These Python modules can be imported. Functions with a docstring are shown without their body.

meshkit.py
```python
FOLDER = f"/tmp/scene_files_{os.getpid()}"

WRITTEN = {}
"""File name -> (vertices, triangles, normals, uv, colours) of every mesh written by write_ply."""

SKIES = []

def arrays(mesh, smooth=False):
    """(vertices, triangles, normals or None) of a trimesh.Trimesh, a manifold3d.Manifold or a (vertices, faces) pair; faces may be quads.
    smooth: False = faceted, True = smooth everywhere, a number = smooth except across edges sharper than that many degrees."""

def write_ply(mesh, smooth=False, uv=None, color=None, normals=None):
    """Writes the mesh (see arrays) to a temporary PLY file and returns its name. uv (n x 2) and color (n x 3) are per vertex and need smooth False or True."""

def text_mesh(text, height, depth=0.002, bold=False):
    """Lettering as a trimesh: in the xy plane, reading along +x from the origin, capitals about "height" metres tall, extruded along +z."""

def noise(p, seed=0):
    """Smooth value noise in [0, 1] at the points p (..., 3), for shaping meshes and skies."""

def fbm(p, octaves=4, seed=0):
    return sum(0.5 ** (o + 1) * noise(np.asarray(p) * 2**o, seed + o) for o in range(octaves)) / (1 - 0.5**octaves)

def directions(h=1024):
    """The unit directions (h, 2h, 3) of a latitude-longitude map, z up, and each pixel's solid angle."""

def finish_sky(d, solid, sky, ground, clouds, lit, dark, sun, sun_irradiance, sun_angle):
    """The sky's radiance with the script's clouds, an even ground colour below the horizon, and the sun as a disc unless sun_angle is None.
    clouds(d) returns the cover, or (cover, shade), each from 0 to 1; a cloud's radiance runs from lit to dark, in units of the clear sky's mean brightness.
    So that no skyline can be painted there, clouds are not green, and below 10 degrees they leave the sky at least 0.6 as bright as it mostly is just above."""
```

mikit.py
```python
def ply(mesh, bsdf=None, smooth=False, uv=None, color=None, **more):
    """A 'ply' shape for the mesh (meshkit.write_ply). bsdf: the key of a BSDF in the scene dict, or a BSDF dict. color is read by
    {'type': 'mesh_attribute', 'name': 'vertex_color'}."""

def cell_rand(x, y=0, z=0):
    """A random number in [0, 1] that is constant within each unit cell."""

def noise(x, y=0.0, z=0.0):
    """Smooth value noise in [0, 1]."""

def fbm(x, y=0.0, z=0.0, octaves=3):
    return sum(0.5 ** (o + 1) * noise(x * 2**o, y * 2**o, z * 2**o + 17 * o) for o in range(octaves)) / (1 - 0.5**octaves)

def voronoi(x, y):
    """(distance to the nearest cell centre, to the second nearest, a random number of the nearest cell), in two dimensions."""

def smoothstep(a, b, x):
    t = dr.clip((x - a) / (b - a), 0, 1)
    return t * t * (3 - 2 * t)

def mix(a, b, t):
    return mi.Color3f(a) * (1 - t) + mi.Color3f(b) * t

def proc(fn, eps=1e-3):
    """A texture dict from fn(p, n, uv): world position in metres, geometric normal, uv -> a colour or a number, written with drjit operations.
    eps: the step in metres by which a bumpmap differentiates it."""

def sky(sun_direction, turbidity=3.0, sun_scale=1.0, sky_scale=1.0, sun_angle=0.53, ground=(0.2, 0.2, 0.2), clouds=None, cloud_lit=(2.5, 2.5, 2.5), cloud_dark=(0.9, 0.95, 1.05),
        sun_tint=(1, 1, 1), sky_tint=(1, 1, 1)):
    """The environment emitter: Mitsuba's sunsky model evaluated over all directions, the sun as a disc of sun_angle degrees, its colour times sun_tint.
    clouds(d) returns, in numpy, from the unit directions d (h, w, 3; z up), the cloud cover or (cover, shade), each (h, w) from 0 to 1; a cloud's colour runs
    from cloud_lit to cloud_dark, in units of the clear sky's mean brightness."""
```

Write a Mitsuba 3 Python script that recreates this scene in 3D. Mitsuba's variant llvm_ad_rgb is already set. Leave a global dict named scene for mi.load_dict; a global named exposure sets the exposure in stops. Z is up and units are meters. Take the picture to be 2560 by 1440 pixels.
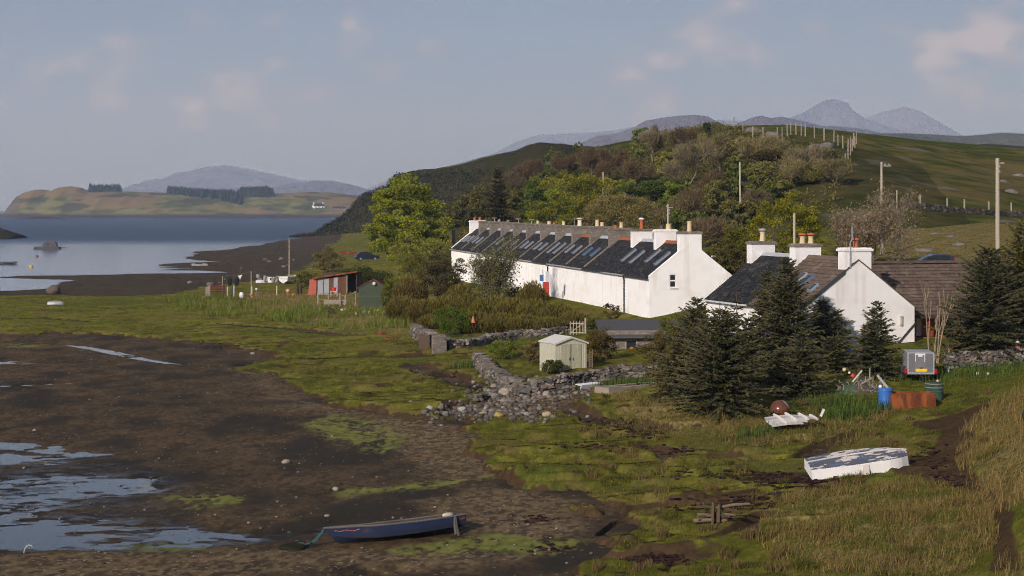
import math, random
import numpy as np, trimesh, shapely
import drjit as dr
import mitsuba as mi
import mikit, meshkit
from scipy.interpolate import RBFInterpolator, RegularGridInterpolator
from shapely.geometry import Polygon, LineString, MultiLineString

# ------------------------------------------------------------------ camera, sky, exposure
F, HZ, CX, HC = 4400.0, 524.0, 1280.0, 10.5        # focal length and horizon in photo pixels, eye height in metres
T = mi.ScalarTransform4f
scene, labels = {}, {}
scene['camera'] = {'type': 'perspective', 'fov': 2 * math.degrees(math.atan(1280 / F)), 'fov_axis': 'x',
                   'to_world': T().look_at(origin=[0, 0, HC], target=[0, 100, HC], up=[0, 0, 1]),
                   'principal_point_offset_y': (720 - HZ) / 1440.0,
                   'near_clip': 1.0, 'far_clip': 60000.0, 'medium': {'type': 'ref', 'id': 'air'}}


def sky_clouds(d):
    az = np.degrees(np.arctan2(d[..., 0], d[..., 1]))
    el = np.degrees(np.arcsin(np.clip(d[..., 2], -1, 1)))
    q = np.stack([az * 0.22 + 10.2, el * 0.55 + 5.4, az * 0], -1)
    big = meshkit.fbm(q + 3.7, 5, seed=24)
    fine = meshkit.fbm(np.stack([az * 0.8 + 10.2, el * 1.5, az * 0], -1), 5, seed=33)
    puff = np.clip((big * 0.6 + fine * 0.4 - 0.545) / 0.16, 0, 1)
    puff = puff * np.clip((el - 0.8) / 1.6, 0, 1)
    veil = 0.50 + 0.22 * (meshkit.fbm(np.stack([az * 0.06, el * 0.5, az * 0], -1), 4, seed=2) - 0.5)
    cover = np.clip(veil + 0.45 * puff, 0, 0.95)
    shade = np.clip(1.0 - 0.75 * puff ** 1.2, 0, 1)
    return cover, shade


SUN = np.array([-0.47, -0.80, 0.39])
scene['sky'] = mikit.sky(SUN.tolist(), turbidity=3.0, sun_scale=1.25, sky_scale=1.0, clouds=sky_clouds,
                         cloud_lit=(3.0, 2.65, 2.6), cloud_dark=(0.74, 0.80, 1.02), sky_tint=(0.95, 1.01, 1.22), sun_tint=(0.90, 1.09, 1.78))
exposure = 1.6
scene['air'] = {'type': 'homogeneous', 'albedo': {'type': 'rgb', 'value': [0.80, 0.82, 0.86]},
                'sigma_t': {'type': 'rgb', 'value': [0.95e-4, 1.15e-4, 1.5e-4]}}

# ------------------------------------------------------------------ helpers
SM = mikit.smoothstep
used = {}


def sst(a, b, x):
    t = np.clip((x - a) / (b - a), 0, 1)
    return t * t * (3 - 2 * t)


def nz(x, y, s=1.0, octaves=4, seed=0):
    x = np.asarray(x, float)
    return meshkit.fbm(np.stack([x * s, np.asarray(y, float) * s, x * 0 + 0.37], -1), octaves, seed)


def numbered(key):
    n = used.get(key, -1) + 1
    used[key] = n
    return key if n == 0 else f'{key}_{n:03d}'


def tag(key, label, cat, group=None):
    labels[key] = {'label': label, 'category': cat}
    if group:
        labels[key]['group'] = group
    return key


def thing(name, label, cat, group=None):
    return tag(numbered(name), label, cat, group)


def structure(name, label):
    k = numbered(name)
    labels[k] = {'kind': 'structure', 'label': label}
    return k


def at(px, py, Y):
    return np.array([(px - CX) / F * Y, Y, HC - (py - HZ) / F * Y])


def put(key, mesh, mat, col=None, var=0.12, smooth=False, seed=0, ns=3.0, kind=None, label=None, uv=None):
    """One entry of scene. col: base colour, an (n, 3) array of vertex colours, or None (the material is procedural)."""
    if isinstance(mesh, list):
        mesh = trimesh.util.concatenate(mesh)
    c = None
    if col is not None and smooth and smooth is not True:
        mesh, smooth = trimesh.graph.smooth_shade(mesh, angle=math.radians(smooth), facet_minarea=None), True
    if col is not None:
        v = np.asarray(mesh.vertices if hasattr(mesh, 'vertices') else mesh[0], float)
        c = np.asarray(col, float)
        if c.ndim == 1:
            k = 1 + var * 2 * (meshkit.fbm(v * ns, 3, seed) - 0.5)[:, None]
            c = np.clip(c[None] * k, 0.002, 0.95)
    scene[key] = mikit.ply(mesh, mat, smooth=smooth, color=c, uv=uv)
    d = {}
    if kind:
        d['kind'] = kind
    if label:
        d['label'] = label
    if d:
        labels.setdefault(key, {}).update(d)
    return key


def part(root, name, mesh, mat, col=None, **k):
    return put(numbered(f'{root}__{name}'), mesh, mat, col, **k)


def box(c, s, rz=0.0, rx=0.0, ry=0.0):
    m = trimesh.creation.box(extents=s)
    if rx or ry or rz:
        m.apply_transform(trimesh.transformations.euler_matrix(rx, ry, rz))
    m.apply_translation(c)
    return m


def bar(a, b, w, h=None):
    """A square bar from a to b."""
    a, b = np.asarray(a, float), np.asarray(b, float)
    L = np.linalg.norm(b - a)
    m = trimesh.creation.box(extents=(w, h or w, L))
    m.apply_transform(trimesh.geometry.align_vectors([0, 0, 1], (b - a) / L))
    m.apply_translation((a + b) / 2)
    return m


def tube(pts, rad, n=6):
    """Tapered tube along pts."""
    pts = np.asarray(pts, float)
    rad = np.broadcast_to(np.asarray(rad, float), (len(pts),))
    t = np.gradient(pts, axis=0)
    t /= np.linalg.norm(t, axis=1, keepdims=True) + 1e-9
    up = np.array([0.31, 0.17, 0.93]) if abs(t[0][2]) < 0.8 else np.array([1.0, 0.13, 0])
    s = np.cross(t, up)
    s /= np.linalg.norm(s, axis=1, keepdims=True) + 1e-9
    u = np.cross(s, t)
    a = np.arange(n) * 2 * np.pi / n
    v = pts[:, None] + rad[:, None, None] * (np.cos(a)[None, :, None] * s[:, None] + np.sin(a)[None, :, None] * u[:, None])
    k = len(pts)
    f = []
    for i in range(k - 1):
        for j in range(n):
            p, q = i * n + j, i * n + (j + 1) % n
            f += [[p, q, q + n], [p, q + n, p + n]]
    v = np.vstack([v.reshape(-1, 3), pts[:1], pts[-1:]])
    for j in range(n):
        f.append([j, k * n, (j + 1) % n][::-1] if False else [(j + 1) % n, j, k * n])
        f.append([(k - 1) * n + j, (k - 1) * n + (j + 1) % n, k * n + 1])
    return trimesh.Trimesh(v, f, process=False)


def cyl(p, r, h, n=14, r2=None):
    return tube([p, np.asarray(p) + [0, 0, h]], [r, r if r2 is None else r2], n)


def lathe(profile, n=20, c=(0, 0, 0)):
    p = np.asarray(profile, float)
    a = np.arange(n) * 2 * np.pi / n
    v = np.stack([p[:, None, 0] * np.cos(a), p[:, None, 0] * np.sin(a), np.repeat(p[:, 1:2], n, 1)], -1).reshape(-1, 3) + c
    f = []
    for i in range(len(p) - 1):
        for j in range(n):
            a0, b0 = i * n + j, i * n + (j + 1) % n
            f += [[a0, b0, b0 + n], [a0, b0 + n, a0 + n]]
    return trimesh.Trimesh(v, f, process=False)


def prism(profile, y0, y1):
    """profile (x, z) polygon, counter-clockwise seen from -y, extruded along y."""
    p = np.asarray(profile, float)
    m = trimesh.creation.extrude_polygon(Polygon(p), y1 - y0, engine='earcut')
    v = m.vertices
    return trimesh.Trimesh(np.stack([v[:, 0], y1 - v[:, 2], v[:, 1]], 1), m.faces, process=False)


def rock(r, seed, c=(0, 0, 0), flat=0.7, sub=1):
    rs = np.random.default_rng(seed)
    m = trimesh.creation.icosphere(subdivisions=sub, radius=1.0)
    v = m.vertices * (0.78 + 0.5 * meshkit.noise(m.vertices * 1.3 + rs.random(3) * 50, seed)[:, None])
    v = v * np.array([1, 0.8 + 0.3 * rs.random(), flat]) * r
    a = rs.random() * 6.28
    R = np.array([[math.cos(a), -math.sin(a), 0], [math.sin(a), math.cos(a), 0], [0, 0, 1]])
    return trimesh.Trimesh(v @ R.T + c, m.faces, process=False)


def moved(m, origin, rz=0.0):
    m = trimesh.util.concatenate(m) if isinstance(m, list) else m.copy()
    m.apply_transform(trimesh.transformations.euler_matrix(0, 0, rz))
    m.apply_translation(origin)
    return m


def grid_mesh(V):
    """V (rows, cols, 3) -> vertices, faces"""
    r, c = V.shape[:2]
    i = np.arange(r * c).reshape(r, c)
    a, b, d, e = i[:-1, :-1].ravel(), i[:-1, 1:].ravel(), i[1:, 1:].ravel(), i[1:, :-1].ravel()
    return V.reshape(-1, 3), np.vstack([np.stack([a, b, d], 1), np.stack([a, d, e], 1)])


def keep_faces(v, f, on, *attrs):
    f = f[on]
    ids, inv = np.unique(f, return_inverse=True)
    return (v[ids], inv.reshape(f.shape)) + tuple(a[ids] for a in attrs)


# ------------------------------------------------------------------ materials (a few, shared)
def rgb(*c):
    return {'type': 'rgb', 'value': list(c)}


VC = {'type': 'mesh_attribute', 'name': 'vertex_color'}


def principled(color, rough, spec=0.3, **k):
    return {'type': 'twosided', 'bsdf': {'type': 'principled', 'base_color': color, 'roughness': rough, 'specular': spec, **k}}


scene['matt'] = {'type': 'twosided', 'bsdf': {'type': 'diffuse', 'reflectance': VC}}
scene['paint'] = principled(VC, 0.45, 0.4)
scene['gloss'] = principled(VC, 0.2, 0.5)
scene['leaf'] = {'type': 'principledthin', 'base_color': VC, 'roughness': 0.6, 'diff_trans': 0.7, 'spec_trans': 0.0, 'eta': 1.08}
scene['glass_dark'] = principled(rgb(0.02, 0.024, 0.03), 0.08, 0.6)
scene['metal_grey'] = principled(rgb(0.36, 0.37, 0.38), 0.5, 0.5, metallic=0.5)


def mud_colour(p, n, uv):
    # uv.x: green algae, uv.y: pale gravel
    a, g = uv.x, dr.maximum(uv.y, 0)
    wet = dr.maximum(-uv.y, 0)
    f1 = mikit.fbm(p.x * 0.9, p.y * 0.6, 0.0, 3)
    f2 = mikit.fbm(p.x * 5.0, p.y * 3.0, 3.0, 3)
    peb = mikit.cell_rand(dr.floor(p.x * 11.0), dr.floor(p.y * 11.0), 1.0)
    c = mikit.mix((0.034, 0.024, 0.014), (0.090, 0.060, 0.034), SM(0.28, 0.72, f1 * 0.4 + f2 * 0.6))
    c = c * (0.65 + 0.7 * mikit.fbm(p.x * 14.0, p.y * 10.0, 9.0, 2))
    c = mikit.mix(c, (0.020, 0.017, 0.013), SM(0.50, 0.66, mikit.fbm(p.x * 0.45 + 9, p.y * 0.28, 1.0, 4) * 0.75 + f2 * 0.25) * (1 - g) * 0.85)
    c = mikit.mix(c, mikit.mix((0.020, 0.016, 0.010), (0.060, 0.044, 0.026), f1), SM(195.0, 225.0, p.y) * 0.85)
    grav = mikit.mix((0.068, 0.048, 0.030), (0.155, 0.112, 0.072), SM(0.3, 0.75, f2))
    c = mikit.mix(c, grav, g * SM(0.25, 0.6, f1 + f2 * 0.4))
    c = mikit.mix(c, (0.27, 0.235, 0.19), dr.select(peb > 0.996 - 0.04 * g, 0.6, 0.0))
    c = mikit.mix(c, mikit.mix((0.075, 0.088, 0.020), (0.215, 0.235, 0.055), f2), a * SM(0.40, 0.62, f2 * 0.45 + mikit.fbm(p.x * 1.2, p.y * 0.8, 5.0, 3) * 0.55 + a * 0.05) * 0.9)
    return c * mi.Color3f(0.76, 0.72, 0.53) * (1 - 0.45 * wet)


def mud_rough(p, n, uv):
    return 0.85 - 0.62 * dr.maximum(-uv.y, 0) * SM(0.3, 0.6, mikit.fbm(p.x * 2.0, p.y * 3.0, 1.0, 3))


def turf_colour(p, n, uv):
    # uv.x: dry straw, uv.y: bare peat
    f1 = mikit.fbm(p.x * 0.35, p.y * 0.35, 0.0, 3)
    f2 = mikit.fbm(p.x * 2.2, p.y * 2.2, 2.0, 3)
    f3 = mikit.fbm(p.x * 9.0, p.y * 9.0, 7.0, 2)
    f4 = mikit.fbm(p.x * 0.9, p.y * 0.55, 11.0, 4)
    green = mikit.mix((0.076, 0.084, 0.016), (0.180, 0.172, 0.040), SM(0.3, 0.7, f1 * 0.4 + f2 * 0.6))
    green = mikit.mix(green, (0.150, 0.118, 0.052), SM(0.50, 0.64, f4) * 0.65)
    green = mikit.mix(green, (0.055, 0.042, 0.024), SM(0.62, 0.72, mikit.fbm(p.x * 1.3 + 40, p.y * 0.8, 13.0, 4)) * 0.8)
    green = mikit.mix(green, (0.055, 0.088, 0.018), SM(0.52, 0.70, mikit.fbm(p.x * 0.16, p.y * 0.16, 4.0, 3)) * 0.45)
    straw = mikit.mix((0.155, 0.120, 0.058), (0.27, 0.215, 0.115), f3)
    c = mikit.mix(green, straw, uv.x * SM(0.25, 0.65, f2 * 0.5 + f3 * 0.5))
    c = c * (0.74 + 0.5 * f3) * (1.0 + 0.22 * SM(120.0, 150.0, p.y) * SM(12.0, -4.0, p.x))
    peat = mikit.mix((0.030, 0.020, 0.013), (0.105, 0.074, 0.048), f2 * 0.45 + f3 * 0.55)
    return mikit.mix(c * mi.Color3f(1.0, 0.96, 0.72), peat * mi.Color3f(1.0, 0.92, 0.75), SM(0.35, 0.65, uv.y + (f2 - 0.5) * 0.5))


scene['mud'] = principled(mikit.proc(mud_colour), mikit.proc(mud_rough), 0.22)
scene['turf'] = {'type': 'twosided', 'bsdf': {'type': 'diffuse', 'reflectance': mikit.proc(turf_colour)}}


def wash_colour(p, n, uv):
    f = mikit.fbm(p.x * 0.8, p.y * 0.8, p.z * 0.8, 3)
    streak = mikit.fbm(p.x * 2.2, p.y * 2.2, p.z * 0.16 + 5.0, 3)
    low = SM(3.4, 1.9, p.z)
    c = mikit.mix((0.82, 0.81, 0.78), (0.75, 0.73, 0.68), SM(0.45, 0.75, f))
    c = mikit.mix(c, (0.50, 0.42, 0.32), SM(0.60, 0.74, streak) * 0.26)
    c = mikit.mix(c, (0.50, 0.47, 0.36), low * SM(0.35, 0.65, f) * 0.5)
    return c


def slate_colour(p, n, uv):
    r = mikit.cell_rand(dr.floor(p.x * 3.5), dr.floor(p.y * 3.5), dr.floor(p.z * 5.0))
    f = mikit.fbm(p.x * 3, p.y * 3, p.z * 3, 3)
    c = mikit.mix((0.016, 0.017, 0.019), (0.036, 0.035, 0.036), r)
    return mikit.mix(c, (0.095, 0.085, 0.065), SM(0.62, 0.75, f) * 0.55)


def tile_colour(p, n, uv):
    r = mikit.cell_rand(dr.floor(p.x * 3.4 + 0.3), dr.floor(p.y * 3.4), dr.floor(p.z * 5.0))
    f = mikit.fbm(p.x * 2, p.y * 2, p.z * 2, 3)
    c = mikit.mix((0.098, 0.072, 0.056), (0.148, 0.110, 0.084), r)
    return mikit.mix(c, (0.21, 0.175, 0.13), SM(0.6, 0.75, f) * 0.5)


def stone_colour(p, n, uv):
    f = mikit.fbm(p.x * 1.4, p.y * 1.4, p.z * 1.4, 3)
    f2 = mikit.fbm(p.x * 7, p.y * 7, p.z * 9, 3)
    c = mikit.mix((0.13, 0.112, 0.092), (0.235, 0.205, 0.168), f)
    return mikit.mix(c * (0.65 + 0.6 * f2), (0.33, 0.30, 0.25), SM(0.63, 0.72, f2) * 0.6)


def rust_colour(p, n, uv):
    f = mikit.fbm(p.x * 3, p.y * 3, p.z * 0.9, 4)
    c = mikit.mix((0.12, 0.038, 0.016), (0.27, 0.088, 0.030), SM(0.3, 0.7, f))
    return mikit.mix(c, (0.05, 0.03, 0.022), SM(0.60, 0.72, mikit.fbm(p.x * 5, p.y * 5, p.z * 2 + 8, 3)) * 0.7)


def flake_colour(p, n, uv):
    # old blue-grey bottom paint flaking to white along a boat
    f = mikit.fbm(uv.x * 13.0, uv.y * 7.0, 0.0, 4)
    m = SM(0.60, 0.64, f + 0.13 * SM(0.25, 0.9, uv.y) * SM(0.05, 0.4, uv.x) - 0.02) * 0.9
    c = mikit.mix((0.080, 0.088, 0.105), (0.115, 0.125, 0.15), mikit.fbm(uv.x * 3, uv.y * 3, 4.0, 2))
    c = mikit.mix(c, (0.10, 0.15, 0.28), SM(0.6, 0.7, mikit.fbm(uv.x * 4, uv.y * 9, 9.0, 3)) * 0.6)
    return mikit.mix(c, (0.60, 0.56, 0.50), m)


def wood_colour(p, n, uv):
    f = mikit.fbm(p.x * 2, p.y * 2, p.z * 2, 3)
    g = mikit.fbm(p.x * 14, p.y * 14, p.z * 3, 3)
    return mikit.mix((0.20, 0.165, 0.125), (0.36, 0.305, 0.235), f * 0.5 + g * 0.5)


for k_, fn_, r_ in (('wash', wash_colour, 0.9), ('slate', slate_colour, 0.8), ('tile', tile_colour, 0.85), ('stone', stone_colour, 0.9),
                    ('rust', rust_colour, 0.75), ('flake', flake_colour, 0.6), ('wood', wood_colour, 0.85)):
    scene[k_] = principled(mikit.proc(fn_), r_, 0.06)

# ------------------------------------------------------------------ the lie of the land
# control heights: (direction as photo column, depth in metres or None, photo row or None, height)
CTRL = []
for px, py, z in [(-200, 1560, .12), (600, 1560, .2), (1400, 1560, .5), (2100, 1560, 1.1), (2500, 1560, 1.6), (2760, 1560, 2.2),
                  (0, 1440, .16), (700, 1440, .22), (0, 1300, .13), (350, 1300, .13), (0, 1100, .14), (0, 920, .16), (350, 1130, .15), (400, 1000, .20), (600, 1200, .20), (850, 1350, .24),
                  (1300, 1400, .42), (1400, 1290, .48), (1130, 1150, .42), (1000, 1050, .40), (800, 1100, .24),
                  (1500, 1440, .55), (1900, 1300, .85), (1700, 1150, .85), (1300, 1130, .60), (1300, 1000, .85), (900, 950, .50), (700, 850, .42), (300, 800, .36), (0, 780, .33), (-200, 800, .3),
                  (600, 770, .62), (850, 780, .85), (-100, 738, .10), (300, 732, .14), (500, 728, .28), (2100, 1190, 1.15), (2350, 1150, 1.45), (2480, 1180, 2.0), (2560, 1100, 2.9), (2700, 1150, 3.3),
                  (2560, 1300, 2.4), (2700, 1330, 2.6), (2250, 1330, 1.35), (2440, 1300, 1.5), (2400, 1420, 1.5), (2560, 1430, 1.9), (2480, 1040, 2.5), (2560, 1000, 3.0), (2700, 1000, 3.4),
                  (1950, 1050, 1.35), (1700, 1050, 1.15), (1550, 980, 1.3), (1620, 930, 1.55), (1410, 945, 1.35), (2300, 1030, 1.75), (2300, 960, 2.05), (2420, 960, 2.4), (2450, 910, 2.7), (2600, 890, 2.9),
                  (1120, 885, .9), (1215, 925, .95), (1420, 840, 1.45), (1040, 820, 1.0), (1300, 850, 1.3), (960, 795, 1.0),
                  (560, 705, .08), (420, 668, -.02), (300, 690, -.03), (150, 712, .0), (600, 680, .05), (700, 660, .16), (820, 640, .5), (920, 700, 1.3), (950, 640, 1.2),
                  (800, 612, .35), (640, 612, .08), (520, 632, .03), (440, 628, -.03), (700, 600, .12), (860, 598, 1.2)]:
    CTRL.append((px, F * (HC - z) / (py - HZ), z))
for px, Y, z in [(-300, 240, -.12), (0, 240, -.10), (0, 300, -.22), (200, 300, -.16), (-300, 500, -2), (200, 450, -1.2), (400, 420, -.35), (480, 360, -.06), (500, 700, -5), (640, 650, -1.5), (760, 640, -.2), (850, 700, 2.5),
                 (1000, 300, 2.6), (1000, 420, 3.0), (950, 560, 3.0), (1150, 240, 3.2), (1150, 400, 5), (1300, 600, 10), (1600, 500, 10), (2200, 500, 12),
                 (1557, 128, 2.0), (1250, 175, 1.9), (1170, 205, 2.0), (1350, 150, 1.9), (1100, 170, 1.3), (1640, 112, 1.8), (1750, 110, 2.2), (1400, 225, 5.5), (1600, 190, 6.0), (1800, 150, 4.6), (1700, 160, 5.0),
                 (1900, 112, 3.2), (2150, 92, 3.2), (2290, 93, 3.3), (2400, 94, 3.3), (2600, 95, 3.4), (2000, 125, 4.4), (2250, 125, 4.6), (2320, 147, 5.2), (2600, 145, 5.6), (2000, 150, 5.6),
                 (2400, 172, 7.6), (2400, 220, 9.8), (2700, 220, 10.2), (2200, 200, 9.0), (2000, 190, 8.6), (1800, 200, 8.6), (2900, 170, 8.0), (2900, 100, 4.4), (2900, 60, 2.6), (-500, 150, .1), (-500, 60, .1)]:
    CTRL.append((px, Y, z))
CTRL = np.array(CTRL)


def uvw(px, Y):
    return np.stack([np.asarray(px) / 500.0, np.log(np.asarray(Y)) * 2.6], -1)


_rbf = RBFInterpolator(uvw(CTRL[:, 0], CTRL[:, 1]), CTRL[:, 2], kernel='linear', smoothing=0.02)
_gp, _gy = np.linspace(-900, 3300, 140), np.log(np.geomspace(30, 760, 150))
_G = _rbf(uvw(*[a.ravel() for a in np.meshgrid(_gp, np.exp(_gy), indexing='ij')])).reshape(140, 150)
from scipy.ndimage import gaussian_filter
_G = gaussian_filter(_G, 1.1)
_Hi = RegularGridInterpolator((_gp, _gy), _G, bounds_error=False, fill_value=None)


def H0(x, y):
    """The smooth ground height."""
    x, y = np.broadcast_arrays(np.asarray(x, float), np.asarray(y, float))
    yy = np.clip(y, 30, 760)
    px = np.clip(CX + F * x / yy, -900, 3300)
    return _Hi(np.stack([px, np.log(yy)], -1)).reshape(x.shape)


def gw(px, py):
    """The ground point in direction (px, py) of the smooth ground."""
    px, py = np.asarray(px, float), np.asarray(py, float)
    z = px * 0 + 0.5
    for _ in range(14):
        Y = F * (HC - z) / (py - HZ)
        z = 0.5 * z + 0.5 * H0((px - CX) / F * Y, Y)
    return np.stack([(px - CX) / F * Y, Y], -1)


def poly(*pts):
    p = np.array(pts, float)
    return Polygon(gw(p[:, 0], p[:, 1])).buffer(0)


def line(*pts):
    p = np.array(pts, float)
    return LineString(gw(p[:, 0], p[:, 1]))


def sdist(g, x, y):
    """Signed distance (positive inside) to a polygon."""
    a, b, c, e = g.bounds
    out = np.full(x.size, -20.0)
    k = np.flatnonzero(((x > a - 9) & (x < c + 9) & (y > b - 9) & (y < e + 9)).ravel())
    if len(k):
        xs, ys = x.ravel()[k], y.ravel()[k]
        shapely.prepare(g)
        d = shapely.distance(g.boundary, shapely.points(xs, ys))
        out[k] = np.where(shapely.contains_xy(g, xs, ys), d, -d)
    return out.reshape(x.shape)


def ldist(g, x, y):
    a, b, c, e = g.bounds
    out = np.full(x.size, 20.0)
    k = np.flatnonzero(((x > a - 5) & (x < c + 5) & (y > b - 5) & (y < e + 5)).ravel())
    if len(k):
        out[k] = shapely.distance(g, shapely.points(x.ravel()[k], y.ravel()[k]))
    return out.reshape(x.shape)


TURF = poly((-400, 836), (0, 838), (120, 836), (260, 840), (380, 846), (470, 856), (570, 862), (640, 874), (685, 884), (688, 902), (640, 916), (600, 926), (650, 934), (690, 950), (720, 975), (760, 985), (790, 1005),
            (850, 1022), (930, 1030), (990, 1045), (1080, 1040), (1160, 1065), (1190, 1090), (1190, 1130), (1225, 1170), (1250, 1200), (1300, 1225), (1420, 1240), (1430, 1275), (1520, 1310), (1560, 1330), (1480, 1350),
            (1500, 1390), (1470, 1420), (1350, 1450), (1250, 1600), (3400, 1600), (3400, 560), (860, 580), (800, 640), (760, 672), (700, 690), (520, 718), (430, 736), (300, 742), (100, 738), (-400, 746))
CREEKS = [(line((1030, 915), (1065, 930), (1110, 942), (1170, 965), (1235, 978)), .55), (line((1240, 990), (1330, 1000), (1400, 1020), (1470, 1045), (1550, 1068), (1640, 1085)), .45),
          (line((1030, 1005), (1140, 1012), (1240, 1010)), .3), (line((1440, 1245), (1540, 1290), (1640, 1275), (1760, 1265), (1900, 1255), (1960, 1240)), .30),
          (line((1530, 1270), (1545, 1320)), .2), (line((560, 812), (700, 822), (830, 838), (900, 842)), .5), (line((0, 800), (120, 798), (220, 806)), .35), (line((700, 905), (850, 898), (1000, 895), (1190, 885)), .22),
          (line((1620, 1125), (1700, 1150), (1820, 1150)), .35), (line((1290, 1135), (1420, 1128), (1520, 1130)), .2), (line((1480, 1400), (1640, 1410), (1780, 1395)), .18), (line((1700, 1360), (1780, 1370), (1850, 1340), (1920, 1300)), .28),
          (line((2010, 1150), (2060, 1120), (2160, 1085)), .25), (line((200, 770), (330, 775), (430, 768)), .2)]
GRAVEL = [poly((610, 925), (680, 945), (730, 985), (790, 1010), (900, 1030), (1000, 1048), (1150, 1070), (1200, 1130), (1240, 1190), (1180, 1195), (1080, 1185), (1000, 1100), (900, 1040), (760, 1020), (640, 970)),
          poly((1180, 1225), (1300, 1228), (1420, 1245), (1420, 1285), (1500, 1310), (1450, 1345), (1300, 1360), (1160, 1330), (1120, 1290), (1060, 1255)),
          poly((0, 1395), (500, 1385), (760, 1375), (1100, 1372), (1320, 1392), (1200, 1420), (900, 1420), (500, 1450), (0, 1450))]
ALGAE = [poly((770, 1055), (830, 1040), (930, 1050), (1000, 1075), (1010, 1100), (960, 1135), (880, 1120), (800, 1090)), poly((620, 918), (700, 905), (760, 925), (700, 945), (640, 930)), poly((840, 1228), (1000, 1212), (1220, 1190), (1230, 1203), (1000, 1228), (860, 1240)),
         poly((930, 1380), (1100, 1350), (1250, 1330), (1480, 1350), (1400, 1385), (1200, 1380), (1050, 1395)), poly((400, 1240), (560, 1235), (640, 1255), (480, 1275)), poly((300, 1365), (470, 1350), (520, 1375), (380, 1385)), poly((0, 858), (110, 862), (100, 868), (0, 870))]
POOLS = [poly((-300, 1090), (0, 1095), (160, 1115), (330, 1135), (120, 1160), (-300, 1165)), poly((-300, 1195), (0, 1205), (160, 1190), (380, 1195), (440, 1225), (200, 1250), (120, 1290), (300, 1300), (560, 1325), (700, 1330), (720, 1350), (420, 1372), (180, 1372), (-300, 1385)),
         poly((790, 1240), (860, 1245), (850, 1262), (800, 1258)), poly((860, 1450), (900, 1425), (1000, 1415), (1030, 1428), (980, 1445)), poly((-300, 902), (60, 898), (120, 905), (0, 912), (-300, 915)), poly((700, 1330), (830, 1310), (850, 1325), (720, 1345)),
         poly((540, 1100), (680, 1095), (660, 1104), (560, 1108))]
STREAM = [(line((0, 850), (180, 858), (260, 872), (350, 892), (430, 905), (540, 912), (640, 908)), 1.0), (line((0, 965), (140, 958), (280, 948)), .5), (line((60, 908), (200, 905), (330, 902)), .5), (line((1690, 1268), (1540, 1305), (1500, 1335)), .22)]
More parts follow.
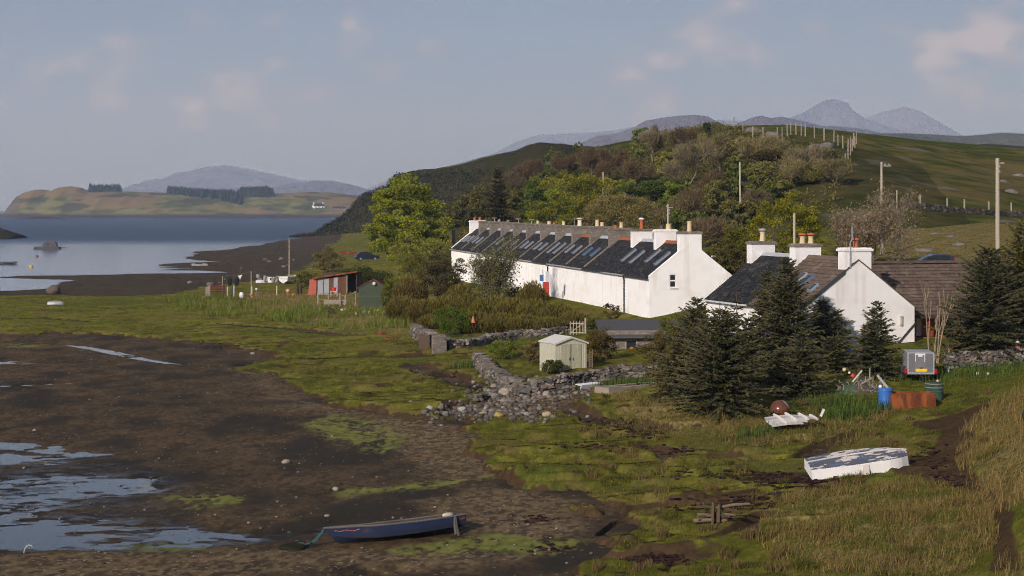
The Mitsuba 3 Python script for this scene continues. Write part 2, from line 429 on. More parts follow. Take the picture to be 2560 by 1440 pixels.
DRY = [poly((2050, 1240), (2260, 1215), (2330, 1230), (2420, 1290), (2440, 1380), (2350, 1450), (2100, 1440), (1950, 1380), (1950, 1290)), poly((2440, 1075), (2500, 1010), (2560, 985), (3000, 950), (3000, 1330), (2560, 1260), (2470, 1210), (2430, 1150)), poly((2480, 1600), (2560, 1390), (3000, 1390), (3000, 1600)),
       poly((1570, 990), (1760, 1010), (1990, 1050), (2100, 1075), (1950, 1110), (1700, 1100), (1560, 1060)), poly((650, 735), (900, 735), (1020, 800), (1010, 850), (760, 800), (500, 760)), poly((1800, 1060), (2200, 1050), (2100, 1110), (1850, 1130)), poly((2180, 590), (2560, 560), (2700, 620), (2560, 660), (2200, 650))]
BARE = [poly((2290, 1060), (2400, 1035), (2470, 1010), (2480, 1030), (2440, 1080), (2420, 1150), (2470, 1230), (2540, 1290), (2560, 1440), (2480, 1440), (2460, 1330), (2390, 1240), (2290, 1200), (2200, 1195), (2260, 1170), (2330, 1130), (2340, 1090), (2290, 1085)),
        poly((1880, 1190), (1990, 1190), (2090, 1205), (2040, 1225), (1900, 1215)), poly((2400, 1005), (2510, 995), (2515, 1008), (2420, 1016)), poly((1700, 1255), (1900, 1235), (1960, 1250), (1850, 1275), (1720, 1275)), poly((2260, 1300), (2330, 1298), (2330, 1310), (2260, 1315)), poly((1560, 1400), (1720, 1385), (1760, 1400), (1600, 1415))]
RUBBLE = poly((1050, 1018), (1230, 1000), (1240, 985), (1330, 985), (1440, 975), (1480, 985), (1400, 1040), (1250, 1058), (1150, 1045))


def masks(x, y):
    """Turf cover (metres inside its edge), gravel, algae, pools, dry grass and bare earth at ground points."""
    w = 1.8 * (nz(x, y, .22, 4, 3) - .5) * np.clip(y / 60, .6, 3) + 2.2 * (nz(x, y, .8, 4, 5) - .5)
    m = sdist(TURF, x, y) + w
    for g, wd in CREEKS:
        d = ldist(g, x, y)
        m = np.minimum(m, d - wd * (.55 + .9 * nz(x, y, .8, 3, 8)))
    soft = np.clip(y / 70, .7, 3)
    pick = lambda gs, b, s=1.0: np.max([sst(-b, b, sdist(g, x, y) / soft + s * w) for g in gs], axis=0)
    gravel = pick(GRAVEL, .9)
    algae = pick(ALGAE, .5, .5)
    pools = pick(POOLS, 1.1, .6)
    for g, wd in STREAM:
        pools = np.maximum(pools, (.5 + 1.6 * nz(x * .5, y, .7, 3, 51)) * sst(wd * 1.1, wd * .5, ldist(g, x, y) / np.clip(y / 110, .5, 1.3)))
    dry = pick(DRY, 1.0, .8)
    bare = pick(BARE, .35, .45)
    rub = pick([RUBBLE], .6)
    m = np.where(rub > .05, np.minimum(m, .8 - 1.5 * rub), m)
    return m, gravel, algae, pools, dry, bare, rub


def turf_height(x, y, m, bare):
    """Hummocky sward above the smooth ground: little eroded steps, hummocks, sunk creeks; negative where the mud lies above it."""
    near = np.clip((170 - y) / 90, .15, 1)
    low = sst(2.2, 1.0, H0(x, y))
    t = nz(x * .55 + y * .1, y, .34, 4, 11) * 7
    fr = t - np.floor(t)
    step = np.floor(t) + sst(0, .16, fr)
    h = .20 * (step - 3.5) * low * near + .22 * (nz(x, y, .55, 3, 12) - .5) * near + .09 * (nz(x, y, 2.3, 3, 13) - .5) * near
    edge = sst(-.25, .35, m)
    peat = np.maximum((1 - sst(.10, .42, m)) * .9, sst(.16, .05, fr) * sst(.0, .02, fr) * low * near * .8 * sst(.42, .6, nz(x, y, .5, 3, 21)))
    return (.13 + h) * edge - .14 * (1 - edge) - .06 * bare, np.maximum(peat, bare * .85)


def mud_height(x, y, pools, gravel):
    near = np.clip((170 - y) / 90, .25, 1)
    n = nz(x * .45, y * .8, 1.1, 4, 31) - .5
    n2 = nz(x * .16, y * .35, .35, 4, 33) - .5
    und = .055 * n * near + .06 * n2 + .045 * (nz(x, y, 5, 3, 35) - .5) * near + .05 * gravel * nz(x, y, .6, 3, 37)
    far = sst(210, 260, y)
    und = und + far * .62 * (nz(x * .16, y * .40, .11, 4, 38) - .47)
    base = H0(x, y)
    pool_z = .115
    inpool = np.clip(pools, 0, 1)
    z = base + und
    zp = pool_z + .026 - .036 * np.clip(pools, 0, 1.6) + .30 * (nz(x * .36, y * .62, .9, 4, 31) - .5) * near + .26 * (nz(x * .40, y * .9, 3.4, 3, 36) - .5) * near
    return z * (1 - inpool) + np.minimum(z, zp) * inpool + .03 * (1 - inpool) * (base < .3)


# the ground sheets share one polar grid, fine near the eye and coarse far off
_c = np.concatenate([np.linspace(-880, -260, 16), np.linspace(-240, 2800, 660), np.linspace(2820, 3280, 13)])
_r = np.concatenate([np.linspace(1800, 1452, 22)[:-1], np.linspace(1452, 900, 215)[:-1], np.linspace(900, 584.5, 165)])
gx = (_c[None] - CX) / F * (F * HC / (_r[:, None] - HZ))
gy = np.repeat(F * HC / (_r[:, None] - HZ), len(_c), 1)
m_, gravel_, algae_, pools_, dry_, bare_, rub_ = masks(gx, gy)
h0_ = H0(gx, gy)
th_, peat_ = turf_height(gx, gy, m_, bare_)
zt = h0_ + th_
zm = mud_height(gx, gy, pools_, gravel_)
_top = RegularGridInterpolator((np.arange(len(_r)), _c), np.maximum(zt, zm), bounds_error=False, fill_value=None)


def ground(x, y):
    """Height of the finished ground surface."""
    x, y = np.broadcast_arrays(np.asarray(x, float), np.asarray(y, float))
    r = HZ + F * HC / np.clip(y, 30, 760)
    k = np.interp(-r, -_r, np.arange(len(_r)))
    return _top(np.stack([k, np.clip(CX + F * x / np.clip(y, 30, 760), -880, 3280)], -1)).reshape(x.shape)


def spot(px, py, lift=0.0):
    """Ground point seen in direction (px, py), on the finished surface."""
    Ys = np.geomspace(42, 420, 900)
    x = (px - CX) / F * Ys
    over = ground(x, Ys) - (HC - (py - HZ) / F * Ys)
    i = int(np.argmax(over >= 0)) if (over >= 0).any() else len(Ys) - 1
    return np.array([x[i], Ys[i], float(ground(x[i], Ys[i])) + lift])


def gz(x, y):
    return float(ground(x, y))


V = np.stack([gx, gy, zt], -1)
v, f = grid_mesh(V)
mf = m_.ravel()[f].max(1)
yf, pf = gy.ravel()[f].mean(1), (CX + F * gx / gy).ravel()[f].mean(1)
on = mf > -.3
back = (yf > 108) & (pf > 1500) | (yf > 150) & (pf > 960) | (h0_.ravel()[f].mean(1) > 1.75)
uv = np.stack([np.clip(dry_, 0, 1).ravel(), peat_.ravel()], 1)
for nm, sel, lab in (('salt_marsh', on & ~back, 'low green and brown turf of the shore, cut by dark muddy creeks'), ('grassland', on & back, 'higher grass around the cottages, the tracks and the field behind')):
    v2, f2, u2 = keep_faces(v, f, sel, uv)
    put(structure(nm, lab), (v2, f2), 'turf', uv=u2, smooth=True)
wet_ = sst(.215, .125, zm) * sst(78, 70, gy) * (1 - gravel_)
v, f = grid_mesh(np.stack([gx, gy, zm], -1))
v2, f2, u2 = keep_faces(v, f, (m_.ravel()[f].min(1) < .5), np.stack([algae_.ravel(), (np.maximum(gravel_, rub_ * .8) - wet_).ravel()], 1))
put(structure('mud_flat', 'dark brown tidal mud with gravel spits and green weed'), (v2, f2), 'mud', uv=u2, smooth=True)
# ground beside and behind the eye, coarse
qx, qy = np.meshgrid(np.linspace(-160, 160, 41), np.linspace(-160, 36.3, 30))
put(structure('ground', 'rough grass around and behind the viewpoint'), grid_mesh(np.stack([qx, qy, .2 + np.clip(qx, -40, 60) * .02 + .3 * nz(qx, qy, .1, 3, 2) - .6 * sst(20, 36, qy)], -1)), 'turf',
    uv=np.stack([.4 + 0 * qx.ravel(), 0 * qx.ravel()], 1), smooth=True)


# ------------------------------------------------------------------ water
def sea_rough(p, n, uv):
    band = SM(470.0, 640.0, p.y + 60 * (mikit.fbm(p.x * .004, p.y * .01, 0.0, 3) - .5))
    return 0.10 + 0.40 * band


def sea_bump(p, n, uv):
    return mikit.fbm(p.x * 1.2, p.y * 1.2, 0.0, 3) * 0.02


scene['sea_water'] = {'type': 'principled', 'base_color': rgb(0.015, 0.032, 0.06), 'roughness': mikit.proc(sea_rough), 'specular': 0.5}
scene['pool_water'] = {'type': 'principled', 'base_color': rgb(0.02, 0.022, 0.022), 'roughness': 0.05, 'specular': 0.5}
sx, sy = np.meshgrid(np.array([-20000, -6000, -2000, -700, -200, 0, 200, 700, 2000, 6000, 20000.]), np.array([-200, 100, 200, 300, 450, 650, 1000, 2000, 4000, 9000, 26000.]))
put(structure('sea', 'calm blue grey sea loch with a darker ruffled band far out'), grid_mesh(np.stack([sx, sy, sx * 0], -1)), 'sea_water')
for g_, nm_ in ((poly((-300, 1060), (500, 1075), (760, 1230), (1100, 1250), (1200, 1400), (1100, 1460), (-300, 1560)), 'foreground'), (poly((-300, 845), (200, 846), (420, 880), (660, 895), (660, 925), (420, 985), (-300, 985)), 'channel')):
    tr = trimesh.creation.triangulate_polygon(g_, engine='earcut')
    zz = .115 if nm_ != 'creek' else float(H0(*gw(1560, 1310))) - .02
    put(structure('tidal_pool', 'shallow water left by the tide in the hollows of the mud, ' + {'foreground': 'shining in front', 'channel': 'in the winding channel', 'creek': 'in the creek by the driftwood'}[nm_]),
        (np.column_stack([tr[0], np.full(len(tr[0]), zz)]), tr[1]), 'pool_water')

# ------------------------------------------------------------------ hills, island, mountains: each a relief with a crest and two flanks
def hill_colour(p, n, uv):
    # uv.x: dark scrub cover, on the headland also its cloud shade, uv.y: dry bracken and rough grass
    f1 = mikit.fbm(p.x * .03, p.y * .03, p.z * .08, 4)
    f2 = mikit.fbm(p.x * .35, p.y * .35, p.z * .35, 3)
    c = mikit.mix((0.046, 0.062, 0.015), (0.080, 0.090, 0.023), SM(.3, .7, f2))
    c = mikit.mix(c, (0.150, 0.112, 0.058), SM(.42, .62, f1 * .6 + f2 * .4) * uv.y)
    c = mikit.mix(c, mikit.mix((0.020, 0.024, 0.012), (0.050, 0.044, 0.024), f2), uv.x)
    c = c * mi.Color3f(1.05, 1.0, 0.75)
    return mikit.mix(c, (0.17, 0.15, 0.13), SM(.67, .74, mikit.fbm(p.x * .16, p.y * .16, p.z * .3 + 7, 4)) * (1 - uv.x) * .8)


def island_colour(p, n, uv):
    f1 = mikit.fbm(p.x * .012, p.y * .012, p.z * .05, 4)
    f2 = mikit.fbm(p.x * .06, p.y * .06, p.z * .12, 3)
    c = mikit.mix((0.085, 0.100, 0.026), (0.185, 0.165, 0.050), SM(.3, .7, f2))
    c = mikit.mix(c, (0.235, 0.150, 0.065), SM(.48, .60, f1) * .8)
    c = mikit.mix(c, (0.055, 0.058, 0.025), SM(.56, .66, mikit.fbm(p.x * .02, p.y * .02, p.z * .09 + 3, 4)) * .8)
    steep = SM(.93, .70, n.z)
    c = mikit.mix(c, (0.085, 0.078, 0.055), steep * .75)
    return mikit.mix(c, (0.045, 0.042, 0.040), SM(7.0, 2.5, p.z))


def mountain_colour(p, n, uv):
    f = mikit.fbm(p.x * .0035, p.y * .0035, p.z * .006, 5)
    c = mikit.mix((0.046, 0.038, 0.036), (0.092, 0.066, 0.064), SM(.3, .6, f))
    return mikit.mix(c, (0.13, 0.11, 0.10), SM(.55, .8, f) * .6)


for k_, fn_ in (('hillside', hill_colour), ('island_turf', island_colour), ('mountain_rock', mountain_colour)):
    scene[k_] = {'type': 'twosided', 'bsdf': {'type': 'diffuse', 'reflectance': mikit.proc(fn_)}}


def relief(key, prof, Yc, deep, mat, foot=0.0, ncol=240, nrow=60, rough=.08, front=1.35, seed=0, freq=None, back=1.0, uvf=None, footY=None):
    """A hill whose skyline runs through prof [(px, py), ...] at depth Yc (number or [(px, Y)...]); its near flank reaches foot height deep metres nearer."""
    prof = np.array(prof, float)
    px = np.linspace(prof[0, 0], prof[-1, 0], ncol)
    py = np.interp(px, prof[:, 0], prof[:, 1])
    py = gaussian_filter(py, 0.8)
    yc = np.interp(px, *np.array(Yc, float).T) if not np.isscalar(Yc) else np.full(ncol, float(Yc))
    dp = np.interp(px, *np.array(deep, float).T) if not np.isscalar(deep) else np.full(ncol, float(deep))
    zc = HC - (py - HZ) / F * yc
    t = np.concatenate([np.linspace(-1, 0, nrow), np.linspace(0, 1, nrow // 3)[1:] * back])
    Y = yc[None] + dp[None] * t[:, None]
    X = (px[None] - CX) / F * (yc[None] + 0.25 * dp[None] * t[:, None])
    zf = foot(X, Y) if callable(foot) else np.full_like(X, foot)
    s = np.where(t < 0, 1 - np.abs(t) ** front, 1 - np.clip(np.abs(t), 0, 1) ** 1.6)[:, None]
    Z = zf + (zc[None] - zf) * s
    fq = freq or 14.0 / np.ptp(X)
    n = meshkit.fbm(np.stack([X * fq, Y * fq * .8, X * 0 + seed], -1), 5, seed) - .5
    rdg = 1 - 2 * np.abs(meshkit.fbm(np.stack([X * fq * 1.3, Y * fq * .3, X * 0 + seed + 9], -1), 4, seed + 1) - .5)
    Z = Z + rough * (zc[None] - np.minimum(zf, zc[None])) * (n * 1.2 + (rdg - .75) * 1.0) * np.clip(np.abs(t)[:, None] * 5, 0, 1) * sst(0, .12, 1 - np.abs(t))[:, None]
    V = np.stack([X, Y, Z], -1)
    v, f = grid_mesh(V)
    uv = None
    if uvf:
        uv = np.stack(uvf(X.ravel(), Y.ravel(), Z.ravel(), np.repeat(px[None], len(t), 0).ravel(), np.repeat(t[:, None], ncol, 1).ravel()), 1)
    put(key, (v, f), mat, smooth=True, uv=uv)
    return V


WOODS = Polygon([(1150, 430), (1300, 395), (1440, 372), (1560, 375), (1640, 335), (1800, 312), (1880, 330), (1990, 360), (2090, 380), (2130, 420), (2090, 480), (2080, 700), (1150, 700)])


def hillA_uv(x, y, z, px, t):
    py = HZ + F * (HC - z) / y
    w = np.where(shapely.contains_xy(WOODS, px, py), 1.0, 0.0)
    return np.clip(w * .55 + .15 * (nz(x, y, .05, 3, 3) > .55), 0, 1), np.clip(.45 + .4 * sst(1500, 2300, px), 0, 1)


hillA = relief(structure('hill', 'grassy hill behind the cottages with rough woodland on its near side'),
               [(1100, 520), (1180, 480), (1300, 435), (1420, 398), (1500, 372), (1600, 348), (1690, 326), (1780, 316), (1860, 314), (1900, 313), (1960, 312), (2050, 321), (2150, 333), (2300, 350), (2450, 362), (2560, 372), (2760, 392), (3000, 420)],
               [(1100, 300), (1400, 320), (1700, 300), (2000, 300), (2300, 320), (3000, 330)], [(1100, 75), (1400, 105), (1600, 110), (1900, 118), (2200, 115), (2350, 105), (3000, 105)], 'hillside',
               foot=lambda X, Y: H0(X, Y) * (Y < 235) + H0(X, np.minimum(Y, 235)) * (Y >= 235) - .6, ncol=420, nrow=110, rough=.07, front=1.25, seed=5, freq=.03, uvf=hillA_uv)
hillB = relief(structure('headland', 'scrub covered headland falling steeply to the sea, cloud shade put into its dark colour'),
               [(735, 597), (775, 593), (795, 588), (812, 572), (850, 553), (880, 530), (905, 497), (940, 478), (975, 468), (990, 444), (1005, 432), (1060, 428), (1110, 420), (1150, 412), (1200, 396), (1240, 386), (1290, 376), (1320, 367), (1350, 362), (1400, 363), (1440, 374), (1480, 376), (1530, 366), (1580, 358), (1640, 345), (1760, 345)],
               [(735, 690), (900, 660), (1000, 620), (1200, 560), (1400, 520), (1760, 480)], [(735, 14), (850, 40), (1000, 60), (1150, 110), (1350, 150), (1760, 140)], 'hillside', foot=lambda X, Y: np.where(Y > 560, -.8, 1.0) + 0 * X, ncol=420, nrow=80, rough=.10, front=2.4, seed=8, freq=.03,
               uvf=lambda x, y, z, px, t: (np.clip(sst(-.12, -.3, t) * .95 + .35 * sst(1000, 1150, -px + 2150) * 0 + .45, 0, 1), .1 + 0 * x))  # heavy scrub weight also paints cloud shade over this hill
ISLE = [(0, 533), (8, 531), (20, 528), (28, 510), (45, 490), (70, 480), (105, 475), (130, 480), (150, 470), (175, 466), (205, 470), (230, 480), (260, 479), (300, 478), (350, 480), (420, 482), (470, 486), (540, 492), (600, 488), (640, 484), (700, 483), (760, 482), (820, 484), (870, 490), (920, 496), (1000, 500), (1100, 500)]
isleV = relief(structure('island', 'green and tan island across the sound'), ISLE, 2300, [(0, 20), (30, 60), (100, 140), (600, 230), (1100, 230)], 'island_turf', foot=-1.0, ncol=420, nrow=60, rough=.30, front=1.6, seed=3, freq=.011)
relief(structure('skerry', 'low dark rock islet off the near end of the island'), [(40, 545.8), (70, 544), (100, 541.5), (130, 543), (160, 545.8)], 1900, 30, 'island_turf', foot=-1, ncol=60, nrow=14, seed=6)
relief(structure('skerry', 'dark rounded rock at the edge of the picture in the calm water'), [(-160, 574), (-60, 562), (0, 569), (25, 578), (44, 586)], 640, 25, 'hillside', foot=-.8, ncol=60, nrow=20, seed=7, uvf=lambda x, y, z, px, t: (1 + 0 * x, 0 * x))
MT = 'mountain_rock'
mt = lambda lab, prof, Y, deep, **k: relief(structure('mountain', lab), prof, Y, deep, MT, foot=-5, ncol=180, nrow=34, **k)
mt('blue hill with a broad summit beyond the island', [(230, 482), (330, 470), (370, 452), (420, 446), (470, 428), (520, 418), (565, 413), (610, 420), (680, 436), (740, 448), (800, 460), (860, 480), (930, 500)], 10500, 1800, rough=.13, seed=21)
mt('lower purple hill beside the broad blue one', [(640, 486), (690, 468), (740, 457), (790, 451), (830, 452), (880, 462), (930, 476), (1010, 500)], 7200, 1200, rough=.13, seed=22)
mt('pale ridge rising behind the dark headland', [(860, 500), (960, 455), (1100, 420), (1230, 385), (1290, 355), (1350, 338), (1420, 334), (1500, 330), (1580, 318), (1700, 312), (1800, 300), (1900, 305), (2000, 320)], 11500, 2200, rough=.16, seed=23)
mt('purple rocky ridge behind the wooded hill', [(1380, 400), (1440, 364), (1490, 340), (1540, 334), (1585, 318), (1610, 303), (1650, 295), (1700, 289), (1740, 287), (1770, 291), (1800, 308), (1830, 315), (1850, 306), (1890, 291), (1905, 289), (1925, 295), (1955, 291), (1985, 299), (2020, 306), (2060, 316), (2100, 325)], 4700, 800, rough=.13, seed=24)
mt('pointed mountain peak, the highest on the skyline', [(1900, 335), (1960, 300), (2005, 283), (2040, 262), (2065, 250), (2085, 248), (2105, 252), (2130, 275), (2160, 296), (2200, 310), (2260, 330)], 10500, 1700, rough=.08, seed=25)
mt('second, blunter mountain peak', [(2120, 325), (2170, 292), (2220, 275), (2260, 266), (2300, 278), (2340, 300), (2390, 330), (2450, 360)], 12400, 1500, rough=.07, seed=26)
mt('brown foothill below the mountain peaks', [(1950, 335), (2020, 320), (2080, 315), (2140, 320), (2200, 332), (2290, 345)], 4600, 600, rough=.13, seed=27)
relief(structure('hill', 'far wooded ridge beyond the field'), [(2100, 352), (2180, 334), (2260, 333), (2330, 336), (2400, 340), (2440, 338), (2500, 332), (2560, 334), (2800, 330)], 2600, 400, 'hillside', foot=0, ncol=200, nrow=30, rough=.10, seed=28, uvf=lambda x, y, z, px, t: (.45 + .4 * (nz(x, y, .01, 3, 4) > .5), .3 + 0 * x))
relief(structure('hill', 'dark plantation ridge just over the crest of the field'), [(2330, 372), (2420, 362), (2480, 360), (2560, 366), (2800, 372)], 900, 120, 'hillside', foot=10, ncol=80, nrow=20, rough=.1, seed=29, uvf=lambda x, y, z, px, t: (1 + 0 * x, 0 * x))


def hill_z(V):
    from scipy.interpolate import LinearNDInterpolator
    s = V[::2, ::2].reshape(-1, 3)
    return LinearNDInterpolator(s[:, :2], s[:, 2])


_hA = hill_z(hillA)
_hI = hill_z(isleV)


def ispot(px, py):
    """Point of the island's near slope seen in direction (px, py)."""
    Ys = np.linspace(2060, 2330, 200)
    x = (px - CX) / F * Ys
    over = np.nan_to_num(_hI(x, Ys), nan=-9) - (HC - (py - HZ) / F * Ys)
    i = int(np.argmax(over >= 0)) if (over >= 0).any() else 176
    return np.array([x[i], Ys[i], HC - (py - HZ) / F * Ys[i]])


def land(x, y):
    """Ground or hill, whichever is higher."""
    g = gz(x, y) if y < 690 else -9
    h = _hA(x, y)
    return max(g, float(h)) if np.isfinite(h) else g


def hspot(px, py):
    """Point of the hill or ground seen in direction (px, py)."""
    Ys = np.geomspace(100, 330, 260)
    x = (px - CX) / F * Ys
    h = np.nan_to_num(_hA(x, Ys), nan=-9)
    z = np.maximum(ground(x, Ys), h)
    over = z - (HC - (py - HZ) / F * Ys)
    i = int(np.argmax(over >= 0)) if (over >= 0).any() else len(Ys) - 1
    return np.array([x[i], Ys[i], z[i]])

# ------------------------------------------------------------------ the white cottages
def cut(m, *holes):
    for h in holes:
        m = trimesh.boolean.difference([m, h], engine='manifold')
    return m


class Frame:
    """Local axes of a building: x along the gable, y along the ridge away from the eye, z up."""

    def __init__(self, o, d):
        d = np.asarray(d, float) / np.linalg.norm(d)
        self.o, self.d, self.g = np.array([*o, 0.0]), np.array([*d, 0.0]), np.array([d[1], -d[0], 0.0])
        self.M = np.eye(4)
        self.M[:3, 0], self.M[:3, 1], self.M[:3, 3] = self.g, self.d, self.o

    def __call__(self, m):
        m = trimesh.util.concatenate(m) if isinstance(m, list) else m.copy()
        m.apply_transform(self.M)
        return m


def slates(W, e, r, y0, y1, side, rs, course=.2, wide=.25, over=.16, lift=.035, wavy=False):
    """Slates or tiles of one slope as separate thin overlapping plates (one mesh). side -1: the slope over x from 0 to W/2."""
    h = W / 2
    L = math.hypot(h, r - e) + over
    sl = np.array([h, 0, r - e]) / math.hypot(h, r - e)
    nn = np.array([-(r - e), 0, h]) / math.hypot(h, r - e)
    start = np.array([0, 0, e]) - sl * over
    n = int(L / course)
    Vs, Fs, k = [], [], 0
    for i in range(n):
        a0, a1 = i * course, min((i + 1) * course + .06, L)
        ys = np.arange(y0 + (i % 2) * wide / 2 - (wide if i % 2 else 0), y1, wide)
        ya, yb = np.clip(ys, y0, y1), np.clip(ys + wide * .97, y0, y1)
        m = len(ys)
        up = lift + rs.normal(0, .006, (m, 1))
        lo, hi = start + sl * a0 + nn * up, start + sl * a1 + nn * .012
        P = np.zeros((m, 6, 3))
        P[:, 0], P[:, 1], P[:, 2], P[:, 3] = lo, lo, hi, hi
        P[:, 4] = P[:, 5] = start + sl * a0 - nn * .005
        P[:, [0, 3, 4], 1] = ya[:, None]
        P[:, [1, 2, 5], 1] = yb[:, None]
        if wavy:
            P[:, 1] += nn * .03
            P[:, 2] += nn * .01
        q = np.array([[0, 1, 2], [0, 2, 3], [4, 5, 1], [4, 1, 0]])
        Vs.append(P.reshape(-1, 3))
        Fs.append((q[None] + (np.arange(m) * 6)[:, None, None]).reshape(-1, 3) + k)
        k += m * 6
    v = np.vstack(Vs)
    if side > 0:
        v[:, 0] = W - v[:, 0]
    return trimesh.Trimesh(v, np.vstack(Fs), process=False)


def chimney(root, fr, cx, cy, z0, z1, w, d, mat, pots, cap_mat=None, name_label=None, batter=0.0):
    """Stack with a projecting cap and its pots; pots: (offset, height, radius, colour, hat colour or None)."""
    st = box((cx, cy, (z0 + z1) / 2), (w, d, z1 - z0))
    if batter:
        st.vertices[st.vertices[:, 2] > z1 - .01] *= [1, 1, 1]
    c = part(root, 'chimney', fr(st), mat, label=name_label)
    part(c, 'cap', fr([box((cx, cy, z1 + .06), (w + .16, d + .16, .12)), box((cx, cy, z1 + .15), (w + .04, d + .04, .06))]), cap_mat or mat)
    for off, hh, rr, col, hat in pots:
        part(c, 'pot', fr([lathe([(0, 0), (rr * 1.15, 0), (rr * 1.0, hh * .3), (rr * .92, hh * .85), (rr * 1.12, hh * .88), (rr * 1.1, hh), (rr * .75, hh), (rr * .7, hh * .8), (0, hh * .8)], 14, (cx + off, cy, z1 + .18))]), 'matt', col, smooth=40)
        if hat is not None:
            part(c, 'cowl', fr([lathe([(0, .16), (rr * 1.5, .12), (rr * 1.6, .02), (rr * 1.4, 0), (0, .02)], 14, (cx + off, cy, z1 + .18 + hh + .05)), cyl((cx + off, cy, z1 + .18 + hh - .02), .05, .12, 6)]), 'matt', hat, smooth=40)
    return c


def rooflight(root, fr, W, e, r, s, y, w=.75, l=1.25, side=-1, col=(.62, .62, .62)):
    h = W / 2
    a = math.atan2(r - e, h)
    sl = np.array([math.cos(a), 0, math.sin(a)])
    nn = np.array([-math.sin(a), 0, math.cos(a)])
    c = np.array([0, y, e]) + sl * s + nn * .10
    rl = part(root, 'rooflight', fr(_tilt(box((0, 0, 0), (l, w, .14)), a, c)), 'paint', col, var=.05)
    part(rl, 'pane', fr(_tilt(box((0, 0, .074), (l - .10, w - .09, .012)), a, c)), 'glass_dark')
    return rl


def _tilt(m, a, c):
    m.apply_transform(trimesh.transformations.rotation_matrix(-a, [0, 1, 0]))
    m.apply_translation(c)
    return m


CREAM, TERRA, GREY, WHITE = (.62, .50, .31), (.42, .13, .06), (.24, .23, .22), (.72, .69, .64)
LEAD = (.42, .43, .46)
rs = np.random.default_rng(11)
W1, E1, R1, L1, N1 = 6.3, 5.56, 8.02, 6.55, 13
d1 = np.array([-.204, .979])
f1 = Frame((10.05, 128.6), d1)
POTS = [[(0, .75, .17, CREAM, None)], [(-.3, .30, .16, (.12, .10, .09), None), (.28, .42, .2, CREAM, None)], [(0, .70, .15, TERRA, (.75, .75, .74))], [(-.42, .22, .16, TERRA, None), (.1, .45, .16, CREAM, None)],
        [(-.3, .55, .17, CREAM, None), (.15, .36, .16, CREAM, None)], [(-.25, .55, .2, (.72, .66, .55), CREAM)], [(-.2, .34, .16, CREAM, None)], [(-.1, .3, .2, CREAM, None), (.4, .2, .15, TERRA, None)],
        [(.2, .3, .16, CREAM, None)], [], [(-.2, .25, .16, (.2, .18, .16), None)], [(.1, .3, .17, (.3, .28, .25), None)], [], [(-.35, .38, .17, TERRA, None), (.3, .38, .17, TERRA, None)]]
STACK = ['wash', 'wash', 'wash'] + ['stone'] * 10 + ['wash']
SAY = ['white cottage at the near end of the terrace, with the tall blank gable', 'second cottage of the terrace, four rooflights in its slate roof', 'third cottage of the terrace, brown stains running down its white wall', 'fourth cottage of the terrace, blue framed rooflights',
       'fifth cottage of the terrace, two cream pots on its grey chimney', 'sixth cottage of the terrace, red door standing open', 'seventh cottage of the terrace, television aerial at its chimney', 'eighth cottage of the terrace, half behind the airy olive tree',
       'ninth cottage of the terrace, behind the thick of the airy tree', 'tenth cottage of the terrace, stone chimney above the airy tree', 'eleventh cottage of the terrace, seen between two trees', 'twelfth cottage of the terrace, last but one before the far end', 'thirteenth cottage at the far end of the terrace, white chimney with two red pots']
lights = {0: [(2.2, 4.9), (2.0, 1.9)], 1: [(2.0, 4.6), (1.9, 1.9)], 3: [(1.9, 4.4), (1.9, 1.8)], 4: [(2.0, 4.8), (2.0, 2.0)], 5: [(1.9, 4.4), (1.9, 2.0)], 6: [(1.9, 4.6), (1.9, 2.2)], 7: [(1.9, 4.2), (1.9, 2.0)], 8: [(2, 3)], 9: [(2, 4)], 11: [(1.8, 4.6), (1.8, 2)], 12: [(1.8, 5.0), (1.8, 3.4), (1.9, 1.4)]}
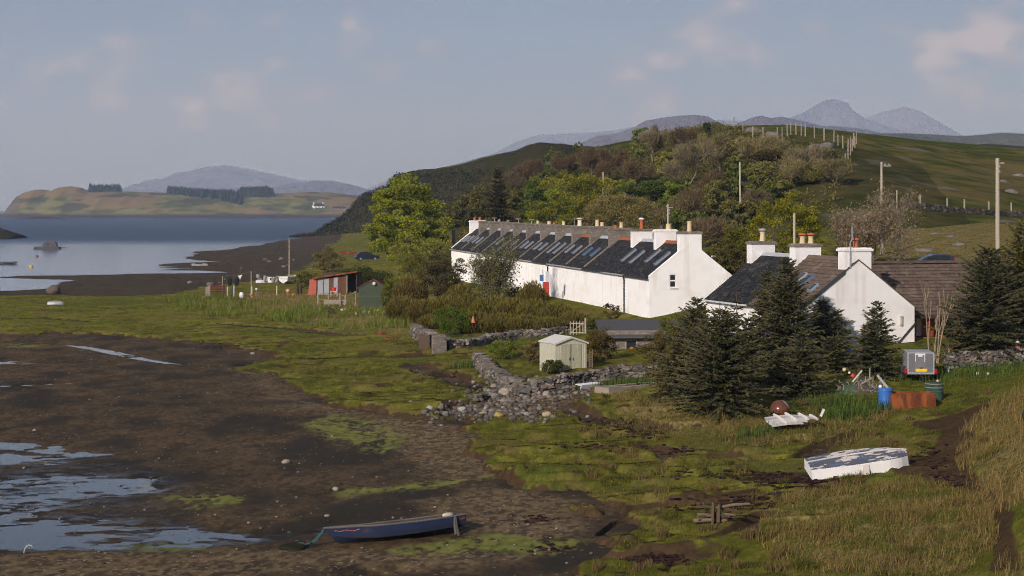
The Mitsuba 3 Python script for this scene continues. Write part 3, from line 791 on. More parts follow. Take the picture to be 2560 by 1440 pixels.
for i in range(N1):
    y0, y1, dz = i * L1, (i + 1) * L1 - .004, .022 * i
    e, r = E1 + dz, R1 + dz
    k = thing('white_cottage', SAY[i], 'cottage', 'white cottages in the long terrace')
    wall = prism([(0, 0.3), (W1, 0.3), (W1, e), (W1 / 2, r - .03), (0, e)], y0, y1)
    if i == 0:
        wall = cut(wall, box((1.78, 0, 5.27), (.50, .36, .98)))
    part(k, 'wall', f1(wall), 'wash')
    rf = part(k, 'roof', f1(prism([(-.14, e - .13), (W1 / 2, r - .03), (W1 + .14, e - .13), (W1 + .14, e - .09), (W1 / 2, r + .03), (-.14, e - .09)], y0 + (.27 if i == 0 else 0), y1)), 'slate')
    part(rf, 'slates', f1([slates(W1, e, r, y0 + (.28 if i == 0 else .01), y1, s, rs) for s in (-1, 1)]), 'slate', kind='stuff')
    part(rf, 'ridge', f1(prism([(W1 / 2 - .20, r - .10), (W1 / 2 + .20, r - .10), (W1 / 2, r + .14)], y0 + .5, y1 - .36)), 'matt', (.36, .115, .05) if i % 2 == 0 and i < 6 else LEAD, var=.2,
         label='orange clay ridge tiles' if i % 2 == 0 and i < 6 else None)
    if i < 13:
        part(k, 'gutter', f1(box((-.20, (y0 + y1) / 2, e - .12), (.1, y1 - y0, .09))), 'paint', (.03, .03, .032) if i in (0, 2, 5) else (.35, .34, .32))
    if i in (1, 5, 9):
        part(k, 'downpipe', f1(tube([(-.16, y0 + .2, e - .14), (-.08, y0 + .2, e - .5), (-.08, y0 + .2, 1.9)], .055, 8)), 'paint', (.02, .02, .022))
    for s, yy in lights.get(i, []):
        rooflight(k, f1, W1, e, r, s, y0 + yy, w=.52 if i != 3 else .45, l=1.5 if i in (0, 1, 5) else 1.1, col=(.08, .15, .26) if i == 3 else (.24, .25, .27))
    stone = STACK[i]
    zt_ = 8.72 + dz + (.06 if i in (1, 4) else 0)
    if i == 0:
        part(k, 'skew', f1([prism([(-.02, e - .06), (W1 / 2, r - .02), (W1 + .02, e - .06), (W1 + .02, e + .10), (W1 / 2, r + .17), (-.02, e + .10)], y0 - .03, y0 + .26)]), 'wash')
        w_ = part(k, 'window', f1(cut(box((1.78, .10, 5.27), (.48, .07, .96)), box((1.78, .1, 5.52), (.38, .2, .36)), box((1.78, .1, 5.04), (.38, .2, .40)))), 'paint', WHITE, var=.03)
        part(w_, 'pane', f1(box((1.78, .13, 5.27), (.42, .02, .9))), 'glass_dark')
        part(w_, 'sill', f1(box((1.78, -.03, 4.75), (.62, .2, .07))), 'wash')
        part(k, 'vent', f1([cyl((4.75, -.05, 7.0), .07, .12, 8), box((4.9, -.04, 7.08), (.22, .1, .05))]), 'matt', (.45, .43, .4))
        dsh = part(k, 'satellite_dish', f1([lathe([(0, 0), (.18, .02), (.27, .08), (.26, .09), (.17, .03), (0, .01)], 14, (W1 / 2 + 1.1, y0 + .5, 8.5)), bar((W1 / 2 + .84, y0 + .4, 8.4), (W1 / 2 + 1.1, y0 + .5, 8.5), .04)]), 'matt', (.5, .5, .5))
    yc_ = y0 + (.36 if i == 0 else 0.0)
    chimney(k, f1, W1 / 2, yc_, r - 1.25 if i else r - 1.0, zt_, 1.66 if i < 3 else 1.95, .62 if i else .72, stone, POTS[i], cap_mat='stone' if i in (0, 2) else None)
    if i and stone == 'stone':
        part(k, 'skew', f1([prism([(0.02, e - .02), (W1 / 2, r), (W1 - .02, e - .02), (W1 - .02, e + .12), (W1 / 2, r + .13), (.02, e + .12)], y0 - .13, y0 + .13)]), 'stone')
    if i == 12:
        chimney(k, f1, W1 / 2, y1 - .36, r - 1.0, zt_ + .02, 1.9, .7, 'wash', POTS[13])
        part(k, 'skew', f1([prism([(-.02, e - .06), (W1 / 2, r - .02), (W1 + .02, e - .06), (W1 + .02, e + .10), (W1 / 2, r + .17), (-.02, e + .10)], y1 - .26, y1 + .02)]), 'wash')
    if i == 5:
        dr_ = part(k, 'door', f1(box((-.30, y0 - .1, 2.95), (.52, .06, 1.9))), 'paint', (.42, .045, .03), label='red door standing open')
        part(dr_, 'handle', f1(box((-.5, y0 - .15, 2.9), (.08, .05, .03))), 'metal_grey')
    if i == 6:
        part(k, 'aerial', f1([bar((W1 / 2 + .8, y0 - .33, 7.6), (W1 / 2 + .8, y0 - .33, 9.75), .045), bar((W1 / 2 + .3, y0 - .33, 9.6), (W1 / 2 + 1.0, y0 - .33, 9.6), .03)] + [bar((W1 / 2 + .35 + .1 * q, y0 - .55, 9.6), (W1 / 2 + .35 + .1 * q, y0 - .1, 9.6), .02) for q in range(6)]), 'matt', (.3, .3, .31))
    if i in (8, 9, 11):
        zc_ = zt_ + .5
        part(k, 'satellite_dish', f1([lathe([(0, 0), (.2, .03), (.3, .1), (.29, .11), (.2, .04), (0, .01)], 14, (W1 / 2 - .5, y0 - .3, zc_)), bar((W1 / 2 - .5, y0 - .2, zt_ - .3), (W1 / 2 - .5, y0 - .25, zc_), .05)]), 'matt', (.62, .62, .6))
# far lean-to chimney post and slab behind the far end
# ---- second pair of cottages
W2, R2, E2 = 6.7, 7.85, 5.33
d2 = np.array([-.30, .954])
c2 = np.array([18.3, 93.0])
f2 = Frame(c2 - np.array([d2[1], -d2[0]]) / np.linalg.norm(d2) * W2 / 2, d2)
for i in range(2):
    y0, y1 = i * 6.1, (i + 1) * 6.1 - .004
    e, r = E2 - .02 * i, R2 + .02 * i
    k = thing('white_cottage', ['white cottage with a brown tiled roof, its broad gable behind the spruces', 'white cottage with a slate roof between the tiled house and the long terrace'][i], 'cottage', 'pair of white cottages among the spruces')
    part(k, 'wall', f2(prism([(0, 1.6), (W2, 1.6), (W2, e), (W2 / 2, r - .03), (0, e)], y0, y1)), 'wash')
    rf = part(k, 'roof', f2(prism([(-.16, e - .15), (W2 / 2, r - .03), (W2 + .16, e - .15), (W2 + .16, e - .10), (W2 / 2, r + .03), (-.16, e - .10)], y0 - (.06 if i == 0 else 0), y1)), 'slate' if i else 'tile')
    part(rf, 'slates' if i else 'tiles', f2([slates(W2, e, r, y0 - (.07 if i == 0 else -.01), y1, s, rs, course=.2 if i else .30, wide=.25 if i else .29, lift=.035 if i else .05, wavy=not i) for s in (-1, 1)]), 'slate' if i else 'tile', kind='stuff')
    part(rf, 'ridge', f2(prism([(W2 / 2 - .18, r - .08), (W2 / 2 + .18, r - .08), (W2 / 2, r + .13)], y0 + .7, y1 - .36)), 'matt', LEAD if i else (.16, .12, .09), var=.2)
    part(k, 'gutter', f2(box((-.22, (y0 + y1) / 2, e - .14), (.1, y1 - y0, .09))), 'paint', (.55, .55, .53) if i else (.03, .03, .03))
    if i == 0:
        part(k, 'bargeboard', f2([prism([(-.16, e - .20), (W2 / 2 - .8, r - .72), (W2 / 2 - .8, r - .5), (-.16, e + .02)], y0 - .09, y0 - .05)]), 'paint', (.05, .055, .06))
        part(k, 'wall_lamp', f2([box((W2 - .85, y0 - .08, 4.55), (.12, .1, .42)), box((W2 - .85, y0 - .06, 4.82), (.16, .14, .06))]), 'paint', (.55, .52, .42))
        part(k, 'downpipe', f2(tube([(W2 + .02, y0 - .05, e - .9), (W2 - .9, y0 - .06, 3.5), (W2 - 1.5, y0 - .06, 2.9)], .05, 8)), 'paint', (.03, .03, .03))
        c = chimney(k, f2, W2 / 2, y0 + .4, r - 1.0, 8.30, 1.55, .78, 'wash', [(0.05, .34, .14, TERRA, TERRA)], cap_mat='wash')
        part(c, 'flue_pipe', f2(tube([(W2 / 2 - .5, y0 - .05, 7.4), (W2 / 2 - .5, y0 - .05, 8.75), (W2 / 2 - .36, y0, 8.95), (W2 / 2 - .36, y0, 9.6)], .035, 8)), 'metal_grey')
        rooflight(k, f2, W2, e, r, 2.1, 2.6, w=.5, l=.9, col=(.12, .17, .24))
    else:
        chimney(k, f2, W2 / 2, y0 + .0, r - 1.1, 8.42, 1.6, .7, 'wash', [(-.18, .40, .15, CREAM, TERRA), (.34, .40, .15, CREAM, TERRA)], cap_mat='stone')
        chimney(k, f2, W2 / 2, y1 - .36, r - 1.0, 8.46, 1.5, .7, 'wash', [(.1, .55, .15, CREAM, (.35, .33, .28))], cap_mat='stone')
        rooflight(k, f2, W2, e, r, 2.2, 3.5, w=.4, l=1.0, col=(.32, .33, .35))
        rooflight(k, f2, W2, e, r, 1.6, 1.0, w=.4, l=.6, col=(.25, .30, .36))
# ---- tiled wing with the porch
fw = Frame(np.array([21.2, 94.1]), np.array([.954, .30]))          # its ridge runs away to the right: local x points right-forward
k = thing('house_wing', 'low wing with brown tiled roof and red framed porch beside the white gable', 'house')
gx_ = np.array([.954, .30]); gn_ = np.array([-.30, .954])


WO = np.array([21.62, 95.1])


def wing(p):      # local (along, back, z) -> world
    p = np.asarray(p, float)
    return np.column_stack([WO[0] + p[:, 0] * gx_[0] + p[:, 1] * gn_[0], WO[1] + p[:, 0] * gx_[1] + p[:, 1] * gn_[1], p[:, 2]])


def wmesh(m):
    m = trimesh.util.concatenate(m) if isinstance(m, list) else m.copy()
    m.vertices = wing(m.vertices)
    return m


def gable_box(a0, a1, b, e, r, z0):
    h = b / 2
    p = prism([(0, z0), (b, z0), (b, e), (h, r), (0, e)], 0, a1 - a0)        # x: back, y: along
    v = p.vertices
    m = trimesh.Trimesh(np.stack([v[:, 1] + a0, v[:, 0], v[:, 2]], 1), p.faces[:, ::-1], process=False)
    return m


wl = gable_box(-3.2, 8.6, 7.2, 4.95, 7.45, 1.6)
part(k, 'wall', wmesh(cut(wl, box((1.55, .0, 3.9), (2.9, 2.0, 1.9)))), 'wash')
tl = slates(7.2, 4.95, 7.5, 0, 11.9, -1, rs, course=.30, wide=.29, over=.3, lift=.06, wavy=True)
tr_ = slates(7.2, 4.95, 7.5, 0, 11.9, 1, rs, course=.30, wide=.29, over=.3, lift=.06, wavy=True)
for m in (tl, tr_):
    m.vertices = np.stack([m.vertices[:, 1] - 3.25, m.vertices[:, 0], m.vertices[:, 2]], 1)
tl, tr_ = wmesh(tl), wmesh(tr_)
rf = part(k, 'roof', wmesh(gable_box(-3.2, 8.63, 7.2, 4.97, 7.47, 4.9)), 'tile')
part(rf, 'tiles', [tl, tr_], 'tile', kind='stuff')
part(rf, 'ridge', wmesh(box((2.7, 3.6, 7.55), (11.9, .34, .12))), 'tile')
part(k, 'fascia', wmesh(box((2.7, -.24, 4.72), (11.9, .06, .2))), 'paint', (.06, .045, .035))
for j, a in enumerate((.2, 1.05, 1.9, 2.75)):
    part(k, 'porch_post', wmesh(box((a, .06, 3.9), (.12, .12, 1.9))), 'paint', (.30, .075, .03), label='red brown porch post' if j == 0 else None)
part(k, 'porch_rail', wmesh(box((1.5, .06, 3.55), (2.6, .07, .08))), 'paint', (.30, .075, .03))
part(k, 'door', wmesh(box((1.6, .93, 3.9), (.9, .05, 1.8))), 'paint', (.26, .06, .03))
part(k, 'window', wmesh(box((2.6, .93, 4.1), (.7, .05, .9))), 'glass_dark')
part(k, 'pillar', wmesh(box((-.12, -.02, 3.7), (.34, .3, 2.3))), 'wash')
part(k, 'pillar', wmesh(box((3.35, -.1, 3.7), (.3, .3, 2.3))), 'wash')
# ---- low outbuilding with felt roof and ivy
k = thing('outbuilding', 'low outbuilding with grey felt roof and one small window below the gable', 'outbuilding')
ob = Frame(np.array([5.7, 109.5]), np.array([-.05, 1.0]))
part(k, 'wall', ob(cut(box((2.6, 1.9, 1.95), (5.0, 3.4, 1.9)), box((1.75, .2, 2.02), (.75, .5, .75)))), 'stone')
part(k, 'roof', ob(prism([(-.1, 0), (5.6, 0), (5.6, .09), (-.1, .09)], -.35, 4.0)) if False else ob(trimesh.Trimesh(*(lambda b: (np.column_stack([b.vertices[:, 0], b.vertices[:, 1], b.vertices[:, 2] + .19 * (b.vertices[:, 1] + .3)]), b.faces))(box((2.75, 1.85, 2.56), (5.8, 4.3, .09))), process=False)), 'matt', (.10, .098, .098), var=.2)
part(k, 'roof_batten', ob(box((2.75, .9, 2.89), (5.8, .10, .06))), 'matt', (.17, .165, .16))
w_ = part(k, 'window', ob(cut(box((1.75, .25, 2.02), (.75, .08, .75)), box((1.75, .25, 2.02), (.61, .3, .61)))), 'paint', (.30, .28, .25))
part(w_, 'pane', ob(box((1.75, .33, 2.02), (.66, .02, .66))), 'glass_dark')
part(w_, 'sill', ob(box((1.75, .15, 1.61), (.85, .2, .06))), 'paint', (.55, .52, .45))
tag(put(numbered('net_float'), moved(trimesh.creation.icosphere(2, .15), ob(trimesh.Trimesh([[1.8, .24, 1.8]], [[0, 0, 0]], process=False)).vertices[0]), 'paint', (.5, .12, .03), smooth=True), 'orange float lying in the outbuilding window', 'float')
# ---- cream metal garden shed
k = thing('garden_shed', 'cream metal garden shed with its double doors shut, behind the stone wall', 'shed')
sp = np.array([(1388 - CX) / F * 97.5, 97.5]); th = math.radians(25)
fs = Frame(sp, np.array([-math.sin(th), math.cos(th)]))
SZ0, SE, SR, SW, SD = 1.30, 3.10, 3.42, 1.95, 1.95
CRM = (.46, .45, .35)
pw = prism([(0, SZ0), (SW, SZ0), (SW, SE), (SW / 2, SR - .03), (0, SE)], 0, SD)
part(k, 'wall', fs(pw), 'paint', CRM, var=.04)
ribs = [box((-.012, .1 + j * .2, (SZ0 + SE) / 2), (.03, .03, SE - SZ0 - .04)) for j in range(10)] + [box((x, -.012, (SZ0 + SE) / 2), (.03, .03, SE - SZ0 - .06)) for x in (.07, .2, SW - .24, SW - .1)]
part(k, 'rib', fs(ribs), 'paint', (.47, .46, .36), var=.03)
part(k, 'roof', fs([prism([(-.08, SE - .05), (SW / 2, SR - .02), (SW / 2, SR + .03), (-.08, SE + .0)], -.1, SD + .06), prism([(SW / 2, SR - .02), (SW + .08, SE - .05), (SW + .08, SE), (SW / 2, SR + .03)], -.1, SD + .06)]), 'paint', (.56, .55, .47), var=.03)
part(k, 'bargeboard', fs([prism([(-.08, SE - .10), (SW / 2, SR - .08), (SW / 2, SR + .02), (-.08, SE + .0)], -.13, -.10), prism([(SW / 2, SR - .08), (SW + .08, SE - .10), (SW + .08, SE), (SW / 2, SR + .02)], -.13, -.10)]), 'paint', (.52, .51, .42), var=.03)
for j, (a, b) in enumerate(((.36, .93), (1.0, 1.60))):
    dd = part(k, 'door', fs([box(((a + b) / 2, -.03, (SZ0 + SE) / 2 - .03), (b - a, .04, SE - SZ0 - .10))] + [box((a + .06 + q * .08, -.055, (SZ0 + SE) / 2 - .03), (.02, .02, SE - SZ0 - .14)) for q in range(int((b - a - .06) / .08))]), 'paint', (.36, .355, .25), var=.03)
    part(dd, 'handle', fs(box((b - .07 if j == 0 else a + .07, -.07, 2.2), (.03, .05, .16))), 'paint', (.08, .08, .07))
part(k, 'gap', fs(box((.965, -.008, (SZ0 + SE) / 2 - .03), (.06, .01, SE - SZ0 - .1))), 'paint', (.03, .03, .025))
# ---- red lean-to shack and green hut among the nets
k = thing('boat_shack', 'lean-to shack of red boards and grey tin with a sloping roof', 'shack')
o = spot(842, 735)
fr = Frame(o[:2] - [2.3, 0], np.array([.12, .99]))
z0 = o[2] - .3
part(k, 'side_wall', fr(trimesh.Trimesh(*(lambda b: (np.column_stack([b.vertices[:, 0], b.vertices[:, 1], b.vertices[:, 2]]), b.faces))(box((-.05, 1.5, z0 + 1.1), (.1, 3.0, 2.2))), process=False)), 'paint', (.36, .075, .04), var=.2)
part(k, 'side_wall', fr(prism([(-1.0, z0), (0, z0), (.02, z0 + 1.9), (-.75, z0 + 1.95)], -.05, .05)), 'paint', (.36, .075, .04), var=.2, label='leaning red board')
for j, (x, c) in enumerate(((.45, (.30, .31, .33)), (1.15, (.30, .31, .33)), (1.75, (.13, .07, .045)), (2.2, (.32, .33, .36)), (2.7, (.12, .06, .04)), (3.15, (.13, .07, .045)))):
    part(k, 'front_panel', fr([box((x, .05, z0 + 1.05), (.62 if j < 2 else .48, .05, 2.0 + .1 * j))] + [box((x - .2 + q * .1, .02, z0 + 1.05), (.03, .03, 2.0 + .1 * j)) for q in range(5)]), 'matt', c, var=.35)
part(k, 'back_wall', fr(box((2.3, 3.0, z0 + 1.3), (4.6, .1, 2.6))), 'matt', (.07, .055, .045))
part(k, 'side_wall', fr(box((4.6, 1.5, z0 + 1.3), (.1, 3.0, 2.6))), 'matt', (.07, .055, .045))
part(k, 'post', fr(box((3.5, .0, z0 + 1.2), (.12, .12, 2.5))), 'wood')
part(k, 'roof', fr(trimesh.Trimesh(*(lambda b: (np.column_stack([b.vertices[:, 0], b.vertices[:, 1], b.vertices[:, 2] + .15 * b.vertices[:, 0] - .02 * b.vertices[:, 1]]), b.faces))(box((2.2, 1.4, z0 + 2.12), (5.2, 3.6, .08))), process=False)), 'matt', (.22, .22, .21), var=.3)
part(k, 'fascia', fr(trimesh.Trimesh(*(lambda b: (np.column_stack([b.vertices[:, 0], b.vertices[:, 1], b.vertices[:, 2] + .15 * b.vertices[:, 0]]), b.faces))(box((2.2, -.44, z0 + 2.12), (5.2, .06, .16))), process=False)), 'rust')
k = thing('green_hut', 'dark green wooden hut with a dull red roof edge', 'hut')
o = spot(932, 768)
fr = Frame(o[:2] - [1.35, 0], np.array([.0, 1.0]))
z0 = o[2] - .2
part(k, 'wall', fr([prism([(0, z0), (2.7, z0), (2.7, z0 + 2.0), (1.45, z0 + 2.85), (0, z0 + 2.05)], 0, 2.6)] + [box((.15 + .3 * q, -.01, z0 + 1.0), (.035, .03, 1.98)) for q in range(9)]), 'paint', (.040, .058, .030), var=.25)
part(k, 'roof', fr([prism([(-.15, z0 + 1.98), (1.45, z0 + 2.86), (1.45, z0 + 2.95), (-.15, z0 + 2.07)], -.12, 2.7), prism([(1.45, z0 + 2.86), (2.85, z0 + 1.93), (2.85, z0 + 2.02), (1.45, z0 + 2.95)], -.12, 2.7)]), 'matt', (.15, .055, .055), var=.2)
part(k, 'cross_board', fr(box((1.35, -.04, z0 + 1.25), (2.7, .03, .07))), 'paint', (.08, .09, .06))
tag(put(numbered('net_float'), moved(trimesh.creation.icosphere(2, .17), fr.o + [1.5, -.2, z0 + 2.45]), 'paint', (.62, .57, .45), smooth=True), 'cream float hung below the hut roof peak', 'float')
# ---- farmhouse and barn on the island
def isl(px, py, Y):
    return at(px, py, Y)


k = thing('farmhouse', 'small white farmhouse on the far island shore', 'house')
o = ispot(785, 521)
ff = Frame(o[:2], np.array([.92, .38]))
part(k, 'wall', ff(prism([(-7, o[2] - 6), (0, o[2] - 6), (0, o[2] + 2.6), (-3.5, o[2] + 5.6), (-7, o[2] + 2.6)], 0, 13)), 'wash')
part(k, 'roof', ff([prism([(-7.3, o[2] + 2.4), (-3.5, o[2] + 5.65), (-3.5, o[2] + 5.95), (-7.4, o[2] + 2.6)], -.2, 13.2), prism([(-3.5, o[2] + 5.65), (.3, o[2] + 2.4), (.4, o[2] + 2.6), (-3.5, o[2] + 5.95)], -.2, 13.2)]), 'slate')
part(k, 'chimney', ff(box((-3.5, .8, o[2] + 6.4), (1.6, 1, 2.2))), 'wash')
part(k, 'chimney', ff(box((-3.5, 12.2, o[2] + 6.4), (1.6, 1, 2.2))), 'wash')
for q in (2.5, 6.5, 10.5):
    part(k, 'window', ff(box((.02, q, o[2] + .8), (.1, 1.3, 1.6))), 'glass_dark')
k = thing('barn', 'low grey barn along the shore from the white farmhouse', 'barn')
o = ispot(840, 524)
ff = Frame(o[:2], np.array([.97, .24]))
part(k, 'wall', ff(prism([(-6, o[2] - 5), (0, o[2] - 5), (0, o[2] + 1.6), (-3, o[2] + 3.6), (-6, o[2] + 1.6)], -4, 12)), 'stone')
part(k, 'roof', ff([prism([(-6.3, o[2] + 1.4), (-3, o[2] + 3.65), (-3, o[2] + 3.9), (-6.4, o[2] + 1.6)], -4.2, 12.2), prism([(-3, o[2] + 3.65), (.3, o[2] + 1.4), (.4, o[2] + 1.6), (-3, o[2] + 3.9)], -4.2, 12.2)]), 'slate')

# ------------------------------------------------------------------ trees and bushes
def cards(c, d, w, l, rs, tri=True):
    """Leaf blades: centres c (n, 3), directions d (n, 3), widths, lengths -> vertices and faces (two triangles each, folded a little)."""
    n = len(c)
    d = d / (np.linalg.norm(d, axis=1, keepdims=True) + 1e-9)
    r = rs.normal(size=(n, 3))
    s = np.cross(d, r)
    s /= np.linalg.norm(s, axis=1, keepdims=True) + 1e-9
    w, l = np.broadcast_to(w, n)[:, None], np.broadcast_to(l, n)[:, None]
    P = np.stack([c - d * l / 2, c + s * w / 2, c + d * l / 2, c - s * w / 2], 1)
    k = np.arange(n)[:, None] * 4
    f = np.vstack([k + [0, 1, 2], k + [0, 2, 3]])
    return P.reshape(-1, 3), f


def leaf_cols(n, a, b, rs, tone=None):
    t = rs.random(n) if tone is None else np.clip(tone + rs.normal(0, .18, n), 0, 1)
    c = np.asarray(a)[None] * (1 - t[:, None]) + np.asarray(b)[None] * t[:, None]
    c = c * np.array([1.04, .98, .70])
    return np.repeat(np.clip(c * (1 + rs.normal(0, .10, (n, 1))), .004, .9), 4, 0)


def twig_tree(base, h, r, rs, levels=4, spread=.5, stems=1, trunk_r=None, z_split=.22, twig=.5, lean=(0, 0), droop=0.0):
    """Branching skeleton: list of (points, radii) and the tips (n, 3) with directions."""
    segs, tips = [], []
    tr = trunk_r or h * .022

    def grow(p, d, L, rad, lev):
        q = p + d * L * .5 + rs.normal(0, .05 * L, 3)
        e = p + d * L + rs.normal(0, .07 * L, 3)
        segs.append((np.array([p, q, e]), np.array([rad, rad * .85, rad * .6])))
        if lev == 0:
            tips.append((e, d))
            return
        nb = 2 + (rs.random() < .75) + (lev > 2)
        for _ in range(nb):
            v = rs.normal(size=3)
            v -= d * (v @ d)
            v /= np.linalg.norm(v) + 1e-9
            nd = d * (1 - spread * .45) + v * spread * (.7 + .6 * rs.random()) + np.array([0, 0, .16 - droop])
            nd /= np.linalg.norm(nd)
            st = e if rs.random() < .6 else q
            grow(st, nd, L * (.62 + .22 * rs.random()), rad * .58, lev - 1)

    for s in range(stems):
        a = rs.random() * 6.28
        d = np.array([math.cos(a) * (.12 if stems == 1 else .34), math.sin(a) * (.12 if stems == 1 else .34), 1.0]) + np.array([lean[0], lean[1], 0])
        d /= np.linalg.norm(d)
        grow(np.asarray(base) + np.array([math.cos(a), math.sin(a), 0]) * (0 if stems == 1 else .3), d, h * z_split * (1 if stems == 1 else .9 + .4 * rs.random()), tr / math.sqrt(stems), levels)
    # fit into the wanted size
    P = np.vstack([s[0] for s in segs])
    top = P[:, 2].max() - base[2]
    rad = np.percentile(np.linalg.norm(P[:, :2] - np.asarray(base)[:2], axis=1), 97)
    k = np.array([r / max(rad, .1), r / max(rad, .1), h / max(top, .1)])
    fit = lambda p: np.asarray(base) + (p - base) * k
    segs = [(fit(p), q) for p, q in segs]
    return segs, np.array([fit(t[0]) for t in tips]), np.array([t[1] for t in tips])


def tubes(segs, n=4, rmin=.012):
    Vs, Fs, k = [], [], 0
    for p, q in segs:
        m = tube(p, np.maximum(q, rmin), n)
        Vs.append(m.vertices)
        Fs.append(m.faces + k)
        k += len(m.vertices)
    return trimesh.Trimesh(np.vstack(Vs), np.vstack(Fs), process=False)


BARK = (.13, .10, .075)


def leafy_tree(name, label, base, h, r, ca, cb, seed, n=9000, leaf=.24, clumps=70, zlo=.18, bark=BARK, group=None, cat='tree', stems=1, fill=.5, levels=3, squash=1.0, clump_r=None, offset=0.0):
    """Broadleaf tree or bush: branching trunk, crown of leaf clumps in an uneven envelope."""
    rs = np.random.default_rng(seed)
    k = thing(name, label, cat, group)
    base = np.asarray(base, float)
    segs, tips, _ = twig_tree(base - [0, 0, .2], h * .86, r * .8, rs, levels=levels, stems=stems, spread=.62)
    part(k, 'trunk', tubes(segs, 5), 'matt', bark, var=.25)
    # clump centres: outer shell mostly, some inside
    u = rs.normal(size=(clumps * 3, 3))
    u /= np.linalg.norm(u, axis=1, keepdims=True)
    rad = (1 - fill * rs.random(clumps * 3) ** 1.5)[:, None]
    zc = base[2] + h * (zlo + 1) / 2
    lump = .72 + .5 * meshkit.noise(u * 2.1 + seed, seed)[:, None]
    c = np.array([base[0] + offset, base[1], zc]) + u * rad * lump * np.array([r, r * .9, h * (1 - zlo) / 2 * squash])
    c = c[c[:, 2] > base[2] + .1][:clumps]
    cr = (clump_r or r * .26) * (.6 + .7 * rs.random(len(c)))
    idx = rs.integers(0, len(c), n)
    v = rs.normal(size=(n, 3))
    v /= np.linalg.norm(v, axis=1, keepdims=True)
    p = c[idx] + v * (cr[idx] * rs.random(n) ** .45)[:, None] * np.array([1, 1, .62])
    p[:, 2] = np.maximum(p[:, 2], base[2] + .05)
    d = v + rs.normal(0, .6, (n, 3)) + np.array([0, 0, -.2])
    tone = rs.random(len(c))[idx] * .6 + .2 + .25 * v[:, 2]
    V, Fa = cards(p, d, leaf * (.5 + .3 * rs.random(n)), leaf * (.8 + .5 * rs.random(n)), rs)
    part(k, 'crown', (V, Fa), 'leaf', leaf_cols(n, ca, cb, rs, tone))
    return k


def bare_tree(name, label, base, h, r, ct, seed, twigs=5200, tw=.035, tl=.7, bark=(.20, .175, .15), group=None, stems=1, levels=4, buds=None, nb=0, bl=.12, cat='tree', spread=.55, lean=(0, 0)):
    """Leafless tree: limbs and a cloud of fine twigs that follow the branch ends."""
    rs = np.random.default_rng(seed)
    k = thing(name, label, cat, group)
    base = np.asarray(base, float)
    segs, tips, dirs = twig_tree(base - [0, 0, .2], h * .93, r * .85, rs, levels=levels, stems=stems, spread=spread, lean=lean)
    part(k, 'trunk', tubes(segs, 4, .02), 'matt', bark, var=.25)
    i = rs.integers(0, len(tips), twigs)
    d = dirs[i] + rs.normal(0, .55, (twigs, 3)) + np.array([0, 0, .12])
    d /= np.linalg.norm(d, axis=1, keepdims=True)
    p = tips[i] + rs.normal(0, .10 * r, (twigs, 3)) + d * tl * .3 * rs.random((twigs, 1)) - dirs[i] * .12 * r * rs.random((twigs, 1))
    p[:, 2] = np.maximum(p[:, 2], base[2] + .1)
    V, Fa = cards(p, d, tw * (.7 + .6 * rs.random(twigs)), tl * (.6 + .8 * rs.random(twigs)), rs)
    part(k, 'twigs', (V, Fa), 'leaf', leaf_cols(twigs, np.asarray(ct) * .7, np.asarray(ct) * 1.3, rs))
    if nb:
        i = rs.integers(0, len(tips), nb)
        p = tips[i] + rs.normal(0, .11 * r, (nb, 3))
        V, Fa = cards(p, rs.normal(size=(nb, 3)), bl, bl * 1.3, rs)
        part(k, 'crown' if name != 'blossom_tree' else 'blossom', (V, Fa), 'leaf', leaf_cols(nb, np.asarray(buds) * .8, np.asarray(buds) * 1.2, rs))
    return k


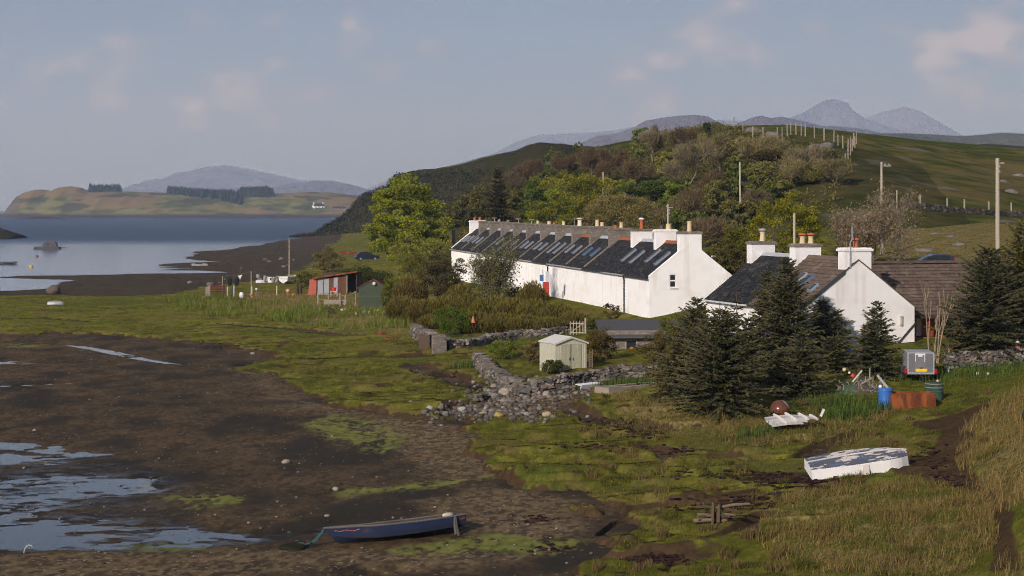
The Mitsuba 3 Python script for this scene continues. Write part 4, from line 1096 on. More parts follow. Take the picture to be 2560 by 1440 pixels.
def conifer(label, base, h, r, seed, ca=(.036, .046, .024), cb=(.125, .130, .072), gap=.16, nb=12, lead=.12, z0=.03, group='spruces between the shore and the cottages', thin=1.0, twig=.36, bare_lead=True, name='spruce_tree', wd=.050):
    """Young spruce: whorls of drooping branches carrying flat sprays, a bare leader on top."""
    rs = np.random.default_rng(seed)
    k = thing(name, label, 'tree', group)
    base = np.asarray(base, float)
    hh = h * (1 - lead)
    part(k, 'trunk', tube([base - [0, 0, .2], base + [rs.normal(0, .02), rs.normal(0, .02), hh * .6], base + [rs.normal(0, .03), 0, h]], [h * .018, h * .010, .012], 6), 'matt', (.10, .075, .055), var=.2)
    C, D, Wd, Ln, Tn, segs = [], [], [], [], [], []
    z = h * z0
    while z < hh + (h - hh) * .75:
        t = z / h
        m = max(3, int(nb * (1 - .45 * t) * thin))
        a0 = rs.random() * 6.28
        for j in range(m):
            a = a0 + 6.283 * (j + rs.normal(0, .16)) / m
            L = r * (1 - t) ** .72 * (.52 + .58 * rs.random()) * (.82 + .36 * meshkit.noise(np.array([math.cos(a) * 1.2, math.sin(a) * 1.2, z * .8 + seed]), seed)) * (1 if z > h * .12 else .85)
            if L < .10:
                continue
            rise = .10 + .55 * t + rs.normal(0, .08)
            ns = max(3, int(L / .095))
            s = (np.arange(ns) + .6) / ns
            e = np.array([math.cos(a), math.sin(a), 0])
            P = base + np.array([0, 0, z + rs.normal(0, .05)]) + e * (L * s)[:, None] + np.array([0, 0, 1]) * (L * (rise * s - .30 * s * s * (1 - t) + .12 * s ** 3))[:, None]
            segs.append((P[[0, ns // 2, -1]], np.array([.022, .016, .008]) * (1 + L * .5)))
            side = np.array([-e[1], e[0], 0])
            for sg in (-1, 0, 1):
                l = twig * (.5 + .7 * (1 - s) * min(1, L)) * (.7 + .5 * rs.random(ns)) * (1.1 if sg == 0 else 1)
                d = e * .75 + side * sg * .85 + np.array([0, 0, -.12 + .25 * t])
                d = d + rs.normal(0, .22, (ns, 3))
                d /= np.linalg.norm(d, axis=1, keepdims=True)
                C.append(P + d * (l * .45)[:, None])
                D.append(d)
                Wd.append(np.full(ns, wd) * (1 + .7 * rs.random(ns)))
                Ln.append(l)
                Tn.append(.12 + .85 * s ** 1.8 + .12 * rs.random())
        z += gap * (.75 + .5 * rs.random()) * (1 if t < .7 else 1.35)
    if bare_lead:
        for zz in np.arange(hh, h - .1, .22):
            for q in range(4):
                a = rs.random() * 6.28
                C.append((base + [math.cos(a) * .10, math.sin(a) * .10, zz + .05])[None])
                D.append(np.array([[math.cos(a), math.sin(a), .5]]))
                Wd.append(np.array([.03])); Ln.append(np.array([.26 * (h - zz) / (h - hh) + .06])); Tn.append(np.array([.5]))
    C, D, Wd, Ln, Tn = np.vstack(C), np.vstack(D), np.concatenate(Wd), np.concatenate(Ln), np.concatenate(Tn)
    part(k, 'branches', tubes(segs, 3, .008), 'matt', (.10, .078, .055), var=.2)
    V, Fa = cards(C, D, Wd, Ln, rs)
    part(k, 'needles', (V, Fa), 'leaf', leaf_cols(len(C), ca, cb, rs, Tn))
    return k


def fpx(px, py_top, py_base, Y=None, hill=False):
    """Foot point and height of something whose top and foot rows are known."""
    b = (hspot if hill else spot)(px, py_base) if Y is None else np.array([(px - CX) / F * Y, Y, land((px - CX) / F * Y, Y)])
    return b, max(.3, HC - (py_top - HZ) / F * b[1] - b[2])


# the spruces in front of the second pair of cottages
SPR = [('tall dark spruce in front of the tiled cottage, reaching its ridge', 1968, 640, 88, 1.95, 1, {}), ('broad spruce in front, its skirt on the grass above the brown float', 1805, 770, 76.5, 2.5, 2, dict(nb=13, cb=(.135, .138, .075))),
       ('squat spruce behind the broken white hull', 2003, 832, 80.5, 1.5, 3, dict(cb=(.14, .14, .08))), ('thin spire spruce standing out against the slate cottage wall', 1842, 728, 93, .8, 4, dict(gap=.34, thin=.8)),
       ('short spruce spire behind the broad one', 1797, 752, 92, .75, 5, dict(gap=.3)), ('spruce with a bare leader at the left flank of the group', 1742, 742, 87, 1.9, 6, {}),
       ('slim spruce with a bare leader against the broad gable', 2058, 738, 92, 1.0, 7, dict(lead=.3)), ('slim spruce beside the bare leader one, against the broad gable', 2094, 770, 91.5, .95, 8, dict(lead=.3)),
       ('spruce with three leaders in front of the gable, above the blue barrel', 2192, 752, 85, 1.30, 9, dict(lead=.2)), ('narrow spruce whose leader rises above the slate roof', 1918, 668, 91, 1.35, 10, dict(lead=.22)),
       ('big dense spruce at the end of the tiled roof', 2470, 612, 88.5, 2.9, 11, dict(nb=13)), ('yellow green spruce at the picture edge above the stone wall', 2560, 545, 90.5, 2.9, 12, dict(nb=11, cb=(.21, .20, .06), ca=(.06, .07, .02))),
       ('low spruce filling the gap between the two front spruces', 1905, 880, 84, 1.3, 14, {}), ('wide low spruce behind the plank and the grey dinghy', 1700, 835, 83.5, 1.7, 15, dict(cb=(.17, .16, .07))),
       ('small spruce leader left of the three leader one', 2168, 800, 85.5, .8, 16, dict(lead=.25)), ('dark spruce filling the middle of the group', 1872, 792, 86.5, 1.5, 19, {}), ('low spruce in front of the tall dark one', 1955, 868, 82.5, 1.2, 20, {}), ('low spruce at the foot of the broad gable', 2085, 835, 86.5, 1.5, 17, {}), ('low dense spruce against the pillar of the porch', 2425, 740, 89.5, 1.4, 18, {})]
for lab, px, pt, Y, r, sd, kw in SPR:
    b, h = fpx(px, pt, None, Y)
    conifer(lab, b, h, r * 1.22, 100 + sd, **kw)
b, h = fpx(1245, 412, None, 228)
conifer('tall brownish spruce behind the far half of the long terrace', b, h, 2.9, 131, ca=(.034, .036, .020), cb=(.088, .08, .044), gap=.42, twig=.6, wd=.11, group=None)

# the broadleaf trees and bushes around the cottages
Y1, Y2 = (.070, .092, .008), (.25, .28, .028)          # bright spring green
for args in [
    ('sycamore_tree', 'big bright green tree at the far end of the terrace, over the sea', 1018, 452, 217, 5.2, Y1, Y2, 201, dict(n=26000, leaf=.30, clumps=150, clump_r=1.05, zlo=.10, fill=.6)),
    ('leafy_bush', 'pale green bush in front of the bright green tree', 1050, 590, 186, 3.7, (.10, .115, .022), (.25, .25, .07), 202, dict(n=9000, leaf=.2, stems=4, fill=.8, clumps=60)),
    ('dark_shrub', 'dark brown gorse bush against the far white wall', 1098, 620, 170, 2.6, (.040, .036, .016), (.105, .085, .038), 203, dict(n=9000, leaf=.16, stems=5, fill=.8, zlo=.0, clumps=60)),
    ('dark_shrub', 'dark low bush at the foot of the airy tree', 1300, 712, 152, 1.3, (.022, .024, .012), (.05, .048, .022), 204, dict(n=2500, leaf=.15, zlo=0, fill=.9)),
    ('leafy_tree', 'green tree left of the large yellow green one behind the terrace', 1322, 462, 232, 2.6, (.045, .080, .014), (.12, .16, .03), 205, dict(n=6000, leaf=.28, clumps=45)),
    ('leafy_tree', 'large yellow green tree behind the middle of the terrace', 1452, 426, 222, 4.6, (.075, .088, .012), (.23, .225, .032), 206, dict(n=11000, leaf=.27, clumps=80)),
    ('leafy_tree', 'lower yellow green tree in front of the large one', 1385, 490, 214, 3.0, (.075, .092, .012), (.22, .235, .034), 207, dict(n=7000, leaf=.25, clumps=50)),
    ('leafy_tree', 'deep green tree behind the third cottage', 1660, 448, 226, 3.0, (.030, .058, .012), (.085, .115, .026), 208, dict(n=6000, leaf=.26, clumps=50)),
    ('leafy_tree', 'deep green bush between the willow and the deep green tree', 1590, 462, 236, 2.6, (.030, .055, .012), (.085, .105, .028), 209, dict(n=4500, leaf=.26, clumps=40)),
    ('leafy_tree', 'round yellow green tree behind the pair of cottages', 1960, 484, 142, 3.5, (.07, .082, .007), (.235, .225, .022), 210, dict(n=13000, leaf=.17, clumps=110, clump_r=.6, zlo=.0)),
    ('leafy_bush', 'lower yellow green bush left of the round tree', 1850, 560, 140, 2.0, (.050, .060, .008), (.15, .145, .022), 211, dict(n=6500, leaf=.16, clumps=60, zlo=.0)),
    ('leafy_bush', 'olive bush behind the tall blank gable', 1822, 606, 136, 1.9, (.050, .048, .018), (.125, .112, .045), 212, dict(n=6000, leaf=.15, clumps=60, zlo=.0)),
    ('leafy_bush', 'pale olive bush above the round yellow green tree', 2000, 432, 215, 3.6, (.060, .066, .022), (.155, .15, .055), 213, dict(n=6000, leaf=.22, zlo=0)),
    ('dark_shrub', 'dark brown green tree high on the wooded slope', 1922, 376, 236, 2.6, (.030, .028, .010), (.085, .068, .022), 214, dict(n=6000, leaf=.2, zlo=0, clumps=50)),
    ('leafy_bush', 'light green bush inside the stone enclosure', 1255, 848, 109, .95, (.060, .090, .012), (.16, .20, .035), 215, dict(n=2500, leaf=.10, zlo=0)),
    ('leafy_bush', 'tan and green bush left of the cream shed', 1332, 850, 104, .75, (.085, .070, .028), (.20, .165, .075), 216, dict(n=4000, leaf=.09, zlo=0, stems=4, fill=.9)),
    ('leafy_bush', 'dark bush at the left corner of the cream shed', 1380, 898, 97.0, .62, (.035, .045, .014), (.09, .10, .03), 217, dict(n=2500, leaf=.09, zlo=0)),
    ('leafy_bush', 'brown bush right of the cream shed', 1502, 822, 103, 1.15, (.045, .038, .014), (.125, .098, .038), 218, dict(n=6000, leaf=.09, zlo=0, stems=4, fill=.9)),
    ('leafy_bush', 'brown bush left of the front spruces, by the felt roof', 1655, 830, 96, 1.25, (.050, .042, .015), (.135, .105, .040), 219, dict(n=6000, leaf=.09, zlo=0, stems=4, fill=.9)),
    ('leafy_bush', 'green bush at the bottom right of the blank gable', 1700, 786, 101, 1.5, (.045, .055, .014), (.125, .128, .036), 220, dict(n=6500, leaf=.10, zlo=0)),
    ('leafy_bush', 'small green shrub against the terrace wall', 1487, 790, 127, .8, (.055, .065, .016), (.15, .15, .04), 221, dict(n=1800, leaf=.12, zlo=0)),
    ('dark_shrub', 'small dark shrub beside the black downpipe', 1532, 760, 124, .7, (.028, .028, .014), (.075, .062, .03), 222, dict(n=1800, leaf=.11, zlo=0, squash=1.2)),
    ('leafy_bush', 'bright green shrub in the willow scrub, by the orange cone', 1130, 768, 131, 1.5, (.040, .075, .010), (.12, .175, .028), 223, dict(n=5000, leaf=.11, zlo=0)),
    ('leafy_bush', 'tan bush on the shore side of the red shack', 820, 620, 262, 2.2, (.085, .072, .03), (.19, .155, .07), 224, dict(n=3000, leaf=.25, zlo=0)),
    ('clipped_hedge', 'dark clipped hedge behind the red shack', 905, 664, 212, 3.6, (.022, .032, .010), (.055, .068, .018), 225, dict(n=6000, leaf=.2, zlo=0, squash=.75, fill=.95)),
    ('leafy_bush', 'yellow green bush behind the white and red boat', 762, 672, 215, 1.4, (.07, .075, .016), (.17, .165, .04), 226, dict(n=2000, leaf=.2, zlo=0)),
    ('leafy_bush', 'green bramble right of the green hut', 985, 690, 166, 1.2, (.05, .07, .012), (.14, .17, .03), 227, dict(n=2500, leaf=.15, zlo=0))]:
    nm, lab, px, pt, Y, r, ca, cb, sd, kw = args
    ca, cb = np.array(ca) * 1.15, np.array(cb) * 1.35
    b, h = fpx(px, pt, None, Y)
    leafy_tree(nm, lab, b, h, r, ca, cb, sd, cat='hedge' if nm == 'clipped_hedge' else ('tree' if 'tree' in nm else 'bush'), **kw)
b, h = fpx(1236, 568, None, 152)
bare_tree('airy_tree', 'airy many stemmed olive tree in front of the terrace', b, h, 2.9, (.085, .088, .045), 240, twigs=2500, tw=.03, tl=.6, bark=(.17, .15, .10), stems=6, levels=4, buds=(.16, .17, .065), nb=3600, bl=.13)
b, h = fpx(1548, 474, None, 196)
leafy_tree('willow_tree', 'broad olive brown willow behind the terrace chimneys', b, h, 4.8, (.12, .105, .045), (.31, .265, .125), 241, n=13000, leaf=.17, clumps=120, zlo=.05, fill=.45, clump_r=.9)
b, h = fpx(2165, 452, None, 146)
bare_tree('blossom_tree', 'pale blossoming tree behind the chimneys of the pair', b, h, 4.1, (.24, .19, .15), 242, twigs=6500, tw=.035, tl=.55, bark=(.19, .155, .125), stems=3, levels=5, buds=(.36, .30, .25), nb=4800, bl=.12, spread=.62)
b, h = fpx(2335, 700, None, 88.5)
bare_tree('bare_shrub', 'bare grey shrub in front of the porch', b, h + .3, 1.0, (.20, .16, .115), 243, twigs=130, tw=.02, tl=.5, bark=(.27, .215, .15), stems=4, levels=2, spread=.4, cat='shrub')
b, h = fpx(2350, 905, None, 86.5)
bare_tree('bare_shrub', 'thin leaning bare stems beside the trailer', b, 1.7, .8, (.22, .18, .12), 244, twigs=40, tw=.02, tl=.4, bark=(.30, .25, .18), stems=3, levels=1, spread=.3, cat='shrub')
# woods on the hillside
REDB, GREYB, TANB = (.115, .084, .062), (.175, .152, .115), (.165, .145, .088)
WD = [('reddish bare birch above the terrace end', 1305, 402, 455, 40, REDB), ('reddish bare birch beside the green sapling', 1348, 402, 448, 32, REDB), ('reddish bare birch under the dark hill', 1425, 384, 456, 46, REDB), ('tall reddish bare birch behind the yellow green tree', 1480, 372, 452, 42, REDB),
      ('broad reddish bare birch, the last of its row', 1530, 372, 462, 52, REDB), ('grey bare tree with a pale trunk high on the slope', 1632, 312, 408, 46, GREYB), ('wide grey bare tree, many limbs, middle of the wooded slope', 1722, 350, 478, 74, GREYB), ('tan bare tree under the crest', 1800, 338, 430, 60, TANB),
      ('grey bare tree below the rock face', 2012, 362, 452, 56, GREYB), ('tan bare tree above the blossom tree', 2085, 396, 470, 46, TANB), ('brown bare tree left of the tall slope pole', 1790, 420, 520, 52, (.12, .092, .066)), ('brown bare thicket below the grey trees', 1690, 486, 572, 62, (.11, .088, .062)),
      ('brown bare thicket behind the first chimney', 1772, 540, 618, 54, (.115, .088, .065)), ('dark brown thicket on the crest line', 1725, 318, 366, 44, (.085, .062, .046)), ('tan thicket under the fence', 1905, 336, 398, 62, TANB), ('brown thicket between the birches and the grey tree', 1582, 400, 470, 46, (.105, .08, .058)),
      ('grey thicket on the far left of the woods', 1275, 430, 480, 40, (.10, .085, .062)), ('brown thicket right of the deep green tree', 1745, 470, 560, 48, (.10, .082, .055)), ('tan thicket beside the dark brown green tree', 1975, 392, 470, 48, TANB), ('brown thicket at the pole foot', 1880, 470, 540, 50, (.10, .084, .056))]
for i, (lab, px, pt, pb, hw, col) in enumerate(WD):
    b = hspot(px, pb)
    h = HC - (pt - HZ) / F * b[1] - b[2]
    bare_tree('bare_tree' if 'thicket' not in lab else 'thicket', lab, b, max(h, 2), hw * b[1] / F, np.array(col) * (1.7 if 'thicket' in lab else 1.4), 300 + i, twigs=5000, tw=.05, tl=.9, levels=3, stems=1 if 'tree' in lab or 'birch' in lab else 5, bark=np.array(col) * 1.25, group='bare trees on the wooded slope' if 'thicket' not in lab else 'thickets on the wooded slope',
              cat='tree' if 'thicket' not in lab else 'thicket')
GW = [('fresh green tree over the fifth chimney', 1400, 452, 545, 44, (.05, .07, .014), (.12, .15, .03)), ('fresh green tree over the chimneys by the deep green one', 1700, 448, 545, 44, (.045, .066, .014), (.105, .135, .03)), ('olive tree left of the slope pole', 1790, 452, 545, 44, (.05, .056, .016), (.12, .122, .04)), ('fresh green bush above the willow', 1560, 452, 500, 40, (.045, .065, .014), (.105, .13, .03)), ('olive green tree under the birch row', 1345, 440, 500, 36, (.045, .055, .015), (.10, .115, .03)), ('olive bank bush below the tan thicket', 1905, 400, 460, 44, (.055, .056, .02), (.13, .125, .045)), ('olive bank bush near the skyline', 1760, 345, 410, 44, (.05, .05, .02), (.12, .11, .042)),
      ('green sapling among the reddish birches', 1385, 372, 452, 24, (.035, .05, .014), (.09, .11, .03)), ('green tree right of the pale trunk', 1600, 318, 400, 24, (.05, .07, .02), (.12, .14, .04)), ('dark green fir on the crest', 1768, 304, 340, 10, (.02, .026, .012), (.045, .05, .02)),
      ('green bush beside the slope pole', 1838, 398, 492, 40, (.035, .05, .014), (.09, .105, .03)), ('deep green bush right of the slope pole', 1905, 455, 520, 46, (.03, .046, .012), (.085, .10, .028)), ('yellow green bank bush below the grey tree', 1668, 372, 446, 38, (.065, .07, .018), (.15, .145, .04)),
      ('green bush behind the second chimney', 1720, 520, 590, 48, (.035, .052, .014), (.09, .11, .03)), ('olive bush behind the third chimney', 1625, 510, 580, 44, (.045, .05, .018), (.11, .108, .04)), ('olive bush under the brown thicket', 1838, 500, 570, 44, (.045, .048, .018), (.11, .105, .042)),
      ('dark sapling on the skyline saddle', 1447, 358, 400, 12, (.03, .04, .012), (.08, .09, .025)), ('dark bush on the skyline saddle', 1478, 366, 396, 10, (.02, .026, .01), (.05, .055, .02)), ('dark gorse left of the fence corner', 2065, 372, 410, 30, (.03, .032, .012), (.08, .075, .028)),
      ('olive bush at the top of the bank', 1850, 342, 388, 36, (.06, .056, .022), (.135, .12, .05)), ('olive bush below the dark brown green tree', 1960, 452, 505, 40, (.05, .055, .018), (.12, .12, .04)), ('green bush under the birches', 1510, 452, 520, 50, (.04, .054, .015), (.10, .115, .034)),
      ('brown green bush behind the spruce', 1190, 470, 552, 48, (.034, .036, .016), (.085, .08, .034)), ('dark bush between spruce and bright tree', 1140, 505, 570, 44, (.026, .03, .014), (.07, .07, .03))]
for i, (lab, px, pt, pb, hw, ca, cb) in enumerate(GW):
    b = hspot(px, pb)
    h = HC - (pt - HZ) / F * b[1] - b[2]
    leafy_tree('slope_bush' if 'bush' in lab or 'gorse' in lab else 'slope_tree', lab, b, max(h, 1.5), hw * b[1] / F, np.array(ca) * 1.9, np.array(cb) * 2.2, 400 + i, n=2600, leaf=.34, clumps=34, zlo=0.0, cat='bush' if 'bush' in lab or 'gorse' in lab else 'tree', levels=2, group='leafy bushes on the wooded slope')
# undergrowth of the wooded slope and scrub of the headland: nobody could count it
rs = np.random.default_rng(77)


def mat_of_scrub(key, lab, P, size, ca, cb, n_each=26, up=1.0):
    n = len(P) * n_each
    i = np.repeat(np.arange(len(P)), n_each)
    s = np.asarray(size)[i] if np.ndim(size) else np.full(n, size)
    v = rs.normal(size=(n, 3)); v[:, 2] = np.abs(v[:, 2]) * up
    v /= np.linalg.norm(v, axis=1, keepdims=True)
    p = P[i] + v * (s * rs.random(n) ** .5)[:, None] * np.array([1, 1, .8])
    V, Fa = cards(p, v + rs.normal(0, .5, (n, 3)), s * .16, s * .36, rs)
    tone = rs.random(len(P))[i]
    labels[key] = {'kind': 'stuff', 'label': lab}
    put(key, (V, Fa), 'leaf', leaf_cols(n, ca, cb, rs, tone))


def scatter_hill(Vg, n, ok):
    r, c = Vg.shape[:2]
    a, b = rs.random(n) * (r - 2), rs.random(n) * (c - 2)
    i, j = a.astype(int), b.astype(int)
    u, w = (a - i)[:, None], (b - j)[:, None]
    P = Vg[i, j] * (1 - u) * (1 - w) + Vg[i + 1, j] * u * (1 - w) + Vg[i, j + 1] * (1 - u) * w + Vg[i + 1, j + 1] * u * w
    px, py = CX + F * P[:, 0] / P[:, 1], HZ + F * (HC - P[:, 2]) / P[:, 1]
    return P[ok(px, py, P)]


P = scatter_hill(hillA, 5200, lambda px, py, P: shapely.contains_xy(WOODS, px, py) & (P[:, 1] < 312))
mat_of_scrub('undergrowth', 'brown and olive undergrowth between the trees of the wooded slope', P, .5 + .9 * rs.random(len(P)), (.070, .066, .024), (.22, .195, .075), 22)
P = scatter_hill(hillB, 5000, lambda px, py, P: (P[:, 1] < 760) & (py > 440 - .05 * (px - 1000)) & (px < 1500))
mat_of_scrub('headland_scrub', 'leafless scrub on the steep headland, its colour darkened for cloud shade', P, 1.0 + 1.3 * rs.random(len(P)), (.016, .020, .009), (.036, .036, .018), 14)  # leaf colours kept dark to stand for cloud shade
# willow scrub bank in front of the terrace: each bush apart
for i, (px, pt, Y, r, warm) in enumerate([(1010, 742, 150, 1.5, .6), (1060, 752, 146, 1.6, .8), (1115, 742, 146, 1.6, .5), (1170, 738, 143, 1.7, .6), (1225, 742, 140, 1.7, .35), (1285, 748, 137, 1.7, .5), (1340, 752, 134, 1.6, .3), (1395, 762, 131, 1.5, .45), (1435, 782, 129, 1.1, .6),
                                          (1195, 782, 132, 1.5, .8), (1255, 786, 130, 1.5, .5), (1315, 790, 128, 1.4, .6), (1375, 796, 127, 1.2, .4), (1025, 690, 162, 1.6, .9), (1080, 790, 138, 1.1, .7), (990, 700, 168, 1.3, .9), (1150, 716, 152, 1.6, .8), (1330, 708, 146, 1.3, .75)]):
    b, h = fpx(px, pt, None, Y)
    ca, cb = np.array([.052, .050, .014]) * (1 - warm) + np.array([.062, .044, .016]) * warm, np.array([.20, .20, .045]) * (1 - warm) + np.array([.21, .165, .06]) * warm
    rs2 = np.random.default_rng(500 + i)
    k = thing('willow_bush', ['olive', 'brown', 'tan', 'green brown', 'ochre', 'rusty'][i % 6] + ' willow bush of the scrub bank, ' + ['at its seaward end', 'second from the sea', 'behind the wall end', 'above the bright shrub', 'behind the orange cone', 'in its middle', 'below the red door', 'near its landward end', 'last before the gate', 'in the front row left', 'in the front row middle',
              'in the front row right', 'in the front row by the gate', 'under the pale green bush', 'low behind the wall head', 'beside the hut', 'under the dark gorse bush', 'in front of the rusty heap'][i], 'bush', 'willow bushes of the scrub bank')
    n = 3400
    a, rr = rs2.random(n) * 6.28, np.sqrt(rs2.random(n))
    top = h * (1 - .45 * rr ** 2) * (.80 + .3 * rs2.random(n))
    z = top * (1 - rs2.random(n) ** 1.7 * .95)
    p = np.column_stack([b[0] + r * 1.05 * rr * np.cos(a), b[1] + r * rr * np.sin(a), b[2] + z])
    d = np.column_stack([np.cos(a) * rr * .5, np.sin(a) * rr * .5, np.full(n, 1.0)]) + rs2.normal(0, .28, (n, 3))
    V, Fa = cards(p, d, .05 + .05 * rs2.random(n), .28 + .3 * rs2.random(n), rs2)
    segs = [(np.array([b + [.2 * math.cos(q), .2 * math.sin(q), -.2], b + [.5 * r * math.cos(q), .5 * r * math.sin(q), h * .5], b + [.7 * r * math.cos(q), .7 * r * math.sin(q), h * .85]]), np.array([.03, .02, .01])) for q in rs2.random(7) * 6.28]
    part(k, 'stems', tubes(segs, 3), 'matt', (.16, .12, .08))
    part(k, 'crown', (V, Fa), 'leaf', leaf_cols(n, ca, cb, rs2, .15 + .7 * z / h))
# conifer plantations on the island: far-off wood, each block one mass
for lab, pts in (('dark conifer block on the island skyline, the small one by the cliff end', [(222, 476, 470), (235, 466, 474), (255, 462, 476), (280, 465, 478), (303, 470, 480)]), ('long dark conifer plantation across the island slope', [(420, 474, 482), (450, 467, 488), (490, 462, 494), (535, 458, 499), (570, 472, 505), (605, 486, 514)]),
                 ('dark conifer block right of the long plantation', [(600, 480, 486), (630, 478, 492), (660, 474, 493), (683, 482, 492)])):
    q = np.array(pts, float)
    n = 520 if 'long' in lab else 180
    Vs, Fs, Cs, m0 = [], [], [], 0
    for j in range(n):
        px = rs.uniform(q[0, 0], q[-1, 0])
        t_, b_ = np.interp(px, q[:, 0], q[:, 1]), np.interp(px, q[:, 0], q[:, 2])
        py = b_ + (t_ + 7 - b_) * rs.random()
        p = ispot(px, max(py, np.interp(px, np.array(ISLE)[:, 0], np.array(ISLE)[:, 1]) + .6)) if py > t_ + 5 else at(px, py + 5, 2300)
        hgt, rad = 9.5 * (.7 + .5 * rs.random()), 2.2
        a = np.arange(6) * np.pi / 3
        Vs.append(np.vstack([p + [0, 0, hgt], np.column_stack([p[0] + rad * np.cos(a), p[1] + rad * np.sin(a), np.full(6, p[2])]), np.column_stack([p[0] + rad * .9 * np.cos(a), p[1] + rad * .9 * np.sin(a), np.full(6, p[2] - 9)])]))
        Fs += [[m0, m0 + 1 + u, m0 + 1 + (u + 1) % 6] for u in range(6)] + [[m0 + 1 + u, m0 + 7 + u, m0 + 1 + (u + 1) % 6] for u in range(6)] + [[m0 + 7 + u, m0 + 7 + (u + 1) % 6, m0 + 1 + (u + 1) % 6] for u in range(6)]
        Cs.append(np.tile(np.array([.016, .026, .016]) * (.6 + .8 * rs.random()), (13, 1)))
        m0 += 13
    k = numbered('conifer_wood')
    labels[k] = {'kind': 'stuff', 'label': lab}
    put(k, (np.vstack(Vs), np.array(Fs)), 'matt', np.vstack(Cs))

# ------------------------------------------------------------------ dry stone walls
def stone_mesh(rs, L, h, d):
    m = trimesh.creation.icosphere(subdivisions=1, radius=1.0)
    v = np.sign(m.vertices) * np.abs(m.vertices) ** .62
    v = v * (1 + .22 * rs.normal(size=(len(v), 1))) * np.array([L, d, h]) / 2
    return trimesh.Trimesh(v, m.faces, process=False)


STONES = [np.array(c) for c in ((.20, .175, .145), (.26, .23, .195), (.155, .14, .12), (.31, .28, .23), (.24, .18, .14), (.18, .165, .15), (.36, .33, .28))]


def stone_wall(label, path, h0, h1, thick, seed, size=(.34, .2), both=False, ruin=0.0, most=290):
    """Wall of separate stones along a ground path [(x, y)], height from h0 to h1; the largest stones are parts, the rest one part."""
    rs = np.random.default_rng(seed)
    k = thing('stone_wall', label, 'wall')
    path = np.array(path, float)
    ln = LineString(path)
    n = max(2, int(ln.length / .25))
    P = np.array([ln.interpolate(t, normalized=True).coords[0] for t in np.linspace(0, 1, n)])
    tg = np.gradient(P, axis=0)
    tg /= np.linalg.norm(tg, axis=1, keepdims=True)
    nrm = np.column_stack([-tg[:, 1], tg[:, 0]])
    G = ground(P[:, 0], P[:, 1])
    H = np.linspace(h0, h1, n) * (1 - ruin * meshkit.noise(np.column_stack([P * .35, P[:, :1] * 0]), seed)) 
    V = np.stack([np.column_stack([P - nrm * thick * .36, G - .15]), np.column_stack([P - nrm * thick * .25, G + H - .12]), np.column_stack([P + nrm * thick * .25, G + H - .12]), np.column_stack([P + nrm * thick * .36, G - .15])], 0)
    v, f = grid_mesh(V)
    core = trimesh.Trimesh(v, f, process=False)
    part(k, 'core', core, 'matt', (.075, .066, .055), var=.4)
    items = []
    L, dz = size
    side = -1 if (P[n // 2] @ nrm[n // 2]) > 0 else 1                      # the face towards the viewpoint
    faces = [side] + ([-side] if both else [])
    for sd in faces + [0]:
        zs = [None] if sd == 0 else np.arange(dz * .35, max(h0, h1), dz * .86)
        for z in zs:
            s = rs.random() * L
            while s < ln.length:
                l = L * (.55 + .95 * rs.random())
                i = min(n - 1, int((s + l / 2) / ln.length * (n - 1)))
                hz = H[i] if z is None else z + rs.normal(0, .02)
                if hz <= H[i] + .02:
                    hh = dz * (.75 + .5 * rs.random()) * (1.25 if z is None else 1)
                    m = stone_mesh(rs, l * 1.04, hh, thick * (.85 if z is None else .42))
                    a = math.atan2(tg[i, 1], tg[i, 0])
                    m.apply_transform(trimesh.transformations.euler_matrix(rs.normal(0, .12), rs.normal(0, .12), a + rs.normal(0, .08)))
                    o = P[i] + nrm[i] * (0 if z is None else sd * thick * (.36 - .12 * hz / max(h0, h1)) + rs.normal(0, .015))
                    m.apply_translation([o[0], o[1], G[i] + hz])
                    items.append((l * hh * (1 if sd != -side else .5), m, STONES[rs.integers(len(STONES))] * (.45 + .45 * rs.random())))
                s += l
    items.sort(key=lambda t: -t[0])
    for _, m, c in items[:most]:
        part(k, 'stone', m, 'matt', c, var=.2, ns=7)
    rest = items[most:]
    if rest:
        part(k, 'small_stones', [m for _, m, _ in rest], 'matt', np.vstack([np.tile(c, (len(m.vertices), 1)) for _, m, c in rest]), kind='stuff')
    return k


g_ = lambda px, py: spot(px, py)[:2]
stone_wall('rough stone wall running down to the shore left of the cream shed', [g_(1198, 912), g_(1222, 938), g_(1262, 965), g_(1310, 990)], 1.0, .45, .85, 1, size=(.28, .18), both=False, ruin=.5)
stone_wall('stone wall in front of the cream shed, pale stones along its top', [g_(1335, 985), g_(1400, 966), g_(1470, 955), g_(1550, 946), g_(1640, 940)], .60, .62, .7, 2, size=(.30, .16), ruin=.45)
stone_wall('upper stone wall leading to the gate below the willow scrub', [g_(1106, 872), g_(1160, 868), g_(1215, 858), g_(1290, 846), g_(1360, 838), g_(1425, 832)], .65, .55, .7, 3, size=(.30, .18), ruin=.55)
stone_wall('mossy wall head with a leaning slab at the edge of the marsh', [g_(1040, 836), g_(1065, 852), g_(1090, 868), g_(1112, 880)], .75, .85, .9, 4, size=(.36, .2), both=False, ruin=.2)
tag(put(numbered('stone_slab'), moved(cut(box((0, 0, .5), (.95, .22, 1.1)), box((.5, 0, 1.1), (.4, .5, .5), ry=.7)), spot(1098, 884), .35), 'stone'), 'pale upright slab leaning at the wall head', 'slab')
tag(put(numbered('stone_slab'), moved(box((0, 0, .42), (.75, .3, .95)), spot(1062, 872), -.2), 'matt', (.10, .07, .05)), 'brown upright slab left of the pale one', 'slab')
stone_wall('low tumbled stone wall along the lawn behind the trailer', [g_(2360, 922), g_(2420, 918), g_(2480, 914), g_(2580, 900)], .75, .7, .7, 5, size=(.26, .15), ruin=.5)
w6 = [hspot(px, py)[:2] for px, py in ((2255, 520), (2330, 528), (2400, 534), (2470, 538), (2560, 545), (2680, 552))]
